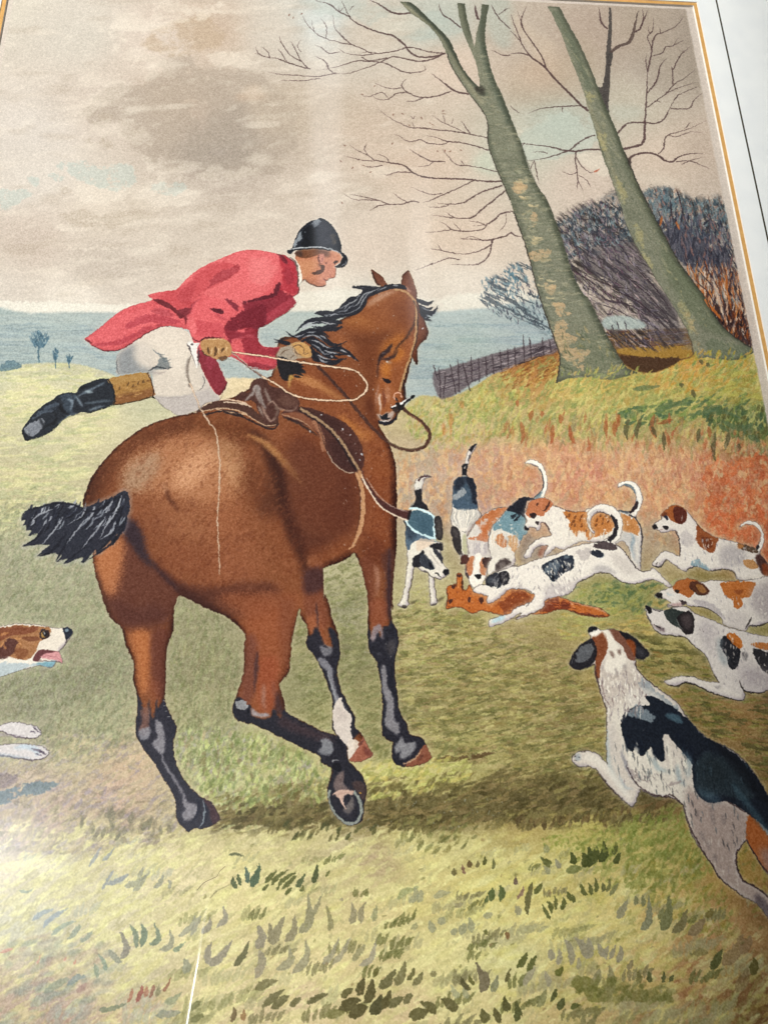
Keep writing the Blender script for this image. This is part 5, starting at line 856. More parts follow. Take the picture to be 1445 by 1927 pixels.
for k in range(130):
    x = rnd.uniform(460, 1300); y = rnd.uniform(1180, 1740); T('R'); St(f'{x},{y} {x + rnd.uniform(-14, 14)},{y + 42}', rnd.choice(['e0d8cf', '9d9496', 'd0c6be']), rnd.uniform(1.3, 2.8), .65, .3)
fig('hound_leg', 'R: 720,1705! 600,1702 480,1662 350,1652 250,1682 210,1705 300,1742 400,1712 500,1732 620,1792 800,1852 915,1872 952,1830 930,1760 860,1700 780,1680', None, i)
St('R: 240,1700 350,1672 480,1690 620,1740 800,1790 900,1830', 'ded5ca', 9, .6, 2.5, 0, .6, .6); Fi('670,1745 700,1738 735,1752 700,1770', '8c8486', .6, 1.5)
clip(None)
St('R: 58,1090 90,1150 100,1180', '2e282a', 2, .8, .4); St('R: 130,1232 200,1275 280,1280 400,1300 450,1342 555,1430 605,1490', '3a342c', 2.2, .8, .5); St('R: 240,1735 330,1742 400,1712 500,1732 620,1792 800,1852 915,1872 950,1830', '2c2620', 3, .8, .6); St('R: 895,1690 920,1760 960,1790 1080,1805 1180,1775', '261e1c', 3.4, .85, .6); St('R: 660,1640 720,1705', '3a302c', 2.2, .8, .5); St('R: 400,1655 480,1658 530,1690', '3a342c', 2, .7, .5)
# hound 1, half hidden behind the stirrup
s = 'P: 178,712 215,675 228,620 218,545 215,480 240,430 290,400 330,392 385,415! 325,432 298,480 290,560 292,655 335,700 360,755 430,850 430,1060! 490,1085 502,1140 470,1165 500,1235 500,1290 555,1350 555,1400 495,1435 470,1450 410,1430 418,1540 440,1680 400,1710 378,1690 362,1500 355,1390 300,1372 250,1330 205,1335 190,1450 160,1570 150,1660 155,1700 120,1732 60,1722 45,1700 90,1640 112,1540 130,1400 145,1250 130,1130 118,1000 128,900 105,855! 180,800'
i = beast(s, 'e0d8ca', 'printed_hound', 'black and white hound half hidden behind the hanging stirrup')
Fi('P: 178,712 215,675 228,540 280,530 292,655 335,700 360,755 300,740 200,730', '1c1a20', .95, 1, 0, .3); Fi('215,540 225,470 270,450 290,480 275,530', 'd8d2c8', .85, 1.5, 0, .5); St('250,460 290,410 380,412', '3c2226', 4, .9, .6, 0, .8, .2)
Fi('125,900 180,940 420,1040 420,1070 250,1060 180,1090 150,1160 120,1050', '4f6274', .95, 2, 0, .5); Fi('130,900 200,940 240,990 180,1060 130,1000', '2a3340', .7, 3)
Fi('240,1060 330,1040 430,1050 400,1080 330,1120 240,1160', 'd8bfa8', .7, 2.5, 0, .6)
fig('hound_head', 'P: 195,1270 230,1200 290,1160 370,1110 430,1075 490,1085 502,1140 470,1165 500,1235 500,1290 555,1350 555,1400 495,1435 470,1450 410,1430 355,1390 300,1372 250,1330 205,1335', None, i)
Fi('195,1270 205,1220 260,1190 290,1155 310,1190 270,1260 290,1310 230,1330 200,1320', '201e24', .97, .6); Fi('270,1200 330,1195 360,1240 400,1280 430,1310 400,1350 340,1340 280,1310', '2e323c', .95, .8, 0, .3)
Fi('360,1110 430,1078 490,1090 500,1140 460,1155 400,1140', '222024', .97, .6); Fi('400,1140 450,1165 500,1235 500,1285 460,1250 420,1190', '2a2a32', .95, .8); Fi('300,1160 360,1150 420,1200 470,1270 530,1330 500,1400 430,1350 380,1270', 'ddd4c8', .92, 1); St('360,1160 430,1260 480,1320', 'a89c90', 2.4, .5, .8)
Fi('500,1370 520,1340 555,1350 555,1395 525,1410', '14131a', .97, .4); St('415,1385 450,1390 490,1435', '1c181c', 2.6, .9, .4); Fi('355,1285 385,1290 410,1335 370,1330', '14161e', .9, .7); St('285,1290 270,1250 290,1200', '7c8690', 1.2, .6, .4)
clip(None)
St('P: 205,1335 192,1450 162,1570 150,1660 158,1695', '5a5046', 2.2, .8, .5, 0, .6, .8); St('P: 412,1440 420,1540 440,1680', '4f463e', 2, .75, .4); St('P: 170,1695 250,1650', '4a4232', 4, .7, 1.2); St('P: 440,1670 480,1640 530,1615', '4a4232', 4.5, .75, 1.2); St('P: 290,1365 340,1375 400,1430 490,1448', '2a2422', 1.8, .8, .4)
Fi('P: 85,1715 120,1700 130,1730 95,1735', '39322e', .8, .8); Fi('P: 390,1700 430,1680 430,1700 395,1712', '39322e', .8, .8)
# ================================================================== big hound running away, lower right
s = ('I: 425,145 440,120 470,122 500,140 560,133 600,145 650,160 700,190 740,235 775,272 740,302 692,300! 702,360 770,430 850,490 930,550 1000,650 1100,750 1230,812 1330,900 1400,1000 1460,1100 1620,1300 1620,1560 1470,1540 1400,1460 1320,1330! 1262,1420 1290,1540 1380,1600 1450,1650 1600,1780 1600,1840 1470,1790 1380,1690 1290,1640 1180,1550 1100,1430 1030,1330 985,1220 962,1130! 900,1090 800,1080 720,1040! 692,1118 662,1135 600,1080 540,1020 480,940 430,912 372,912 332,870 370,828 470,835 535,900! 528,780 532,600 500,500 470,400 460,330! 420,352 370,362 322,340 330,300 390,215 440,185')
i = beast(s, 'd3c8bc', 'printed_hound', 'large white hound with dark blue-black back running away in the foreground', '39302e', 2.4, ha=.25)
Fi('I: 460,400 480,330 560,340 700,380 780,450 700,520 560,600 520,520', 'c2b5aa', .8, 8); Fi('540,640 620,560 760,600 860,900 980,1050 900,1080 760,1040 660,930 600,720', 'ddd4c6', .9, 8)
Fi('980,1040 1060,1080 1200,1110 1330,1190 1330,1310 1260,1400 1280,1540 1400,1620 1560,1760 1400,1690 1180,1550 1030,1330', 'a8958c', .95, 8); Fi('1340,1180 1430,1280 1600,1480 1600,1560 1470,1540 1400,1460 1322,1330', 'a4541f', .9, 5, 0, .4); Fi('1400,1380 1600,1440 1600,1580 1460,1540', 'a0847c', .8, 10)  # haunch laid darker brown, with the corner's shade put into its colour
Fi('720,400 800,470 880,540 940,600 880,610 780,540 730,470', '8c949a', .8, 4, 0, .7); Fi('650,490 760,470 850,540 840,600 760,600 660,560', 'd8d0c6', .7, 4)
# dark saddle
SD = 'I: 612,680 630,610 690,575 770,560 745,515 800,515 860,550 940,600 1000,650 1060,720 1120,760 1230,820 1330,905 1400,1000 1460,1100 1620,1320 1600,1440 1450,1280 1330,1180 1210,1110 1120,1120 1050,1080 1020,1000 1010,900 960,830 900,760 880,730 850,740 860,870 830,880 800,840 780,800 740,850 710,840 700,770 680,830 640,790'
Fi(SD, '131a26', .97, 2.5, 0, .45)
Fi('I: 640,600 720,580 800,620 780,660 700,640', '8f9aa0', .75, 5, 0, .7); Fi('860,620 930,615 960,670 900,650', '4d6672', .8, 2); Fi('1030,860 1150,800 1300,950 1350,1100 1180,1060 1060,1080 1020,980', '303c42', .75, 12, 0, .5); Fi('1060,900 1140,850 1220,930 1200,1020 1080,1000', '1c2428', .55, 14); Fi('1120,760 1240,830 1400,1010 1480,1150 1380,1080 1250,930', '10141c', .8, 5); St('1240,1010 1300,1090 1440,1270 1600,1430', '3c515c', 14, .75, 4)
Fi('1040,1040 1100,1110 1180,1110 1130,1060', '4c6270', .6, 5)
for q in ('640,740 650,830', '690,780 720,850', '720,760 735,850', '790,780 810,880', '840,780 855,880', '960,760 990,880', '930,720 950,790', '1000,790 1020,870'): St('I: ' + q, '141c2a', 7, .9, 1.2, 0, .9, .1)
for q in ('700,800 705,870 715,930', '760,830 775,920', '870,760 890,860 900,960', '825,870 830,960', '930,860 950,960', '975,860 985,960', '660,820 670,900', '900,900 905,1000'): St('I: ' + q, 'e8e0d0', 7, .75, 1.8, 0, .3, .2)
for q in ('790,860 820,920 880,940', '930,900 940,980 980,1020', '970,820 1000,880 990,980'): St('I: ' + q, '7a94a0', 8, .6, 3, 0, .3, .3)
for q in ('640,890 680,960 740,1010', '690,930 720,980 790,1000', '880,1020 940,1000 980,990', '740,960 780,990'): St('I: ' + q, '8a7a78', 5, .55, 2, rough=.8)
for k in range(26): x = rnd.uniform(690, 1000); y = 930 + (x - 690) * .25 + rnd.uniform(-15, 60); St(f'I: {x},{y} {x + 10},{y + 22}', '6f6266', 1.4, .55, .4)
for q in ('1125,1180 1140,1250', '1190,1180 1190,1240', '1060,1280 1085,1340', '1105,1330 1115,1390', '1140,1410 1150,1460', '1040,1160 1045,1210', '1140,1150 1110,1170'): St('I: ' + q, '8a7c78', 10, .65, 2, 0, .5, .4)
Fi('1370,1650 1400,1640 1470,1720 1600,1800 1460,1780 1380,1700', '554a50', .75, 4)
for k in range(150):
    x = rnd.uniform(480, 740); y = rnd.uniform(330, 620); T('I'); St(f'{x},{y} {x + rnd.uniform(-8, 8)},{y + rnd.uniform(24, 50)}', rnd.choice(['f3ecdf', 'a89c9a', 'e2d8ca', '857878']), rnd.uniform(1.4, 3.6), .75, .4)
for k in range(230):
    x = rnd.uniform(560, 1330); y = rnd.uniform(760, 1560); T('I'); St(f'{x},{y} {x + rnd.uniform(0, 14)},{y + rnd.uniform(30, 70)}', rnd.choice(['e0d4c6', '9c8c86', 'c8bab0', '84767a']) if y - 560 > (x - 560) * .72 + 330 else rnd.choice(['0e121a', '2c3a44', '3f505a', '141a22']), rnd.uniform(1.6, 4), .45, .6)
for q in ('500,420 520,520 560,580', '560,520 570,570', '620,480 640,520', '680,500 700,530', '745,520 760,500'): St('I: ' + q, '7a6464', 3, .6, 1, rough=.5)
St('I: 530,700 535,830 560,950 640,1060', '9aaeb4', 7, .6, 3, 0, .6, .4); St('I: 610,820 650,930 700,1020', '7c7c88', 6, .65, 2); St('570,650 560,780 600,900', 'b8b0ac', 8, .4, 4)
# head of it
h_ = fig('hound_head', 'I: 425,145 440,120 470,122 500,140 560,133 600,145 650,160 700,190 740,235 775,272 740,302 692,300! 700,350 600,400 480,410 460,330! 420,352 370,362 322,340 330,300 390,215 440,185', None, i)
Fi('I: 440,200 470,155 510,150 535,190 535,260 500,330 485,410 465,390 465,290 440,240', '7c4226', .95, 1.6, 0, .5); Fi('540,140 600,140 650,165 690,240 690,310 650,300 620,230 570,190', '6f4434', .93, 1.6, 0, .5)
Fi('505,145 545,140 590,220 640,300 600,380 520,360 540,260 530,190', 'e6ddcf', .9, 2)
for q in ('550,255 570,300', '600,245 605,280', '630,330 640,370', '580,350 590,400'): St('I: ' + q, '5a4038' if '25' in q or '24' in q else '9a908c', 7, .7, 1.2, 0, .5, .3)
Fi('425,160 430,125 470,120 475,140 445,150', '15151b', .97, .6); Fi('440,160 475,140 500,150 460,180', 'f2ecdf', .95, 1.2)
Fi('322,340 325,300 390,215 440,185 475,245 460,320 400,360 350,360', '1e1c22', .97, .9); Fi('355,320 380,240 440,215 455,260 420,310', '6a6c70', .8, 3.4, 0, .4); St('330,330 345,300 370,320', '8c8c90', 1.6, .5, .8)
Fi('600,145 650,160 700,190 740,235 775,272 740,302 700,300 670,230', '1a181e', .97, .9); Fi('690,230 740,260 750,285 710,280', '4c4a50', .7, 3); Fi('640,190 690,210 690,290 670,250', '9a4c20', .8, 1.5)
fig('hound_ear', 'I: 322,340 325,300 390,215 440,185 475,245 460,320 400,360 350,360', None, i); fig('hound_ear', 'I: 600,145 650,160 700,190 740,235 775,272 740,302 700,300 670,230', None, i)
fig('hound_leg', 'I: 332,870 370,828 470,835 535,900! 620,960 690,1010 722,1045 692,1118 662,1135 600,1080 540,1020 480,940 430,912 372,912', None, i)
St('I: 400,865 460,870 540,940 620,1040 665,1100', 'e4dccf', 12, .8, 3, 0, .6, .6); St('600,960 640,1030 690,1040', 'a8b4bc', 6, .5, 2); Fi('350,850 380,838 385,870 360,880', '8c98a0', .6, 2); St('345,855 360,845', '2c2830', 2, .8, .4); St('345,880 365,878', '2c2830', 2, .7, .4); St('372,858 385,862', '2c2830', 2, .6, .4)
fig('hound_leg', 'I: 985,1220 962,1130 1100,1110 1330,1190 1330,1320 1262,1420 1290,1540 1380,1600 1450,1650 1600,1780 1600,1840 1470,1790 1380,1690 1290,1640 1180,1550 1100,1430 1030,1330', None, i)
clip(None)
for q, w in (('965,1130 1000,1250 1040,1330 1100,1430 1180,1550 1290,1640', 3.4), ('1322,1325 1265,1415 1290,1540 1380,1600 1450,1655 1560,1740', 3.6), ('1210,1105 1280,1150 1350,1190', 3), ('640,900 690,1000 790,1070 900,1090 955,1120', 2.6), ('460,330 475,400 500,500 530,590', 2.4), ('695,310 705,360 770,430 850,490', 2.2), ('1322,1330 1400,1460 1470,1540', 3.4), ('470,940 540,1020 610,1085', 1.8), ('840,1085 900,1075 960,1130', 3)):
    St('I: ' + q, '39282a', w, .8, .8, 0, .3, .3)
# ================================================================== hound at the left border
s = 'G: -120,190 0,180 100,163 220,168 280,182 355,190 380,180 408,195 412,215 395,245 362,292 335,318! 350,350 355,390! 322,378! 290,412 230,400 150,415 60,445 0,465 -120,480'
i = beast(s, 'ddd2c4', 'printed_hound', 'brown and white hound with its tongue out at the left edge of the print', '4a3f3c', 1.2, ha=.3)
fig('hound_tongue', 'G: 225,350 290,322 335,325 350,360 355,390! 322,372 270,360', None, i)
Fi('G: -120,190 0,188 120,172 230,178 285,190 280,240 230,260 210,300 190,340 140,370 60,350 0,350 -120,370', '9a6a45', .95, 1.5, 0, .4)
Fi('-120,220 -20,190 120,185 230,180 180,215 60,230 0,260', '74402c', .8, 2.5, 0, .7); Fi('-60,330 0,300 60,240 100,270 90,320 50,350 -60,390', '4c2c2a', .85, 3, 0, .6); Fi('120,240 200,235 225,255 170,265', '6a3c28', .7, 2, 0, .5); Fi('80,310 150,300 160,340 110,370', '7a4a30', .7, 2.5, 0, .7)
for q in ('0,230 60,210', '60,240 130,250', '20,280 40,320', '110,270 140,300', '0,300 30,260', '190,290 210,270'): St('G: ' + q, 'c88f5c', 4, .6, 1.4, rough=.5)
Fi('G: -120,350 0,365 90,360 150,370 190,345 220,400 150,415 60,445 0,465 -120,480', 'e2dacd', .9, 2, 0, .4); Fi('-100,390 60,385 200,385 290,390 290,410 230,400 150,415 0,465 -120,480', '93a7b4', .6, 4, 0, .5); Fi('210,385 310,370 320,385 290,412 240,402', '6f9cab', .85, 2)
Fi('225,215 245,192 280,205 285,235 250,250 225,240', '2b2024', .9, .8); Fi('235,215 255,205 262,235 240,240', 'b58e50', .85, .7); Fi('245,212 262,208 268,232 250,236', '16141a', .95, .4); Fi('250,214 256,212 256,220 250,222', 'd8d8d8', .8, .3)
Fi('355,190 380,180 408,193 412,215 395,240 375,250 365,220', '1d2230', .97, .5); Fi('370,195 390,190 392,205 374,210', '8ca0ac', .7, .6); St('390,240 362,290', '2a2224', 2, .8, .5)
Fi('190,355 215,320 260,312 340,322 290,330 240,350 220,372 195,370', '5a2c30', .9, .8); Fi('225,352 290,325 335,325 350,360 355,390 322,372 270,362', 'c98e90', .95, .8); St('240,352 310,348 350,380', '8a4a52', 1.4, .6, .5)
clip(None)
St('G: 190,370 250,372 322,378 355,390', '4a2c30', 1.6, .7, .4)
for q, nm in (('G: -120,740 0,740 60,722 150,730 215,752 232,785 190,812 100,802 0,772 -120,770', 1), ('G: -120,850 0,850 100,843 200,850 262,872 278,900 210,935 100,920 0,905 -120,900', 2)):
    j = beast(q, 'd0c9c8', 'printed_paw', 'upper forepaw of the hound at the left edge' if nm == 1 else 'lower forepaw of the hound at the left edge', '4f4450', 1.6, ha=.25)
St('G: -60,750 60,738 150,745 200,770', 'e2dcd8', 8, .7, 2, 0, .5, .5); St('G: 100,790 160,780 220,800', '6c5a64', 6, .6, 2)
clip(mask_of('G: -120,850 0,850 100,843 200,850 262,872 278,900 210,935 100,920 0,905 -120,900')); St('G: 80,870 160,860 220,890 200,915', 'b3c4d2', 10, .7, 3); St('180,870 240,890 260,905', '5a4c5a', 4, .6, 1); clip(None)
St('G: -100,905 0,908 100,925 210,938 275,905', '51444c', 2.2, .8, .5); St('G: 0,772 60,792 120,808 200,812 230,785', '51444c', 2.2, .8, .5)
for q in ('185,745 215,768', '170,770 205,785', '195,760 228,782', '215,875 250,890', '205,900 245,912', '230,885 262,900'): St('G: ' + q, '4a3f50', 2.6, .8, .4)
St('G: -60,790 60,797 150,806', '9c9098', 6, .6, 1.5); St('G: -60,900 60,912 180,925', '9aa6b4', 6, .6, 1.5)
Fi('G: -120,1100 0,1110 120,1070 220,1060 350,1070 260,1110 120,1140 0,1190 -120,1200', '5f7480', .75, 4, 0, .9); Fi('-120,1000 0,1010 100,1050 20,1100 -120,1100', '7a6c74', .55, 7, 0, .8)
# ================================================================== the horse
clip(None)
HORSE = ('D: 1200,600 1110,650 1000,672 860,715 740,785 640,870 560,960 505,1050 478,1130 470,1200 500,1320 525,1460 540,1560 575,1680 600,1760 640,1830 G: 690,185 712,280 755,370 760,430 755,480 775,560 780,640 768,740 775,800 820,880 870,945 920,1030 975,1120 998,1180 1003,1260 1030,1310 1065,1342 1100,1318 1145,1322 1200,1306 1250,1270! 1200,1180 1130,1140 1050,1060 1000,960 980,860 998,750 965,680 935,600 940,420 945,300 980,200 985,100 1018,5! '
  'D: 1150,1750 1300,1820 1365,1880 G: 1390,230 1385,300 1380,440 1345,560 1318,640 1335,700 1400,725 H: 240,735 400,812 520,870 610,912 615,945 680,985! 655,1085 650,1140 680,1230 740,1295 800,1305 850,1270 858,1180 872,1112 855,1040 800,970 768,932 762,870 720,808 620,770 500,712 415,662 405,600 380,530 388,490 430,440 440,350 450,250 485,80! 497,75! 500,120 540,190 533,280 575,340 640,470 670,560 682,650 678,740 700,790 762,862 770,925 825,945 900,912 893,880 850,800 805,745 805,690 765,620 730,540 703,430 720,350 710,220 680,140 640,0 E: 630,1600 625,1412! 740,1370 800,1322! 830,1380 860,1480 880,1600 H: 878,170 880,240 890,320 930,380 955,520 965,640 957,740 970,800 1022,840! 1015,900 1030,950 1100,972 1200,952 1242,925! 1210,850 1180,808 1120,790 1100,730 1060,660 1040,520 1030,380 1050,290 1045,210 1015,140 1012,60 '
  'E: 1020,1640 1020,1500 1040,1300 1042,1150 1042,980 1038,860 1025,780 990,690 940,600! O: 605,1640 690,1660 775,1605 790,1555 830,1500 865,1440 855,1300 875,1230 930,1000 940,965! 970,1038 992,1038 990,930 1003,860 1060,800 1082,790 1097,720 1062,600 1030,500 985,390 980,310 945,190 900,95! 858,130 830,200 825,245 740,240 692,238 620,150 530,92! 548,175 590,248 620,265 480,385 400,500 300,560 200,610 100,680 E: 480,100 380,120 340,300 300,340 130,440 0,470')
HORSE = HORSE.replace('1018,5!', '1018,5').replace('H: 680,985!', 'H: 680,985')
# gap between the trailing fore leg and the lifted hind leg stays meadow: the hind leg is laid after it
hi_ = beast(HORSE, '8a5536', 'printed_horse', 'bay hunter horse turned away, near hind leg lifted off the grass', '4a2c22', 1.6, 'd8c6a8', .25, .45)
HM = CLIP
def H(s, c, a, b, g=.5, rough=0): Fi(s, c, a, b, g, rough)
# rump and quarter
H('D: 470,1180 500,1040 600,900 780,760 1000,680 1110,660 1100,760 900,820 760,900 640,1040 560,1200 520,1320', '6b4028', .75, 14)
H('D: 470,1180 495,1060 560,960 600,960 550,1080 520,1200', '4f3022', .6, 8)
H('D: 740,900 860,840 1000,790 1240,760 1360,860 1360,1000 1300,1140 1160,1180 1000,1130 860,1100 740,1080 700,1000', 'b07a54', .85, 18)
H('D: 720,960 800,900 900,880 900,960 840,1060 740,1110 690,1060', 'a08468', .7, 12); H('D: 1010,960 1200,840 1240,900 1180,980 1080,1080 1000,1060', 'c8956c', .75, 14); H('D: 1240,800 1330,850 1360,940 1300,1020 1250,960', 'bd8a60', .7, 12)
H('D: 1250,1060 1340,1160 1330,1300 1250,1400 1200,1200', 'a86e48', .55, 22); H('D: 860,1120 1040,1180 1160,1240 1200,1400 1000,1380 880,1260', 'a06a48', .6, 20)
H('D: 860,1220 960,1260 940,1360 860,1380 830,1300', '774630', .3, 22); H('D: 1000,1380 1200,1420 1400,1500 1445,1640 1200,1640 1050,1600 900,1500', '8c5438', .5, 18)
H('D: 1360,700 1445,760 E: 150,760 250,820 300,900 260,1050 200,1000 150,900 80,780 0,700', '6a3f28', .55, 18)
H('D: 1100,660 1300,680 1445,740 1445,840 1300,790 1150,780', '744628', .6, 12)
St('D: 945,1080 955,1130 990,1180 1020,1215', '5a3424', 7, .75, 3.2); St('D: 925,1040 940,1100', 'c09a7c', 5, .35, 3)
# bottom of quarter, crease between quarter and barrel
H('D: 860,1440 960,1560 1100,1640 1300,1640 1445,1600 E: 120,1500 330,1500 300,1560 100,1600 0,1600 D: 1300,1720 1100,1700 960,1640', '6f3f2a', .7, 9); H('E: 60,1620 200,1540 400,1560 450,1640 400,1860 200,1900 160,1700', '8c4f30', .6, 20)
H('E: 0,1080 120,1060 230,1200 300,1400 250,1500 80,1480 0,1420', '9a6040', .55, 24); H('E: 330,1060 410,1120 460,1240 500,1340 490,1500 400,1480 350,1280', '8a5334', .6, 14)
St('E: 215,640 290,700 340,790 380,880 400,1000 430,1120 470,1240 520,1350 530,1440', '3f2620', 24, .8, 8, .4, .4, .6); H('E: 270,700 370,860 400,1000 420,1100 320,1120 250,1080 300,960 310,840', '4f3024', .55, 14)
H('E: 400,1050 500,1180 600,1240 700,1230 640,1330 560,1400 520,1360 440,1240', '5a3424', .65, 12)
St('E: 190,655 290,700 370,770 430,840 480,900 515,945', 'b5804c', 13, .8, 4, .4, .3, .2); H('E: 60,660 150,740 180,900 140,1000 80,900 40,760', 'b88a60', .5, 14)
H('E: 420,640 600,640 640,720 780,860 820,960 800,1140 700,1200 540,1160 440,1020 560,960 500,800', '84492c', .6, 20); H('E: 700,800 820,900 830,1080 780,1200 700,1150 700,950', '6b3a24', .55, 16)
H('E: 540,1300 640,1260 780,1240 800,1310 700,1350 640,1390 560,1410', '8a5030', .6, 8); H('E: 540,1360 600,1350 625,1400 560,1415', 'a86c48', .5, 5); H('E: 620,1100 780,1120 800,1200 640,1240', '7c4428', .45, 12)
# chest and forehand
H('E: 850,880 940,860 1020,960 1030,1200 1000,1330 900,1330 860,1240 870,1080', '8c4e2e', .7, 16); H('E: 850,1240 960,1260 1000,1340 960,1420 850,1380', '6b3a26', .6, 12); H('E: 1010,760 1045,900 1045,1300 1015,1330 1005,1100 1010,900', '5a2f22', .7, 7)
H('E: 880,640 980,700 1020,820 1020,940 900,900 860,760', '93532e', .6, 12); H('E: 700,540 800,580 900,640 880,690 800,640', 'b5743c', .65, 7)
# neck
H('E: 430,280 600,280 780,480 880,600 930,660 820,620 700,560 500,470 440,380', '8f5230', .6, 12); H('E: 470,320 560,330 740,440 720,460 600,400 470,350', 'bd8450', .7, 4); H('E: 600,300 760,300 860,360 820,440 720,440', '6f3f26', .6, 12)
H('O: 480,385 700,290 800,300 900,380 960,480 940,680 800,740 600,760 400,720 240,640 330,560 420,500', '96592f', .7, 14); St('O: 480,460 600,380 720,320 800,300', 'c2a088', 10, .6, 4.5); St('O: 230,620 400,600 560,650', 'b07440', 16, .45, 8)
H('O: 750,420 900,420 940,560 900,660 780,640', '744022', .5, 14); H('O: 300,760 560,740 760,700 700,800 560,860 400,860', '6a3c24', .55, 11); H('O: 640,860 760,760 880,740 860,800 760,900 700,940 620,1000', 'b06c30', .7, 7)
H('O: 380,900 560,860 600,1000 580,1200 560,1500 520,1600 440,1500 480,1200', '6f3e24', .6, 12); H('O: 120,700 240,760 360,900 280,900 160,820', 'a0623a', .5, 8); H('O: 100,1100 300,1140 400,1200 420,1300 300,1380 160,1260', '8a4c2c', .5, 10)
H('O: 500,1380 560,1440 590,1600 640,1740 560,1700 480,1500', '5f3422', .6, 8)
H('O: 210,1560 300,1600 400,1700 450,1780 420,1800 320,1700 230,1620', 'b5743c', .6, 5)
innershade(HM, '4a2418', 13, .75, -3, -3); innershade(HM, '3c1f18', 5, .5, 2, 0)
blotch('150,780 500,740 760,820 760,1100 600,1180 300,1180 160,1100', 'a86a48 9 5 60 .62 .22;6b3a26 9 5 50 .62 .25', .08, 8)
H('E: 420,700 560,680 760,860 830,960 820,1160 700,1260 520,1320 440,1180 420,1000', '643c2e', .55, 16)
H('D: 1000,1620 1200,1650 1445,1600 E: 120,1530 330,1500 400,1620 200,1700 0,1640 D: 1300,1790 1100,1720', '5a3a32', .6, 10)
H('D: 860,1500 1020,1620 1180,1720 1350,1840 1200,1780 1000,1680', '4a2e2a', .6, 5)
cl = cv; w8 = (HM * .9)[..., None]; lum8 = cl.mean(2, keepdims=True); cl += ((.375 + (lum8 - .405) * 1.28) - lum8) * w8; gm8 = cl.mean(2, keepdims=True); cl *= 1 + (np.array([-.01, -.005, .03], np.float32)) * w8
# left hind leg shading
LH = 'D: 500,1300 525,1460 540,1560 575,1680 600,1760 640,1830 G: 690,185 712,280 755,370 760,430 755,480 775,560 780,640 768,740 775,800 820,880 870,945 920,1030 975,1120 998,1180 1003,1260 1030,1310 1065,1342 1100,1318 1145,1322 1200,1306 1250,1270! 1200,1180 1130,1140 1050,1060 1000,960 980,860 998,750 965,680 935,600 940,420 945,300 980,200 985,100 1018,5 D: 960,1600 860,1480 820,1380 770,1270 700,1250'
clip(HM)
H('D: 700,1240 790,1280 820,1380 860,1500 960,1600 1015,1700 G: 985,100 940,140 700,180 D: 690,1880 620,1780 580,1680 680,1500 700,1380', '5a3328', .8, 8); H('D: 540,1440 620,1400 690,1380 700,1480 680,1600 640,1700 590,1660 555,1560', 'b4734a', .8, 9)
H('D: 700,1260 760,1270 810,1350 830,1440 880,1540 800,1480 740,1400 700,1340', '26202e', .75, 6); H('D: 620,1700 780,1760 900,1740 960,1860 700,1880', '4f2c26', .6, 12); St('D: 545,1560 590,1700 640,1820', '442820', 8, .6, 3); St('D: 860,1490 920,1570 1000,1650 1020,1690', '33222a', 7, .7, 3)
clip(HM)
H('G: 740,220 830,200 860,260 850,400 840,520 800,560 780,440 770,360', 'b06c40', .85, 7); H('G: 860,220 960,200 940,320 940,520 900,600 860,460', '5f342a', .75, 6); H('G: 840,480 900,500 900,600 860,600', '8c5138', .5, 5)
LB = 'G: 770,560 800,600 830,690 845,590 850,640 870,700 885,590 900,640 935,590 975,690 1005,750 985,860 1005,960 1055,1060 1135,1140 1210,1180 1270,1280 1150,1340 1060,1360 990,1300 985,1180 920,1060 860,950 760,820 755,740 765,640'
H(LB, '2a2b38', .95, 1.4, .4)
H('G: 800,650 845,640 845,740 840,790 810,800 790,770 800,720', '7c5a50', .85, 2.5); Fi('G: 790,770 830,750 855,760 845,810 810,825 790,800', '85838a', .9, 1.5, .4)
Fi('G: 880,710 915,730 935,800 935,870 915,900 870,860 860,840 890,810', '8a868c', .92, 1.6, .4); St('G: 910,900 935,960 980,1030 1010,1080 1040,1140 1050,1165', '8a868c', 4.5, .9, 1.2, .3, .6, 1.2); Fi('G: 1035,1160 1080,1180 1120,1200 1100,1260 1050,1280 1030,1240 1050,1220', '8a868c', .92, 1.4, .4)
St('G: 1110,1150 1130,1190 1110,1260 1070,1310', '1f2130', 6, .9, .8); St('G: 1150,1160 1160,1220 1150,1290 1120,1320', '7f8890', 3.6, .9, .6); Fi('G: 1150,1150 1195,1175 1250,1270 1205,1300 1190,1230 1170,1190', '4a3338', .9, 1.2); St('G: 1160,1180 1175,1240 1155,1310', '1f2130', 4.5, .9, .6)
for q in ('925,600 940,596', '928,630 945,628', '935,660 955,655', '945,690 965,690'): St('G: ' + q, 'a8a8a8', 1.4, .8, .3)
fig('horse_hind_leg', LH, 'far hind leg of the horse, standing', hi_)
# near hind leg, lifted
NH = 'D: 1020,1690 1150,1750 1300,1820 1365,1880 G: 1390,230 1385,300 1380,440 1345,560 1318,640 1335,700 1400,725 H: 240,735 400,812 520,870 610,912 615,945 680,985! 655,1085 650,1140 680,1230 740,1295 800,1305 850,1270 858,1180 872,1112 855,1040 800,970 766,930 762,870 720,808 620,770 500,712 415,662 405,600 380,530 388,490 430,440 440,350 450,250 485,80 E: 510,1480 480,1560 300,1560'
H('H: 30,0 200,140 230,300 190,420 150,640 330,680 380,560 380,480 430,400 450,200 500,0', '8f5131', .7, 12); H('E: 180,1640 340,1600 420,1700 380,1900 220,1920', '935334', .5, 14); H('H: 200,230 250,260 250,400 220,600 160,620 170,480', '6b3f34', .7, 6); H('H: 260,380 370,360 370,480 350,640 270,640', '93492e', .6, 8); H('H: 380,60 470,40 450,250 430,420 390,400', '7a4630', .6, 8)
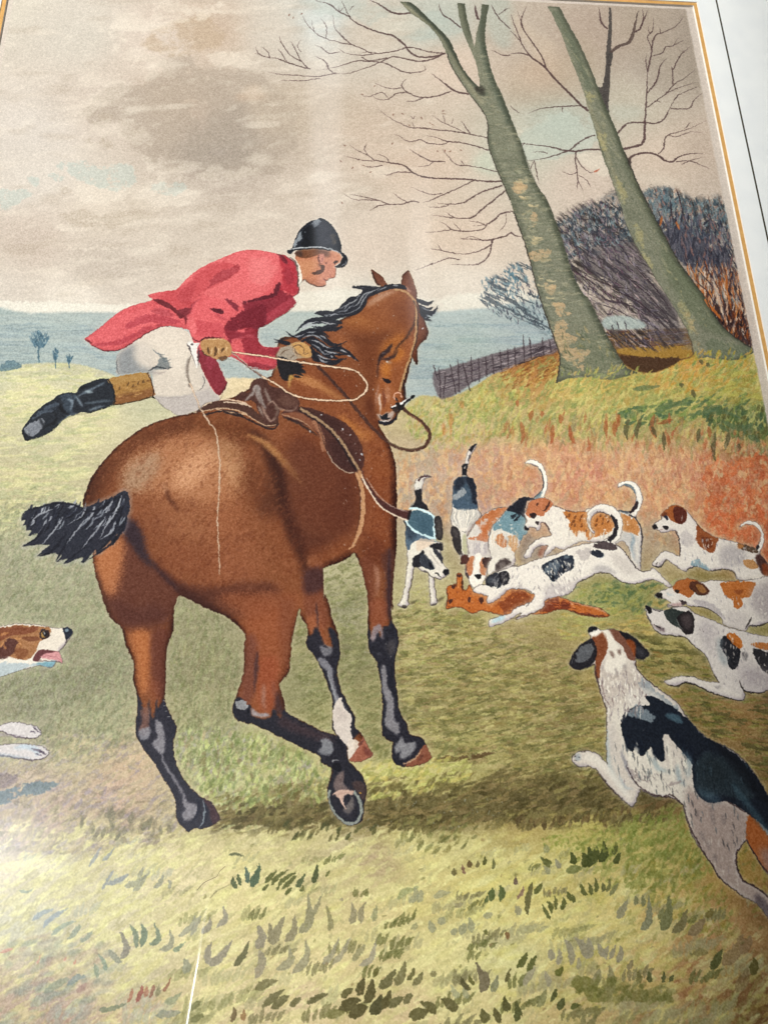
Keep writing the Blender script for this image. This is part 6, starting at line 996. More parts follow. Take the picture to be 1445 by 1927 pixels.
St('H: 255,320 245,440 235,560', '3c2a30', 8, .7, 2.5); St('H: 290,500 290,600 300,660', 'a88c84', 6, .7, 3); St('H: 345,480 350,600', '7a5048', 7, .5, 3); H('H: 375,540 400,640 420,670 360,680 350,600', '33262e', .7, 3)
NB = 'H: 105,600 140,580 170,590 190,620 215,625 230,690 320,700 345,640 380,700 400,650 420,660 500,712 620,770 720,805 764,870 770,935 860,1040 876,1112 860,1180 855,1270 800,1312 740,1300 675,1232 645,1140 652,1085 680,990 610,950 605,915 520,875 400,816 240,740 150,720 100,680'
Fi(NB, '23242f', .96, 1.2, .3)
Fi('H: 130,600 180,605 200,630 180,650 140,640', '9c9c9e', .85, 1.6, 0, .6); Fi('220,640 260,670 320,670 310,695 250,690 225,680', '9a949a', .85, 1.4); St('200,650 205,690', '14151f', 5, .9, .6); H('H: 380,690 420,700 560,760 700,810 640,830 500,790 380,740', '4f3a3c', .6, 5)
Fi('H: 610,820 660,820 685,870 660,910 600,890 620,860', '85858a', .92, 1.3, .3); St('660,800 720,840 740,900', '151620', 6, .6, 1.5); St('680,950 690,935 715,940', '9a9a9c', 3, .85, .6); Fi('680,960 720,950 725,1000 690,990', '12131c', .9, 1)
Fi('H: 690,1050 730,1000 745,1010 740,1060 770,1100 800,1110 760,1140 700,1120', '7c6a66', .85, 1.6); Fi('H: 790,1060 850,1060 870,1110 850,1170 820,1140', '4f3c38', .75, 1.6); Fi('H: 680,1130 720,1105 790,1108 810,1125 770,1135 740,1160 745,1210 720,1160 690,1140', 'c9a898', .95, .9)
for w, c in ((9, '20222c'), (5.5, '8f938c')):
    St('H: 665,1105 655,1150 680,1220 730,1280 790,1298 830,1270 845,1210 825,1150 800,1115', c, w, .95, .5, 0, 1, 1)
St('H: 690,1130 700,1200 740,1250 780,1262 810,1230 810,1180 790,1140', '2a2830', 4.5, .9, .6, 0, 1, 1); Fi('H: 745,1140 785,1140 800,1200 770,1240 735,1220 755,1190', '6c6462', .9, 1.4); Fi('745,1140 780,1135 775,1170 755,1185', '1f1e28', .85, .8); St('720,1130 735,1180 755,1215', 'd0b0a0', 4, .9, .6, 0, 1, .3); St('830,1120 845,1125', 'c89848', 3.4, .8, .8)
l2 = fig('horse_hind_leg', NH, 'near hind leg of the horse, lifted to show the sole of the hoof', hi_)
# far fore leg (white sock)
FF = 'H: 495,70 500,120 540,190 533,280 575,340 640,470 670,560 682,650 678,740 700,790 760,860 768,932! 825,945 900,912 893,880 850,800 805,745 805,690 765,620 730,540 703,430 720,350 710,220 680,140 640,0 E: 630,1600 625,1412! 520,1430 500,1550'
clip(HM)
H('E: 520,1440 630,1410 640,1600 660,1720 620,1760 560,1720 520,1640', '7a4530', .8, 5); H('E: 520,1430 630,1420 635,1520 530,1560', '3a2428', .75, 6); H('H: 530,140 600,120 640,280 600,240 560,220', '9c5c3c', .7, 4); St('H: 585,40 595,130 600,200', '33262e', 4, .7, 1.5)
FB = 'H: 530,240 560,225 590,180 615,240 640,300 680,290 655,200 680,190 712,240 724,350 705,430 733,540 768,615 810,690 808,740 830,770 800,820 760,860 700,790 672,740 678,650 664,560 630,470 570,350 528,290'
Fi(FB, '24242f', .96, 1.2, .3); Fi('H: 610,290 670,290 675,330 640,350 620,330', '7c7a80', .85, 1.6); St('H: 625,290 660,300', '20202a', 4, .7, 1); Fi('610,350 640,370 680,420 690,500 720,590 760,650 740,680 700,640 680,560 655,450 600,380', '85838a', .9, 1.6, .3); St('H: 650,430 690,560 720,630', '9a9a9e', 3.4, .7, 1)
Fi('H: 680,660 720,580 745,640 775,670 790,700 780,780 800,820 800,900 770,935 762,870 720,808 690,760', 'd5c8be', .97, 1.2, .3, .4); Fi('H: 700,640 730,640 760,690 740,720 700,690', 'c2b4ac', .7, 2)
Fi('H: 800,900 830,850 860,800 893,880 902,912 825,948 780,935', '9c5f4c', .96, 1); St('830,860 860,810', '5c3834', 3, .7, 1); St('800,900 830,850', '6c4840', 2, .7, .6); Fi('H: 860,860 900,890 895,915 860,900', '6f3c34', .8, 1.5); St('805,750 830,770 850,800', '20222c', 4, .8, .8); Fi('H: 765,830 800,820 830,840 800,900 770,930', 'd8cabc', .9, 1)
fig('horse_fore_leg', FF, 'far foreleg of the horse, with a white sock', hi_)
# near fore leg
NF = 'E: 800,1322! 830,1380 860,1480 880,1600 H: 878,170 880,240 890,320 930,380 955,520 965,640 957,740 970,800 1022,840! 1015,900 1030,950 1100,972 1200,952 1242,925! 1210,850 1180,808 1120,790 1100,730 1060,660 1040,520 1030,380 1050,290 1045,210 1015,140 1012,60 E: 1020,1640 1020,1500 1040,1300 900,1270'
H('E: 830,1380 900,1360 920,1500 910,1660 890,1700 870,1560', '6f3d2a', .7, 4); H('E: 960,1340 1030,1320 1015,1600 1010,1700 970,1660 980,1500', '50302a', .8, 5); St('E: 920,1390 935,1480 925,1580', 'b08474', 7, .7, 3); H('E: 900,1600 980,1600 980,1740 900,1740', '8a4c34', .6, 4); St('E: 1000,1300 1000,1600 1008,1740', '33242c', 7, .7, 2.5)
NFB = 'H: 876,170 892,200 905,260 935,200 955,240 965,180 1000,170 1015,140 1048,210 1054,290 1033,380 1043,520 1063,660 1103,730 1122,790 1182,806 1215,850 1190,900 1130,950 1080,975 1025,955 1012,900 1020,840 968,805 953,740 962,640 950,520 925,380 886,320 874,240'
Fi(NFB, '23242f', .96, 1.2, .3); Fi('H: 895,250 905,200 940,165 960,190 965,260 945,200 915,260', '8c8086', .88, 1.4, .3); Fi('985,280 1030,250 1035,320 1000,340', '4f4a4c', .7, 3, .4); St('H: 920,330 960,340', '4c4a54', 5, .6, 2); Fi('960,400 985,420 990,520 1020,560 1030,700 1055,730 1050,790 1000,760 975,720 985,620 960,520', '8a868a', .92, 1.4, .3); St('985,400 1010,500 1030,600', '1c1d28', 5, .85, 1.2); St('1010,400 1025,520', '14151f', 3, .7, 1)
Fi('H: 1035,860 1070,800 1090,840 1140,830 1150,860 1130,900 1080,930 1060,920 1070,880 1040,900', '8a888c', .92, 1.2, .3); Fi('H: 1090,965 1150,920 1180,870 1210,850 1240,925 1200,952 1110,972', '84503c', .97, 1); St('H: 1080,960 1140,930 1185,875', 'c09878', 3.4, .85, .6); St('1160,940 1200,900', '4f302a', 5, .6, 1.5)
fig('horse_fore_leg', NF, 'near foreleg of the horse, black from the knee down', hi_)
# ---- head
HD = 'O: 600,1600 605,1640 690,1660 775,1605 790,1555 830,1500 865,1440 855,1300 875,1230 930,1000 1003,860 1060,800 1082,790 1097,720 1062,600 1030,500 985,390 960,340 870,310 930,500 900,700 760,800 640,900 600,1000 590,1200 565,1420'
H('O: 600,1060 700,1000 800,940 900,800 960,700 960,900 880,1100 820,1300 840,1440 760,1560 640,1600 580,1480 580,1300', '9a5a32', .75, 8); H('O: 640,1060 700,1020 720,1100 700,1180 640,1160', 'c0782f', .65, 6); H('O: 740,960 820,880 860,940 800,1010 740,1030', 'b8702c', .6, 5); H('O: 980,560 1050,600 1095,720 1060,800 1000,860 970,1030 940,960 970,800', '6b3c26', .8, 4); H('O: 740,1100 820,1060 840,1160 780,1300 740,1260', '7c4526', .5, 7)
H('O: 930,200 985,340 980,400 900,330 880,260', '7a4a34', .6, 5)
St('O: 975,480 970,600 930,700 880,780 800,860 740,960 680,1000', '33221c', 3.4, .8, 1.5); St('O: 740,840 700,900 640,950 610,1000 600,1060', '241d26', 8, .85, 1.5); St('O: 620,1000 700,990 760,960 800,900', '241d26', 5, .8, 1.2); St('O: 600,1030 590,1120 590,1200', '3c2420', 4, .7, 1.5); St('630,940 670,930', '8c8c94', 2, .6, .8); Fi('670,1010 720,1015 730,1040 690,1035', 'a8988c', .5, 2)
Fi('O: 635,1180 660,1190 690,1205 725,1215 720,1235 690,1240 660,1220', '1f161c', .95, .8); St('O: 640,1190 680,1200 725,1212', '0f0f16', 2, .9, .5); St('O: 600,1240 590,1330 575,1420 580,1500', 'b08c80', 3.4, .6, 1.2); St('O: 625,1340 610,1400 620,1480 615,1540', 'dccdc4', 4, .85, 1.4); St('O: 690,1260 695,1360 700,1440', 'bd8c74', 8, .55, 3.4); St('O: 650,1300 660,1420 650,1500', '5f3026', 5, .6, 1.5)
Fi('O: 590,1540 640,1560 700,1530 760,1520 740,1590 680,1610 610,1600', 'b5a8a2', .85, 2, .3); Fi('O: 610,1560 640,1570 680,1545 700,1545 690,1580 720,1585 690,1605 640,1600', '15161e', .95, .8); Fi('O: 600,1610 680,1625 750,1600 790,1540 800,1560 775,1610 690,1662 615,1645', '1e202a', .95, .8); St('O: 610,1610 680,1618 740,1595', 'c8c8c8', 2.4, .85, .5); Fi('740,1480 830,1470 850,1490 800,1530 770,1540', '2a2426', .85, 1.5)
fig('horse_head', HD, None, hi_)
for q in ('O: 530,92 548,175 590,248 690,238 620,150', 'O: 900,95 858,130 830,200 825,245 900,300 980,370 980,310 945,190'): fig('horse_ear', q, None, hi_)
H('O: 530,92 560,160 600,240 690,238 620,150', '6f4230', .8, 1.5, .3); H('O: 900,95 860,130 830,220 870,270 960,350 960,240', '6b4030', .75, 3, .3); St('O: 900,100 935,190 975,310', 'b08468', 3, .6, 1.2); St('O: 870,255 900,300 930,320', 'c8a498', 4, .6, 1.6)
St('O: 1040,680 1052,690', 'd8d8e0', 5, .85, .8)
clip(None)
# bridle
br_ = fig('bridle', 'O: 760,285 860,300 945,365 985,470 992,600 975,800 925,985 865,1150 820,1320 800,1320 850,1140 905,985 960,800 975,600 968,480 930,380 860,315 760,300', None, hi_)
St('O: 760,292 860,310 940,375 980,470 985,600 970,800 920,980 860,1150 812,1320', 'b08a62', 4.2, .95, .4, .3, 1, 1); St('O: 950,400 990,490 997,600 982,800 932,980 880,1140 835,1300', '2c1c1c', 2, .8, .4, 0, 1, 1)
St('O: 850,1200 862,1300 870,1400', '2c1a1c', 4, .85, .5, 0, .6, .8)
# mane and forelock
MANE = 'N: 1215,830 1330,825 1440,845 O: 520,300 620,265 700,240 780,235 860,255 880,290 800,280 700,285 640,310 560,350 480,400 460,480 380,540 300,570 240,590 N: 1300,1130 1200,1190 1110,1190 1110,1270 1030,1320 900,1330 960,1420 1040,1490 1160,1460 1100,1530 1200,1580 1290,1690 1180,1650 1060,1710 960,1700 860,1690 780,1680 760,1560 700,1490 620,1460 570,1400 500,1400 470,1345 580,1370 580,1320 640,1250 740,1210 860,1200 960,1180 880,1160 780,1140 860,1115 1020,1120 1090,1060 1180,970 1280,930 1340,880'
fig('horse_mane', MANE, None, hi_)
Fi('O: 340,262 420,250 520,258 620,268 700,242 780,236 860,255 885,292 800,282 720,290 640,315 560,350 490,380 480,440 440,500 380,545 300,565 200,575 100,560 0,545 0,520 120,515 200,470 280,400 340,360 400,350 440,300 340,275', '20212a', .96, .9, 0, .4)
St('O: 340,265 440,255 560,262 640,272', '3a3a40', 2.4, .8, .5); St('O: 345,285 420,275 520,285', '54525a', 2, .6, .6)
for q in ('620,280 540,310 460,340 420,400 380,450 300,480', '560,300 480,350 440,420 400,480 300,530 200,545', '700,260 640,285 580,310', '400,380 340,420 260,460 200,490', '360,430 280,500 180,520 80,525', '800,255 740,252', '420,350 380,380', '300,440 250,500', '90,540 180,560 240,545'):
    St('O: ' + q, rnd.choice(['8f9298', 'a3a5a8', '7c8088']), 2.4, .8, .6, 0, .2, .1)
def lock(s, w, hl=True):
    St(s, '1f2029', w, .96, .6, 0, .5, .05)
for s, w in (('O: 980,390 1040,420 1100,435 1158,402', 9), ('O: 1010,450 1060,490 1110,490 1148,468', 8), ('O: 1030,490 1090,530 1150,525 1200,455', 10), ('O: 1040,550 1080,590 1140,605', 6), ('O: 1020,470 1060,560 1120,575', 9)): lock(s, w)
for s in ('O: 1030,470 1090,500 1130,500', 'O: 1080,545 1140,560 1185,500', 'O: 1060,575 1100,570'): St(s, '8f949a', 1.8, .8, .5)
fig('forelock', 'O: 980,385 1060,420 1160,398 1120,450 1150,465 1120,500 1160,510 1205,450 1190,540 1130,560 1145,608 1070,600 1020,500', None, hi_)
for s, w in (('N: 1110,1170 1000,1200 860,1205 740,1225 640,1290 580,1360', 9), ('N: 1110,1250 1000,1240 860,1240 760,1260', 9), ('N: 1110,1290 1030,1320 940,1325 840,1300 760,1290', 8), ('N: 1060,1260 960,1290 900,1290', 10), ('N: 1100,1170 980,1180 860,1150 790,1140', 6), ('N: 1090,1140 960,1130 860,1120 785,1140', 5),
             ('N: 900,1340 800,1330 700,1350 620,1390 540,1400 470,1342', 9), ('N: 600,1440 700,1380 820,1380 900,1430 980,1490 1060,1500 1160,1460', 11), ('N: 640,1460 760,1430 860,1490 940,1540 1060,1530 1110,1500', 10), ('N: 700,1440 800,1500 900,1580 1040,1600 1180,1620', 12), ('N: 960,1550 1080,1550 1180,1600 1290,1690', 11),
             ('N: 740,1520 800,1600 900,1670 1000,1705 1100,1670 1160,1650', 11), ('N: 760,1560 800,1660 880,1690', 9), ('N: 640,1400 760,1360 860,1350 960,1420', 9), ('N: 530,1510 440,1480 400,1465 340,1470', 5), ('N: 530,1490 440,1460 330,1435', 5), ('N: 860,1560 960,1620 1060,1660', 12), ('N: 780,1450 860,1530 960,1590', 12)): lock(s, w)
for s in ('N: 640,1300 740,1250 840,1235', 'N: 860,1230 960,1260 1040,1260', 'N: 640,1340 700,1290 800,1270 830,1300', 'N: 960,1180 1020,1150 1070,1160', 'N: 900,1170 960,1160', 'N: 660,1410 760,1390 840,1410 900,1460', 'N: 740,1440 840,1470 920,1520 1000,1540', 'N: 760,1490 840,1530 900,1600 1000,1590', 'N: 820,1610 900,1650 980,1660', 'N: 900,1560 1000,1590 1080,1590', 'N: 980,1620 1000,1650', 'N: 1160,1620 1210,1640', 'N: 860,1390 940,1440', 'N: 700,1360 820,1350', 'N: 1080,1550 1160,1590', 'N: 840,1640 900,1690 960,1690', 'N: 560,1400 620,1400 700,1370'):
    St(s, rnd.choice(['a3a5ab', '8f9298', 'b5b5b8']), 2.8, .8, .5, 0, .2, .1)
# tail
TAIL = 'D: 715,1095 735,1180 722,1250 700,1320 655,1350 640,1400! 620,1375 570,1440 545,1450! 540,1430 480,1495 460,1500! 470,1470 390,1500 360,1510! 380,1480 320,1500! 350,1460 300,1450 240,1455 205,1468! 260,1420 280,1400 200,1400 130,1412! 190,1370 210,1340 160,1350! 180,1320 150,1320! 160,1290 130,1290! 145,1260 120,1265! 135,1230 170,1195 250,1180 310,1163 400,1170 470,1192 560,1160 640,1130'
fig('horse_tail', TAIL, None, hi_)
halo(TAIL, 'a9a9ac', 5, .35); Fi(TAIL, '262834', .97, .6)
blotch('40,940 245,920 240,1010 120,1070 40,1040', '9a9ca4 40 5 42 .6 .8;13141c 40 5 48 .6 .7;6c7079 30 4 40 .64 .6', .05, 2) if 0 else None
for k in range(120):
    t = rnd.random(); x0_ = 735 - t * 560; y0_ = 1110 + 60 * t + rnd.uniform(0, 160) * (1 - t * .4); L = rnd.uniform(50, 150)
    dx = -L * (.45 + .3 * rnd.random()); dy = L * (.8 - .4 * t)
    if t > .7: dx, dy = -L * .3, L * .55
    if y0_ + dy > 1490 - t * 90: continue
    St(f'D: {x0_},{y0_} {x0_ + dx * .35},{y0_ + dy * .6} {x0_ + dx},{y0_ + dy}', rnd.choice(['1a1b26', '20222e', '15161f', '9a9ca4', '7f838c', '2a2c3a']), rnd.uniform(1.6, 4.5), .85, .5, 0, .4, .05)
for s in ('D: 470,1195 400,1170 310,1165 220,1190 140,1215 120,1265', 'D: 560,1200 640,1150 700,1110', 'D: 620,1170 540,1210 460,1210', 'D: 700,1180 660,1300 600,1400 540,1440', 'D: 720,1240 680,1340 600,1420 480,1495', 'D: 560,1300 470,1420 360,1505', 'D: 440,1300 360,1420 320,1495', 'D: 380,1340 290,1440 210,1468', 'D: 260,1280 210,1360 130,1410', 'D: 200,1240 160,1290 150,1320', 'D: 660,1350 640,1400'):
    St(s, '1a1b26', 5, .9, .7, 0, .5, .05)
for s in ('D: 690,1120 660,1210 600,1300 560,1370', 'D: 600,1240 540,1330 460,1430', 'D: 480,1260 420,1340 380,1400', 'D: 360,1240 300,1330 240,1400', 'D: 300,1200 220,1230 170,1290', 'D: 640,1150 600,1220'):
    St(s, 'a5a7ae', 3.4, .75, .8, 0, .3, .1)
# ---- tack
clip(None)
sd = fig('saddle', 'D: 1100,650 1130,625 1200,595 1290,583 1400,605 E: 100,470 130,440 200,410 230,350 290,340 340,380 480,450 500,500 650,540 770,605 835,700 858,800 835,865 770,872 700,830 650,765 620,700 600,640 500,590 400,550 360,600 300,612 240,570 160,520 80,510 D: 1290,630 1180,640 1120,655', 'brown saddle with a rolled blanket at its pommel', hi_)
Fi('D: 1105,652 1130,625 1200,595 1290,583 1400,605 E: 100,470 200,490 260,540 300,580 370,560 360,605 300,612 240,575 160,525 80,512 0,520 D: 1290,632 1180,640', '4a3028', .96, .7)
St('D: 1105,650 1140,618 1200,590 1290,578 1400,600 E: 60,470 160,480 220,500', 'd8c0a8', 2.4, .9, .4, 0, 1, 1); St('D: 1140,650 1200,634 1290,628 1400,660 E: 20,515 80,508 160,525 240,575 310,605 360,600', 'd0b090', 2.2, .85, .4, 0, 1, .6); St('D: 1150,665 1290,642 1380,672 E: 60,530 160,550 260,600 340,625 375,590', '1f1a20', 3, .85, .6, 0, 1, 1)
Fi('E: 385,545 500,500 650,540 770,605 835,700 858,800 835,865 770,872 700,830 650,765 610,680 560,620', '4b2c26', .96, .8); Fi('E: 500,510 640,545 740,600 700,640 620,600', '3a2220', .7, 4); Fi('E: 660,690 780,720 820,840 760,860 700,810', '38201f', .6, 6)
Fi('E: 385,545 480,530 560,570 600,640 560,620 480,575', '84523a', .9, 1.2); St('E: 385,540 450,560 520,590 580,640', 'c8a888', 1.8, .7, .4); St('E: 650,750 690,820 760,870 800,870', 'b09c88', 2.2, .85, .4, 0, 1, 1)
St('E: 570,575 600,620 620,680 630,750', '9a6a50', 8, .9, .5, 0, 1, 1); St('E: 590,575 615,650 645,750', '2c1c1c', 1.6, .7, .4, 0, 1, 1); St('E: 400,555 480,590 560,640 600,670', '1c181e', 4, .8, 1)
Fi('E: 125,455 160,415 205,415 220,360 260,338 300,342 330,380 400,400 480,450 492,495 450,522 390,515 372,560 340,592 300,590 265,540 235,470 190,465', '4b2e28', .97, .7)
for q, c, w in (('E: 185,465 230,420 245,380 265,400 250,430 275,480', 'a8a09c', 6), ('E: 330,480 310,430 295,390', '8c7c74', 5), ('E: 310,490 340,470 380,510 450,520 485,490', 'b09484', 3), ('E: 280,490 300,540 330,580 360,560', 'b09484', 4), ('E: 250,380 270,440 300,510', '8f8580', 7), ('E: 350,490 370,520 350,570', '6f5a50', 5), ('E: 260,490 290,560', '9a8a80', 4)):
    St(q, c, w, .8, .9, 0, .4, .3)
Fi('E: 400,430 470,450 480,490 420,500 370,470', '6b4c40', .6, 3)
# stirrup leather, girth, stirrup
gi = fig('girth', 'E: 820,880 860,940 868,1050 860,1150 820,1260 775,1315 765,1310 800,1250 835,1140 838,1000 815,900', None, hi_)
St('E: 818,870 845,960 852,1060 840,1170 805,1265 770,1312', 'bd8f68', 8.5, .95, .6, .2, .9, .25); St('E: 800,880 832,960 836,1060 826,1160 800,1240', '3c2420', 2, .6, .6)
st = fig('stirrup', 'E: 490,505 520,500 640,580 740,690 800,790 850,880 920,990 1020,1060 1110,1090 1140,1070 1250,1120 1300,1130 1305,1240 1260,1250 1160,1210 1085,1150 960,1070 880,950 830,870 760,740 640,600', 'swinging stirrup on its brown leather beside the girth', hi_)
St('E: 490,508 560,550 640,605 720,690 780,790 830,870', '2a1c1e', 9, .9, .5, 0, 1, 1); St('E: 495,508 560,546 640,600 720,682 785,785 835,868', 'a08264', 4.8, .95, .4, 0, 1, 1)
Fi('E: 815,860 850,860 860,900 900,960 960,1030 1060,1080 1120,1090 1105,1140 1040,1115 950,1060 880,960 840,910', '4a2a28', .97, .6)
St('E: 840,880 880,960 950,1062 1040,1118 1100,1140', 'e0cdb8', 3, .95, .4, 0, 1, 1); St('E: 870,900 930,990 1010,1060 1110,1095', 'b09a90', 1.8, .7, .4, 0, 1, 1); Fi('E: 818,862 840,860 850,900 830,900', 'd0a070', .8, 1)
Fi('P: 180,770 215,745 300,770 405,830 415,1030 300,1000 200,940 150,900 155,820', '46606e', .97, .6, 0, .2); Fi('P: 200,800 380,850 390,980 280,960', '3c5464', .5, 5, .6)
St('P: 165,740 210,725 300,752 408,822 412,930 420,1040', 'cfe6ea', 4.2, .97, .4, 0, 1, 1); St('P: 125,860 170,925 260,985 340,1015 415,1035', 'cfe6ea', 4, .97, .4, 0, 1, 1); St('P: 105,855 130,900 175,940', '20252e', 2.6, .85, .4, 0, 1, .6); St('P: 150,850 170,770 185,760', '1c1418', 6, .9, .5)
Fi('P: 412,830 480,825 500,1030 440,1042 422,960', '2a2527', .97, .5); Fi('P: 430,860 470,860 485,1010 450,1010', '5a5450', .6, 2, .4); St('422,1040 428,1070', 'd8ead8', 3, .8, .6)
# reins
rn = fig('reins', 'E: 585,265 610,270 720,370 820,490 920,610 1000,685 1080,728 1150,735 1205,708 1220,650 1170,590 1100,545 1062,500 1085,490 1120,530 1190,580 1238,650 1222,715 1150,752 1070,745 985,700 900,625 800,505 700,390', None, hi_)
St('E: 592,265 700,375 800,495 900,612 985,692 1060,733 1140,743 1205,716 1228,650 1185,585 1110,535 1068,492', '4c3028', 6.4, .95, .5, 0, 1, 1); St('E: 990,690 1060,728 1140,738 1200,712', '7c7458', 2, .6, .4, 0, 1, 1); St('E: 610,285 700,370 800,490', '2c1c1a', 1.6, .6, .4, 0, 1, 1); St('E: 1222,650 1180,590 1110,540', '9a6c50', 1.8, .6, .4, 0, 1, 1)
bt = fig('bit', 'E: 1010,505 1050,480 1130,432 1142,440 1080,485 1018,515', None, hi_)
St('O: 765,1400 758,1360 790,1330 825,1345 830,1380', 'd8a890', 2.2, .9, .4, 0, 1, 1); St('O: 720,1490 780,1465', '17161c', 5, .95, .4, 0, 1, 1); St('O: 725,1478 780,1458', 'e8e4e0', 2.8, .95, .3, 0, 1, 1); St('O: 820,1445 880,1415 945,1372', '17161c', 5.4, .95, .4, 0, 1, 1); St('O: 825,1435 880,1405 920,1380', 'e8e4e0', 2, .95, .3, 0, 1, 1); Fi('O: 770,1440 800,1430 860,1440 850,1480 800,1480', '1a1618', .95, .6); Fi('O: 810,1430 850,1425 845,1450 815,1450', 'f0ece8', .95, .5); St('O: 790,1480 830,1500 860,1480', '1a1618', 5, .9, .6); Fi('930,1365 960,1362 955,1385 935,1385', '17161c', .95, .5); St('O: 770,1380 800,1430', '1a1418', 3.4, .9, .5)
# dust and nicks on the print over the dark horse
for k in range(130):
    x, y = rnd.uniform(640, 760), rnd.uniform(520, 1240)
    T('Z'); St(f'{x},{y} {x + rnd.uniform(-2, 2)},{y + rnd.uniform(1.5, 4)}', 'b9b0ac', rnd.uniform(.9, 1.8), rnd.uniform(.3, .8), .3)
for q in ('E: 905,395 910,405', '550,635 555,645', '730,622 738,632', '780,655 784,662', '840,765 848,775', '830,795 835,805', '710,678 714,684', '745,960 748,966', '615,540 612,550', '985,240 990,246'): St(q, 'cfd4d8', 3, .85, .4)
# ================================================================== the rider
RD = fig('printed_rider', 'M: 75,955! 180,880 300,780 420,710 560,670 590,655 560,620 700,590 770,580 850,500 950,420 1100,350 1250,290 1400,285 N: 0,430 80,420 200,430 370,465 480,500 560,480 485,425! 540,400 570,300 640,180 740,100 820,80 850,60 920,80 1000,150 1070,270 1105,440 1165,510 1155,580 1110,620 1040,625 1035,690 1015,735 960,745 920,775 915,822 880,832 800,830 720,792 680,765 650,780 615,830 615,880 600,920 545,950 590,1025 480,1130 360,1200 220,1290 170,1300 145,1400 190,1500 300,1530 400,1530 560,1470 680,1480 750,1540 760,1620 720,1650 600,1680 400,1650 380,1680 330,1770 200,1780 0,1740 M: 1400,1180 1180,1110 1090,1110 1150,1280 1120,1350 1100,1410 990,1440 920,1500 780,1530 700,1480 600,1390 580,1395 300,1450 D: 640,610 500,655 440,660 360,690 300,750 240,785 170,808 140,800 125,755 180,670 260,600 330,560 400,535 430,540 460,500 540,470 610,460 M: 260,1260 340,1225 320,1100 350,1035 220,1045 130,1000', 'huntsman in a scarlet coat and black cap leaning forward in the saddle')
# breeches
BC = 'M: 320,1100 350,1040 480,960 600,890 700,862 830,885 900,960 945,1050 985,1200 1060,1330 1100,1412 990,1440 920,1500 780,1532 700,1480 600,1390 600,1300 560,1205 340,1225 322,1170'
fig('breeches', BC, None, RD); Fi(BC, 'cbbfb2', 1, .5); clip(mask_of(BC))
Fi('M: 320,1100 350,1040 420,990 470,1010 460,1100 520,1170 620,1190 560,1230 340,1240', '7c8084', .85, 8, .4); Fi('M: 560,940 700,880 820,920 880,1060 840,1200 740,1240 700,1160 600,1040', 'd6cabc', .7, 10); Fi('M: 440,1010 560,1000 600,1080 580,1150 500,1130', 'c6bcb2', .7, 8)
Fi('M: 590,1385 700,1395 850,1380 1000,1330 1060,1330 1110,1420 920,1500 780,1535 690,1480', 'b0a7a3', .85, 3, .3); Fi('M: 900,960 960,1100 985,1200 1060,1330 1000,1340 940,1180', 'b5aba4', .7, 7, .3); St('M: 600,1390 700,1400 850,1385 940,1350', '7f7a7a', 2, .6, 1)
Fi('M: 620,1140 660,1100 700,1100 720,1140 740,1165 680,1185 600,1190 560,1200', '6c7274', .85, 3.4, .3, .5); St('M: 590,1030 620,1060 660,1075 690,1070', '6a7276', 2.4, .8, .8); St('M: 640,1070 670,1100 690,1140', '5a6266', 4, .8, 1); St('M: 560,1200 620,1165 700,1180 745,1160', '33363c', 3, .85, .8); St('680,1130 735,1110', '5a6266', 2.4, .7, .8); St('690,1150 740,1130', '8a8c8c', 2, .7, .8); St('590,1210 650,1215 700,1195', '9c8f8a', 4, .6, 1.5)
St('M: 870,1090 852,1150 855,1220 872,1280', '7f756f', 5, .75, 1); St('M: 970,1230 985,1280 960,1330 920,1350', '4c4a4e', 2, .7, .5); clip(None)
St('M: 325,1100 322,1170 345,1225', '4c5156', 2.2, .6, .8); St('M: 610,1395 700,1485 780,1530', '6c6664', 1.6, .6, .5)
# coat
CO = 'M: 75,955! 180,880 300,780 420,710 560,670 590,655! 560,620 700,590 770,580 850,500 950,420 1100,350 1250,290 1400,285 N: 0,430 80,420 200,430 370,465 480,495 560,560 600,650 615,760 615,885 600,920 545,950! 590,1025! 480,1130 360,1200 220,1290 170,1300 145,1400 190,1500 300,1530 400,1525 350,1620 380,1680 330,1770 200,1780 0,1745 M: 1400,1180 1300,1150 1190,1090! 1120,1100 1060,1060 1080,1130 1155,1285! 1120,1350 1090,1382 1040,1330 980,1220 930,1100 900,985 870,900 840,880 700,858 600,888 480,958 350,1035 220,1045 130,1000'
fig('coat', CO, None, RD); halo(CO, 'dccfc0', 4, .3); Fi(CO, 'cb5a5e', 1, .4); CM = mask_of(CO); clip(CM)
def C(s, c, a, b, g=.25, rough=.6): Fi(s, c, a, b, g, rough)
C('M: 770,580 950,430 1150,340 1400,290 N: 200,440 380,500 380,760 240,920 0,980 M: 1300,660 1250,690 1150,650 960,630 900,680 M: 800,700 780,640', 'd46a6c', .75, 8); C('N: 60,560 240,520 360,640 340,760 200,860 60,760', 'da7a7a', .7, 9)
C('M: 600,690 700,590 790,560 860,540 950,440 1100,380 1220,400 1240,440 1160,500 1050,560 950,620 900,680 880,740 800,750 760,700', 'b8474c', .7, 4); C('M: 1090,450 1160,430 1220,395 1245,410 1230,450 1160,500 1060,540 1000,580 960,600 940,640', '9c3c44', .75, 3); C('780,640 850,560 930,500 900,600 860,700', 'a83f46', .5, 5)
C('M: 590,655 660,660 720,690 780,740 830,780 800,800 740,740 660,700', '5f2028', .9, 2, .1, .3); C('M: 790,740 870,720 900,690 880,770 850,860 830,800', '6c2630', .85, 2.5)
C('M: 100,960 250,850 400,760 560,720 700,740 800,800 700,830 560,850 400,920 300,980 200,1020', 'cf6266', .7, 5); C('M: 450,800 560,770 700,790 820,830 700,840 560,830 420,880 380,860', 'a83f4a', .75, 3); C('M: 600,720 700,740 760,790 640,770 560,740', '9c3c46', .6, 4)
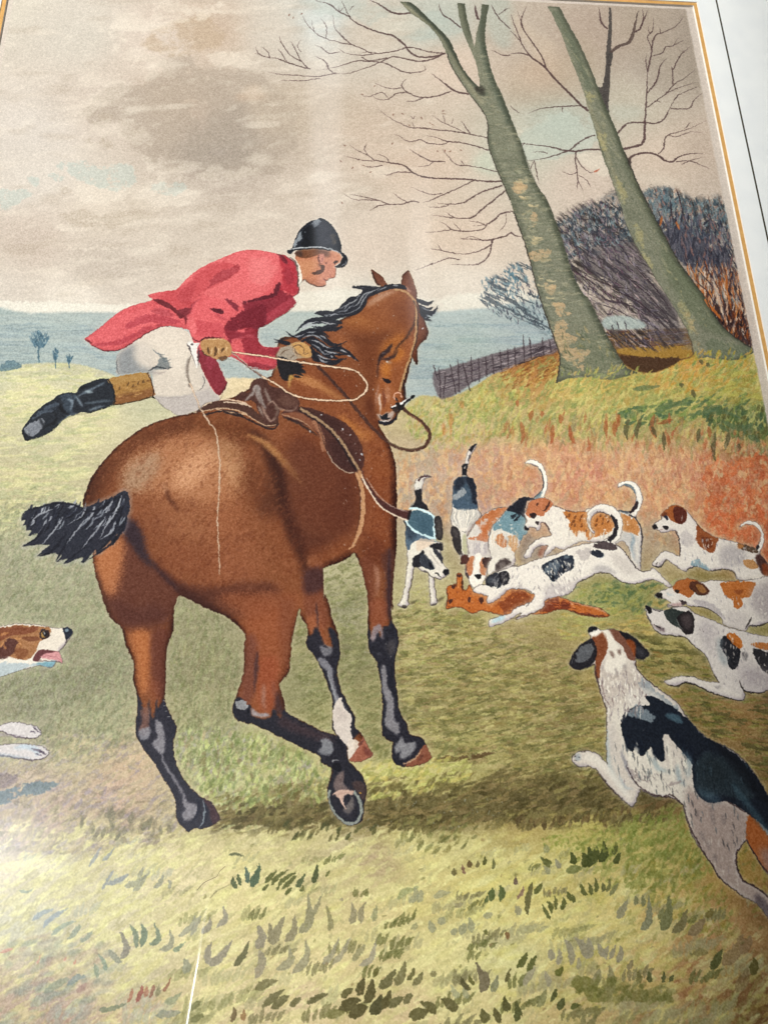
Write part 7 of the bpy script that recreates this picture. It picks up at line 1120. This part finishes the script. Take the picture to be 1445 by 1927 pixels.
C('M: 100,990 220,1010 350,1000 480,930 600,870 700,850 620,850 500,880 360,950 240,980', 'a8404a', .8, 3); St('M: 130,1000 220,1045 350,1038 480,960 600,890 700,862 830,885', '4c1a26', 4, .85, .8, 0, .4, .8); C('M: 80,955 110,965 140,990 110,985', '5c1c24', .8, 1.5)
# sleeve (near arm)
C('M: 850,860 860,780 900,700 960,650 1080,660 1180,700 1200,740 1180,800 1120,830 1140,930 1060,940 940,960 900,970 870,910', 'd26165', .85, 3); C('M: 1030,730 1080,720 1130,750 1110,770 1060,750', '4f1a26', .9, 2, .1); C('1140,655 1200,670 1230,700 1240,750 1200,730 1170,690', '6c2432', .8, 2.5); St('1060,760 1120,800 1170,800', 'a03a44', 5, .6, 2)
C('M: 920,830 1000,820 1060,840 1120,830 1130,900 1100,940 1000,930 930,940', 'b5444c', .6, 5, .3); St('M: 880,940 940,975 1000,945 1140,940', '4c1a22', 2.6, .8, .7); St('M: 860,780 900,690 960,645', '8c303c', 4, .6, 1.5); C('M: 860,800 900,780 920,860 900,930 870,880', 'de7678', .5, 4)
# dark underside of the torso
C('N: 400,800 420,850 480,900 540,940 590,1025 470,1130 360,1200 220,1290 150,1400 100,1400 0,1400 0,1050 100,1000 240,950 340,890', '822835', .95, 4); C('N: 380,790 420,790 400,870 320,960 200,990 60,1010 0,1040 0,1010 120,970 260,940 340,880', '541a26', .9, 3.5, .1); C('N: 0,1040 140,1020 300,980 400,1000 300,1080 140,1120 0,1160', '7c2834', .6, 6)
C('N: 100,1200 300,1120 440,1020 540,960 585,1025 470,1130 360,1200 220,1290', 'b04652', .6, 5); C('N: 400,470 480,500 560,570 610,740 610,880 540,930 470,900 400,880 430,760 420,620', 'a8343f', .9, 4); C('N: 440,640 500,620 560,700 560,800 480,820', '8c2c38', .55, 6); St('N: 370,465 430,500 470,560 490,590', '4c1c26', 5, .8, 1.5); C('N: 390,480 470,520 490,590 440,560', '6c2430', .7, 2.5)
C('M: 1200,780 1300,740 1445,700 1445,840 1400,880 1300,880 1200,900 1140,880 1150,820', '701f2c', .95, 4); C('M: 1130,880 1200,900 1300,900 1400,880 1380,950 1300,960 1200,960 1180,1010', '7e2532', .9, 3); C('N: 0,1320 150,1320 140,1400 190,1500 300,1530 400,1525 350,1620 0,1600 ', '8c2a36', .9, 4); St('N: 0,1390 80,1400 140,1420', 'c06068', 4, .5, 1.5); St('M: 1180,990 1240,950 1320,940 1380,960', 'bd5860', 3, .6, 1.4); St('M: 1190,900 1280,905 1360,880', 'b5505a', 3, .55, 1.4); C('N: 0,1620 200,1640 350,1650 330,1760 200,1775 0,1740', 'b0404c', .7, 4); C('N: 0,1730 150,1700 320,1760 200,1780 0,1745', '7c2834', .6, 3); St('N: 0,1590 180,1630 350,1640', '5c1c26', 3, .7, 1)
C('M: 930,1050 1060,1060 1155,1285 1120,1350 1090,1382 980,1220', '7e2a36', .95, 1, .1, .3); C('M: 1020,1060 1070,1100 1040,1200 980,1150', '96384a', .5, 5)
innershade(CM, '8a2c34', 6, .3, -2, -3)
for k in range(60):
    x = rnd.uniform(-300, 380); y = rnd.uniform(500, 820); T('N'); St(f'{x},{y} {x + rnd.uniform(10, 60)},{y - rnd.uniform(0, 20)}', rnd.choice(['e08888', 'c04c54', 'b5444c', 'd46c70']), rnd.uniform(2, 5), .25, 1.6)
clip(None)
St('M: 75,955 180,880 300,780 420,710 560,670', '8c3440', 1.2, .5, .5, 0, 1, 1); St('N: 480,500 560,565 600,650 615,760 615,880 600,920', '5c2c34', 2, .7, .5, 0, 1, 1); St('M: 1155,1285 1120,1350 1090,1382', '4c1a22', 2.4, .7, .6)
# boot
BO = 'D: 600,458 640,480 652,540 645,600 600,625 500,655! 470,650 440,662 400,668 360,690 330,720 300,750 240,785 170,808 145,803! 125,760 130,745 180,670 215,635 260,600 300,580 330,553 400,535 430,540 460,500 540,468'
bo = fig('boot', BO, 'black riding boot with a tan top', RD); BT = 'M: 258,1260 400,1225 555,1208 580,1260 603,1345 595,1388 440,1430 300,1452 308,1400 295,1320'
fig('boot_top', BT, None, RD); halo(BO, 'cdd0a8', 3, .25); Fi(BO, '23272f', 1, .6); clip(mask_of(BO))
Fi('D: 140,745 200,700 250,690 240,740 180,790', '83868e', .9, 2, .2, .6); Fi('D: 180,700 230,640 300,600 340,600 300,650 240,660', '4c5562', .8, 3, 0, .6); Fi('D: 330,560 400,540 430,560 400,600 420,660 370,640 350,590', '3c4652', .8, 3, 0, .7)
for q, c in (('380,580 410,590 400,640', '8a96a2'), ('430,560 450,590 470,620', '7c8894'), ('440,560 520,520 580,490', '6c7884'), ('480,530 530,535', 'a3b0b8'), ('270,640 330,620 370,640', '20242c'), ('250,730 290,720 320,690 300,640', '14161c'), ('330,720 380,680 440,655', '6f7c88'), ('560,500 600,480', '5c6874'), ('480,600 560,590 640,585', '58626c'), ('500,640 600,610', '6f7a84'), ('450,520 500,500', '0e1016'), ('220,680 250,730 230,760', '1a1c22'), ('340,600 350,640 390,660', '0e1016'), ('150,770 170,795', '14161c')): St('D: ' + q, c, 5, .8, 1.2, 0, .3, .2)
clip(None); St('D: 610,460 645,520 652,580 640,610', '101218', 3, .8, .6, 0, 1, 1); St('D: 128,750 145,803 175,806', '101218', 2.4, .9, .5, 0, 1, 1); St('D: 145,745 165,790', 'b0b4ba', 1.4, .7, .4)
Fi(BT, '9c7440', 1, .5); clip(mask_of(BT)); Fi('M: 300,1390 450,1360 600,1330 603,1400 440,1440 300,1460', '7c5030', .8, 3); Fi('M: 260,1260 555,1208 570,1250 400,1280 280,1300', 'a88450', .7, 4)
for k in range(60): x = rnd.uniform(280, 580); y = 1330 - (x - 280) * .16 + rnd.uniform(-30, 90); St(f'M: {x},{y} {x + 40},{y - 6}', rnd.choice(['5f3c24', 'c09a60', '6f4c2c', '8a6030']), 1.4, .6, .4)
for q in ('400,1310 410,1280', '340,1340 345,1310', '480,1300 485,1270', '520,1290 525,1265', '440,1320 450,1290'): St('M: ' + q, '4c3420', 3, .7, .6)
clip(None); St('M: 555,1208 580,1260 600,1345 592,1390', '3a2218', 2.4, .9, .5, 0, 1, 1); St('M: 258,1260 292,1320 308,1400 300,1450', '1a1a1e', 2.2, .9, .5, 0, 1, 1); St('M: 300,1452 440,1430 595,1388', '3a2a1c', 1.8, .7, .5, 0, 1, 1); St('M: 560,1212 585,1260', 'e0d8cc', 1.2, .7, .4)
# face
FC = 'N: 575,500 600,430 800,405 980,425 1070,455 1100,510 1085,560 1035,600 1035,690 1015,735 965,742 940,770! 918,775 917,820 880,832 800,828 720,790 690,755 650,775 620,680 590,590'
hd = fig('face', FC, None, RD); Fi('N: 560,520 600,560 640,650 652,760 630,820 612,840 610,700 590,600', 'dcd3c4', 1, .6); Fi(FC, 'b8795c', 1, .5); clip(mask_of(FC))
Fi('N: 880,560 1000,520 1040,600 1035,690 1000,740 920,780 920,830 820,800 860,700', 'bd7f6c', .6, 6); Fi('N: 600,560 760,540 840,580 760,680 660,760', 'bd8562', .8, 6); Fi('N: 1000,450 1090,500 1080,540 1030,560 960,520', 'c0866c', .6, 4); Fi('N: 700,740 800,780 900,830 800,830 700,800', '9c6650', .6, 3)
Fi('N: 545,470 600,420 820,405 860,430 850,465 800,490 700,520 620,505', '6e4630', .95, 1.5, 0, .5); Fi('N: 560,440 640,430 660,500 600,490', '3a2a26', .7, 2); Fi('N: 830,410 960,430 960,490 900,510 850,470', '5f4238', .8, 3); Fi('N: 850,470 900,480 905,540 880,580 850,560 838,510', 'bd8070', .95, 1.4); St('N: 845,480 838,530 860,575 880,580', '5a3430', 2.4, .8, .6); St('N: 880,500 885,540 870,560', '84504a', 2, .7, .6)
Fi('N: 760,690 820,665 860,640 870,600 905,600 905,650 870,690 830,705 780,708', '4c3228', .92, 1.4, 0, .4); St('N: 840,580 865,610 890,620', '4c3228', 3.4, .8, .8); Fi('N: 1005,560 1050,540 1060,560 1030,575 1030,590', '33221f', .9, .7); St('N: 915,575 930,570', '4c2c28', 3, .7, .7); St('N: 890,750 920,768 950,762', '5c2c2c', 2, .85, .4); St('N: 965,700 980,720 1010,735', '84443c', 1.8, .6, .6); St('N: 985,740 1015,735', '6c3430', 1.8, .7, .4); clip(None)
St('N: 650,775 690,755 720,790 800,828 880,832 915,822', '5c3c32', 1.6, .8, .4, 0, 1, 1); St('N: 1035,600 1035,690 1015,735 965,742', '7c4c44', 1.1, .6, .3, 0, 1, 1)
Fi('N: 580,540 620,600 650,690 652,770 625,825 612,840 608,720 590,620', 'e2dacd', .95, .6); St('N: 515,505 560,540 600,620 612,740 608,840', '3f3a34', 2, .8, .5, 0, .6, 1)
# cap
HC = 'N: 485,425! 540,400 560,350 580,280 640,180 740,100 820,82 850,60 890,65 920,82 1000,150 1065,265 1095,370 1105,440 1150,480 1168,530 1155,580 1110,615 1050,622 1028,612! 1080,580 1095,530 1110,500 1080,462 980,425 800,402 620,415 550,445 540,465 490,455'
fig('riding_cap', HC, None, RD); halo(HC, 'd8cfc2', 3, .3); Fi(HC, '23262f', 1, .5); clip(mask_of(HC))
Fi('N: 560,380 590,280 660,190 740,130 840,80 860,110 790,170 740,140 690,180 640,230 660,290 600,340 570,400', '8f959c', .9, 2, 0, .7); Fi('N: 650,220 700,160 780,130 800,300 780,390 640,390 660,290', '11131a', .9, 3); Fi('N: 830,110 930,130 1000,240 1000,360 860,380 820,250', '3a3c46', .7, 7); Fi('N: 980,260 1020,250 1040,330 1000,360', '4f4844', .6, 3, 0, .6); Fi('N: 1090,490 1130,490 1155,540 1120,600 1060,610 1090,560', '14151c', .8, 2); St('N: 1100,600 1140,580 1155,540', '8c9096', 2, .7, .6); St('N: 680,230 690,220', '9aa0a8', 3, .8, .6); St('N: 1010,320 1030,340 1015,370', '8a8074', 2, .5, .8); clip(None)
St('N: 510,420 600,403 740,393 880,395 1000,425 1090,460', 'b4b7bb', 2.6, .95, .4, 0, .6, .6); St('N: 960,395 990,415 1040,435', 'a0a4a8', 3.4, .8, .6); St('N: 490,430 600,420 800,405 980,428', '14151a', 2.4, .8, .5, 0, 1, 1)
# hands, whip
H1 = 'M: 958,975 1000,955 1100,950 1160,968 1190,1030 1182,1075 1130,1118 1095,1112 1060,1102 980,1068 955,1020'
fig('hand', H1, 'gloved hand holding the hunting whip', RD); Fi(H1, 'ad8457', 1, .5)
for q in ('1010,1020 1020,1070', '1065,1010 1070,1050 1060,1090', '1130,1020 1110,1060'): St('M: ' + q, '4c3420', 5, .85, .6)
for q in ('990,960 1080,955 1150,970', '1040,1020 1035,1080', '1090,1020 1090,1075', '1150,1010 1150,1060'): St('M: ' + q, 'd8b78c', 2.4, .8, .5)
Fi('M: 1090,1095 1140,1085 1160,1100 1110,1122', '5c4030', .85, .8); St('M: 960,970 990,950 1150,945', '2c1c1c', 2, .8, .4); St('M: 960,1040 985,1070 1040,1100', '3c2c20', 1.8, .8, .4)
H2 = 'N: 375,1610 400,1545 480,1510 540,1480 600,1465 680,1478 740,1530 765,1600 740,1648 640,1650 520,1680 400,1650'
fig('hand', H2, 'gloved hand gripping the reins at the mane', RD); Fi(H2, 'a58d72', 1, .5); clip(mask_of(H2)); Fi('N: 375,1610 400,1545 500,1510 560,1580 600,1650 500,1690 380,1650', '9c9082', .9, 3, 0, .5); Fi('N: 540,1480 680,1478 750,1540 765,1610 720,1650 640,1620 580,1560', 'bd8f55', .9, 2)
for q in ('540,1560 560,1520 620,1500 680,1550 670,1600 720,1560', '420,1620 450,1570 520,1550', '520,1650 580,1610', '680,1610 740,1590', '560,1540 600,1600 660,1610'): St('N: ' + q, '5c4432', 2, .8, .5)
clip(None)
Fi('N: 370,1680 400,1640 560,1680 700,1690 640,1740 700,1810 620,1800 680,1860 560,1830 540,1900 440,1900 390,1820', '1a1a20', .95, 1, 0, .5); Fi('N: 500,1850 550,1840 555,1880 510,1900', 'c89a4c', .8, 1); St('E: 440,325 432,400', 'b58a50', 6, .8, 1); St('E: 380,120 440,110', '20202a', 3, .7, .6)
for q in ('N: 600,1740 680,1750', 'N: 600,1800 700,1815', 'N: 560,1850 650,1870'): St(q, '1a1a20', 5, .9, .6)
wh = fig('whip', 'M: 850,985 880,970 940,985 945,1060 932,1165 915,1150 880,1040', 'hunting whip with a white horn handle and long pale thong', RD)
Fi('M: 850,990 880,970 905,985 945,985 940,1010 925,1040 932,1160 918,1165 885,1060 865,1010', 'ddd8d2', 1, .5); St('M: 850,990 862,1008 885,1060 918,1165', '3a3034', 2, .8, .4); St('M: 880,990 895,1000', '3a3034', 4, .8, .5); St('M: 940,1010 935,1090 932,1160', '4c3c40', 3, .8, .5); St('M: 925,1010 940,990', 'b8b0b0', 3, .7, .5)
St('M: 880,1080 858,1150 856,1230 872,1290', '83776c', 3.6, .85, .6, 0, .8, .8); Fi('M: 858,1300 880,1295 890,1320 870,1325', '7c7068', .8, .6)
TH1 = 'M: 875,1290 900,1360 925,1420 945,1475 D: 1150,650 1185,710 1215,745 1238,850 1245,1000 1240,1130 1232,1250 1235,1350 1242,1450 1243,1570'
St(TH1, '8f7864', 3.6, .55, .8, 0, .8, .5); St(TH1, 'd8bda4', 2, .85, .5, 0, 1, .5)
TH2 = 'E: 105,188 200,200 300,215 420,235 560,255 700,275 800,292 850,330 878,380 860,420 820,450 790,462 700,465 600,460 520,450 440,425 360,370 290,330 240,298'
St(TH2, '3c2a26', 4.6, .55, .7, 0, 1, 1); St(TH2, 'e2c6a8', 3, .97, .4, 0, 1, 1)
St('E: 105,190 160,230 220,285 280,325', '5c4440', 3, .8, .5, 0, 1, 1); St('E: 110,195 170,235 230,290', 'dcc8b4', 1.4, .7, .4, 0, 1, 1)
fig('whip_thong', 'E: 105,180 200,193 420,228 700,268 800,284 858,325 887,380 868,425 825,458 790,470 600,468 520,458 440,433 360,378 290,338 290,325 365,362 445,417 600,452 790,452 850,415 868,380 842,335 795,300 700,283 420,243 105,198', None, RD)
# ================================================================== finish of the print: paper margin, litho grain
wy = ((N3 - .5) * 1.8 + (N7 - .5) * 1.6); wx = ((vnoise(3, 55) - .5) * 1.8 + (vnoise(8, 56) - .5) * 1.6)
iy = np.clip(np.arange(CH)[:, None] + np.rint(wy), 0, CH - 1).astype(int); ix = np.clip(np.arange(CW)[None] + np.rint(wx), 0, CW - 1).astype(int)
cv = cv[iy, ix]
gr = cv @ np.array([.3, .55, .15], np.float32); cv += (gr[..., None] - cv) * .03 * np.array([1, 1, 1], np.float32)
clip(None); T('Z')
mg = np.zeros((CH, CW), np.float32)
m_r = 8.6 * CW / 1290 * 1.0; yy = np.arange(CH)[:, None]; xx = np.arange(CW)[None]
edge = (N7 - .5) * 1.6
mr = np.clip(xx - (CW - 17.5) + edge, 0, 1); ml = np.clip(11 - xx + edge, 0, 1); mt = np.clip(7.5 - yy + edge + 0 * xx, 0, 1)
mg = np.maximum(np.maximum(mr, ml * .8), mt).astype(np.float32)
over(mg, 'c9bdb3', .95)
over(np.clip(1 - np.abs(xx - (CW - 18.5)) / 1.6, 0, 1).astype(np.float32) * np.ones((CH, 1), np.float32), 'ddd0c4', .35)
for ch in range(3):
    q_ = cv[..., ch]; cv[..., ch] = q_ + .45 * (q_ - box(box(q_, 1, 0), 1, 1))
cv = .5 + (cv - .5) * 1.07
# stipple of the stone and tooth of the paper
lum = cv.mean(2, keepdims=True)
cv += ((N1 - .5) * .10)[..., None] * (.6 + .8 * (1 - np.abs(lum * 2 - 1)))
cv += ((vnoise(2.4, 77) - .5) * .045)[..., None]
sp = rng.random((CH, CW)) ; spk = (sp > .9965).astype(np.float32); spk = np.maximum(spk, np.roll(spk, 1, 0) * .6)
cv += (spk * .09)[..., None] * (.5 + lum)
np.clip(cv, 0, 1, out=cv)

img = bpy.data.images.new('hunting_print_ink', CW, CH, alpha=False)
px = np.ones((CH, CW, 4), np.float32); px[..., :3] = cv[::-1]
img.pixels.foreach_set(px.ravel()); img.update(); img.pack()

# ================================================================== materials
def mat(name):
    m = bpy.data.materials.new(name); m.use_nodes = True; return m, m.node_tree.nodes, m.node_tree.links, m.node_tree.nodes['Principled BSDF']
def fibre(nt, ln, bs, scale, strength, dist):
    n = nt.new('ShaderNodeTexNoise'); n.inputs['Scale'].default_value = scale; n.inputs['Detail'].default_value = 4
    tc = nt.new('ShaderNodeTexCoord'); ln.new(tc.outputs['Object'], n.inputs['Vector'])
    b = nt.new('ShaderNodeBump'); b.inputs['Strength'].default_value = strength; b.inputs['Distance'].default_value = dist
    ln.new(n.outputs[0], b.inputs['Height']); ln.new(b.outputs[0], bs.inputs['Normal']); return n, tc
ink, nt, ln, bs = mat('printed_ink_on_paper')
ti = nt.new('ShaderNodeTexImage'); ti.image = img; ti.interpolation = 'Cubic'; ti.extension = 'EXTEND'
ln.new(ti.outputs[0], bs.inputs['Base Color']); bs.inputs['Roughness'].default_value = .75; bs.inputs['Specular IOR Level'].default_value = .15
fibre(nt, ln, bs, 1400, .25, .0001)
def mottled(name, c1, c2, scale, rough=.85, bump=.3):
    m, nt, ln, bs = mat(name)
    n, tc = fibre(nt, ln, bs, scale * 6, bump, .0002)
    n2 = nt.new('ShaderNodeTexNoise'); n2.inputs['Scale'].default_value = scale; n2.inputs['Detail'].default_value = 6; ln.new(tc.outputs['Object'], n2.inputs['Vector'])
    r = nt.new('ShaderNodeValToRGB'); r.color_ramp.elements[0].position = .38; r.color_ramp.elements[1].position = .62
    r.color_ramp.elements[0].color = (*c1, 1); r.color_ramp.elements[1].color = (*c2, 1)
    ln.new(n2.outputs[0], r.inputs[0]); ln.new(r.outputs[0], bs.inputs['Base Color']); bs.inputs['Roughness'].default_value = rough
    bs.inputs['Specular IOR Level'].default_value = .2
    return m
m_mat = mottled('mount_board', (.84, .85, .855), (.89, .895, .89), 60)
m_bev = mottled('bevel_core', (.78, .74, .68), (.84, .80, .74), 300)
m_gold = mottled('ochre_band', (.62, .33, .10), (.68, .385, .13), 400)
m_line = mottled('drawn_line', (.035, .028, .014), (.05, .04, .02), 500)
m_wood = mottled('frame_wood', (.10, .045, .02), (.17, .08, .035), 40, .35)
m_wall = mottled('wall_plaster', (.52, .49, .44), (.58, .55, .50), 6, .9)
m_back = mottled('backing_board', (.28, .20, .12), (.32, .24, .15), 30)
m_hair, nt, ln, bs = mat('dark_hair'); bs.inputs['Base Color'].default_value = (.05, .035, .02, 1)
glass = bpy.data.materials.new('picture_glass'); glass.use_nodes = True; nt, ln = glass.node_tree.nodes, glass.node_tree.links; nt.clear()
go = nt.new('ShaderNodeOutputMaterial'); mx = nt.new('ShaderNodeMixShader'); tr = nt.new('ShaderNodeBsdfTransparent'); gl = nt.new('ShaderNodeBsdfGlossy')
fr = nt.new('ShaderNodeFresnel'); fr.inputs['IOR'].default_value = 1.8; ge = nt.new('ShaderNodeNewGeometry'); iv = nt.new('ShaderNodeMath'); iv.operation = 'SUBTRACT'; iv.inputs[0].default_value = 1
ln.new(ge.outputs['Backfacing'], iv.inputs[1]); fm = nt.new('ShaderNodeMath'); fm.operation = 'MULTIPLY'; ln.new(fr.outputs[0], fm.inputs[0]); ln.new(iv.outputs[0], fm.inputs[1])
gl.inputs['Roughness'].default_value = 0.0; tr.inputs[0].default_value = (.99, .995, .99, 1)
ln.new(fm.outputs[0], mx.inputs[0]); ln.new(tr.outputs[0], mx.inputs[1]); ln.new(gl.outputs[0], mx.inputs[2]); ln.new(mx.outputs[0], go.inputs[0])

# ================================================================== objects
def obj(name, verts, faces, m, parent=None, uv=False):
    me = bpy.data.meshes.new(name); me.from_pydata(verts, [], faces); me.materials.append(m); me.update()
    if uv:
        u = me.uv_layers.new(name='UVMap')
        for lp in me.loops:
            v = me.vertices[lp.vertex_index].co; u.data[lp.index].uv = ((v.x - XL) / (CW / PPM), 1 - (ZT - (v.z)) / (CH / PPM))
    o = bpy.data.objects.new(name, me); scn.collection.objects.link(o)
    if parent: o.parent = parent
    return o
def boxv(x0, x1, y0, y1, z0, z1): return [(x0, y0, z0), (x1, y0, z0), (x1, y1, z0), (x0, y1, z0), (x0, y0, z1), (x1, y0, z1), (x1, y1, z1), (x0, y1, z1)]
BOXF = [(0, 3, 2, 1), (4, 5, 6, 7), (0, 1, 5, 4), (1, 2, 6, 5), (2, 3, 7, 6), (3, 0, 4, 7)]
def ring(ix0, ix1, iz0, iz1, ox0, ox1, oz0, oz1, yi, yo, yb=None):
    """mitred flat ring: inner edge at depth yi, outer edge at depth yo, back at yb"""
    i = [(ix0, iz0), (ix1, iz0), (ix1, iz1), (ix0, iz1)]; o = [(ox0, oz0), (ox1, oz0), (ox1, oz1), (ox0, oz1)]
    v = [(x, yi, z) for x, z in i] + [(x, yo, z) for x, z in o]; f = [(k + 4, (k + 1) % 4 + 4, (k + 1) % 4, k) for k in range(4)]
    if yb is not None:
        v += [(x, yb, z) for x, z in i] + [(x, yb, z) for x, z in o]
        f += [(k, (k + 1) % 4, (k + 1) % 4 + 8, k + 8) for k in range(4)] + [((k + 1) % 4 + 4, k + 4, k + 12, (k + 1) % 4 + 12) for k in range(4)] + [(k + 8, (k + 1) % 4 + 8, (k + 1) % 4 + 12, k + 12) for k in range(4)]
    return v, f
pic = bpy.data.objects.new('framed_print', None); scn.collection.objects.link(pic); pic.location = (0, 0, HGT)
pic['label'] = 'framed colour print of a huntsman and hounds behind glass, in a pale mount'; pic['category'] = 'picture'
UX = PPM / CW * 0 + (XR - XL) / 1290          # one photograph pixel at the top of the sheet, in metres
ZBB = ZB - .002
bk = obj('backing_board', boxv(XL - .12, XR + .12, .0012, .004, ZBB - .12, ZT + .12), BOXF, m_back, pic)
sheet = obj('print_sheet', [(XL - .0001, 0, ZB - .0021), (XR + .0001, 0, ZB - .0021), (XR + .0001, 0, ZT + .0001), (XL - .0001, 0, ZT + .0001)] + [(XL - .0001, .001, ZB - .0021), (XR + .0001, .001, ZB - .0021), (XR + .0001, .001, ZT + .0001), (XL - .0001, .001, ZT + .0001)],
            [(0, 1, 2, 3), (7, 6, 5, 4), (0, 4, 5, 1), (1, 5, 6, 2), (2, 6, 7, 3), (3, 7, 4, 0)], ink, pic, uv=True)
sheet['label'] = 'colour lithograph sheet with sky, meadow, bank and the hunt'
g = .9 * UX
a0, a1 = XL, XR; c0, c1 = ZBB, ZT
def grow(k): return (a0 - k, a1 + k, c0 - k, c1 + k)
T_ = -.0011
bv = obj('bevel', *ring(*grow(0), *grow(1.3 * UX), -.0001, T_, ), m_bev, pic)
gd = obj('ochre_band', *ring(*grow(1.3 * UX), *grow(8.2 * UX), T_, T_), m_gold, pic)
be = obj('bevel', *ring(*grow(8.2 * UX), *grow(9.0 * UX), T_, T_ - .0005), m_bev, pic)
M2 = T_ - .0005
LN0, LN1 = 47.0 * UX, 50.2 * UX
obj('mount_board', *ring(*grow(9.0 * UX), *grow(.105), M2, M2, -.0002), m_mat, pic)['label'] = 'pale grey-white mount around the print'
obj('ruled_line', *ring(*grow(LN0), *grow(LN1), M2 - .00003, M2 - .00003), m_line, pic)['label'] = 'thin dark ruled line on the mount'
# frame, outside the view
fx0, fx1, fz0, fz1 = grow(.10)
for nm, (x0, x1, z0, z1) in (('left', (fx0 - .03, fx0, fz0 - .03, fz1 + .03)), ('right', (fx1, fx1 + .03, fz0 - .03, fz1 + .03)), ('low', (fx0, fx1, fz0 - .03, fz0)), ('top', (fx0, fx1, fz1, fz1 + .03))):
    o = obj('frame_rail', boxv(x0, x1, -.014, .008, z0, z1), BOXF, m_wood, pic)
    bm_ = o.modifiers.new('bevel', 'BEVEL'); bm_.width = .004; bm_.segments = 3
obj('glass', boxv(fx0 + .0002, fx1 - .0002, -.0062, -.0042, fz0 + .0002, fz1 - .0002), BOXF, glass, pic)
# printed figures, each its own inked shape a hair above the paper
from mathutils.geometry import tessellate_polygon
made = []
order = 0
for k, (name, label, par, p) in enumerate(FIGS):
    x, z = sheet_xz(p[:, 0], p[:, 1]); x = np.clip(x, XL + .0002, XR - 18.5 / PPM); z = np.clip(z, ZB, ZT - 8 / PPM)
    y = -.00004 - .0000035 * k
    pts = [Vector((float(a), y, float(b))) for a, b in zip(x, z)]
    cl = [pts[0]]
    for v in pts[1:]:
        if (v - cl[-1]).length > 3e-5: cl.append(v)
    if (cl[0] - cl[-1]).length < 3e-5: cl.pop()
    tris = tessellate_polygon([[Vector((v.x, v.z, 0)) for v in cl]])
    fs = []
    for t in tris:
        a, b, c = (cl[i] for i in t)
        ar = (b.x - a.x) * (c.z - a.z) - (b.z - a.z) * (c.x - a.x)
        if abs(ar) > 1e-12: fs.append(tuple(t) if ar > 0 else (t[0], t[2], t[1]))
    o = obj(name, [tuple(v) for v in cl], fs, ink, made[par] if par is not None else pic, uv=True)
    if label: o['label'] = label
    made.append(o)
# hair lying on the glass
hp = [(371, 1676), (384, 1662), (400, 1654), (408, 1650), (414, 1640), (424, 1631)]
def on_plane(px_, py_, y):
    d = np.array([px_ - CX, py_ - CY, F_PX]); t = (DIST + y) / d.dot(en); q = d * t
    return Vector((q.dot(eh), y, q.dot(ev)))
hv, hf = [], []
pp = [on_plane(*q, -.0064) for q in spline(np.array(hp, float), [False] * 6, False, 4)]
for i, c in enumerate(pp):
    d = (pp[min(i + 1, len(pp) - 1)] - pp[max(i - 1, 0)]).normalized(); s_ = Vector((-d.z, 0, d.x)); r_h = .00011 * (1 - .3 * i / len(pp))
    for k in range(5):
        an = k * 2 * math.pi / 5; hv.append(tuple(c + s_ * math.cos(an) * r_h + Vector((0, 1, 0)) * math.sin(an) * r_h))
for i in range(len(pp) - 1):
    for k in range(5): hf.append((i * 5 + k, i * 5 + (k + 1) % 5, i * 5 + 5 + (k + 1) % 5, i * 5 + 5 + k))
ho = obj('stray_hair', hv, hf, m_hair); ho.location = (0, 0, HGT); ho['label'] = 'thin dark bent hair lying on the glass over the grass at lower left'; ho['category'] = 'hair'
# the wall it hangs on
w_ = obj('wall', boxv(-3, 3, .0085, .06, 0, 3.0), BOXF, m_wall); w_['kind'] = 'structure'
fl = obj('floor', boxv(-3, 3, -3, .06, -.05, -.001), BOXF, m_wood); fl['kind'] = 'structure'
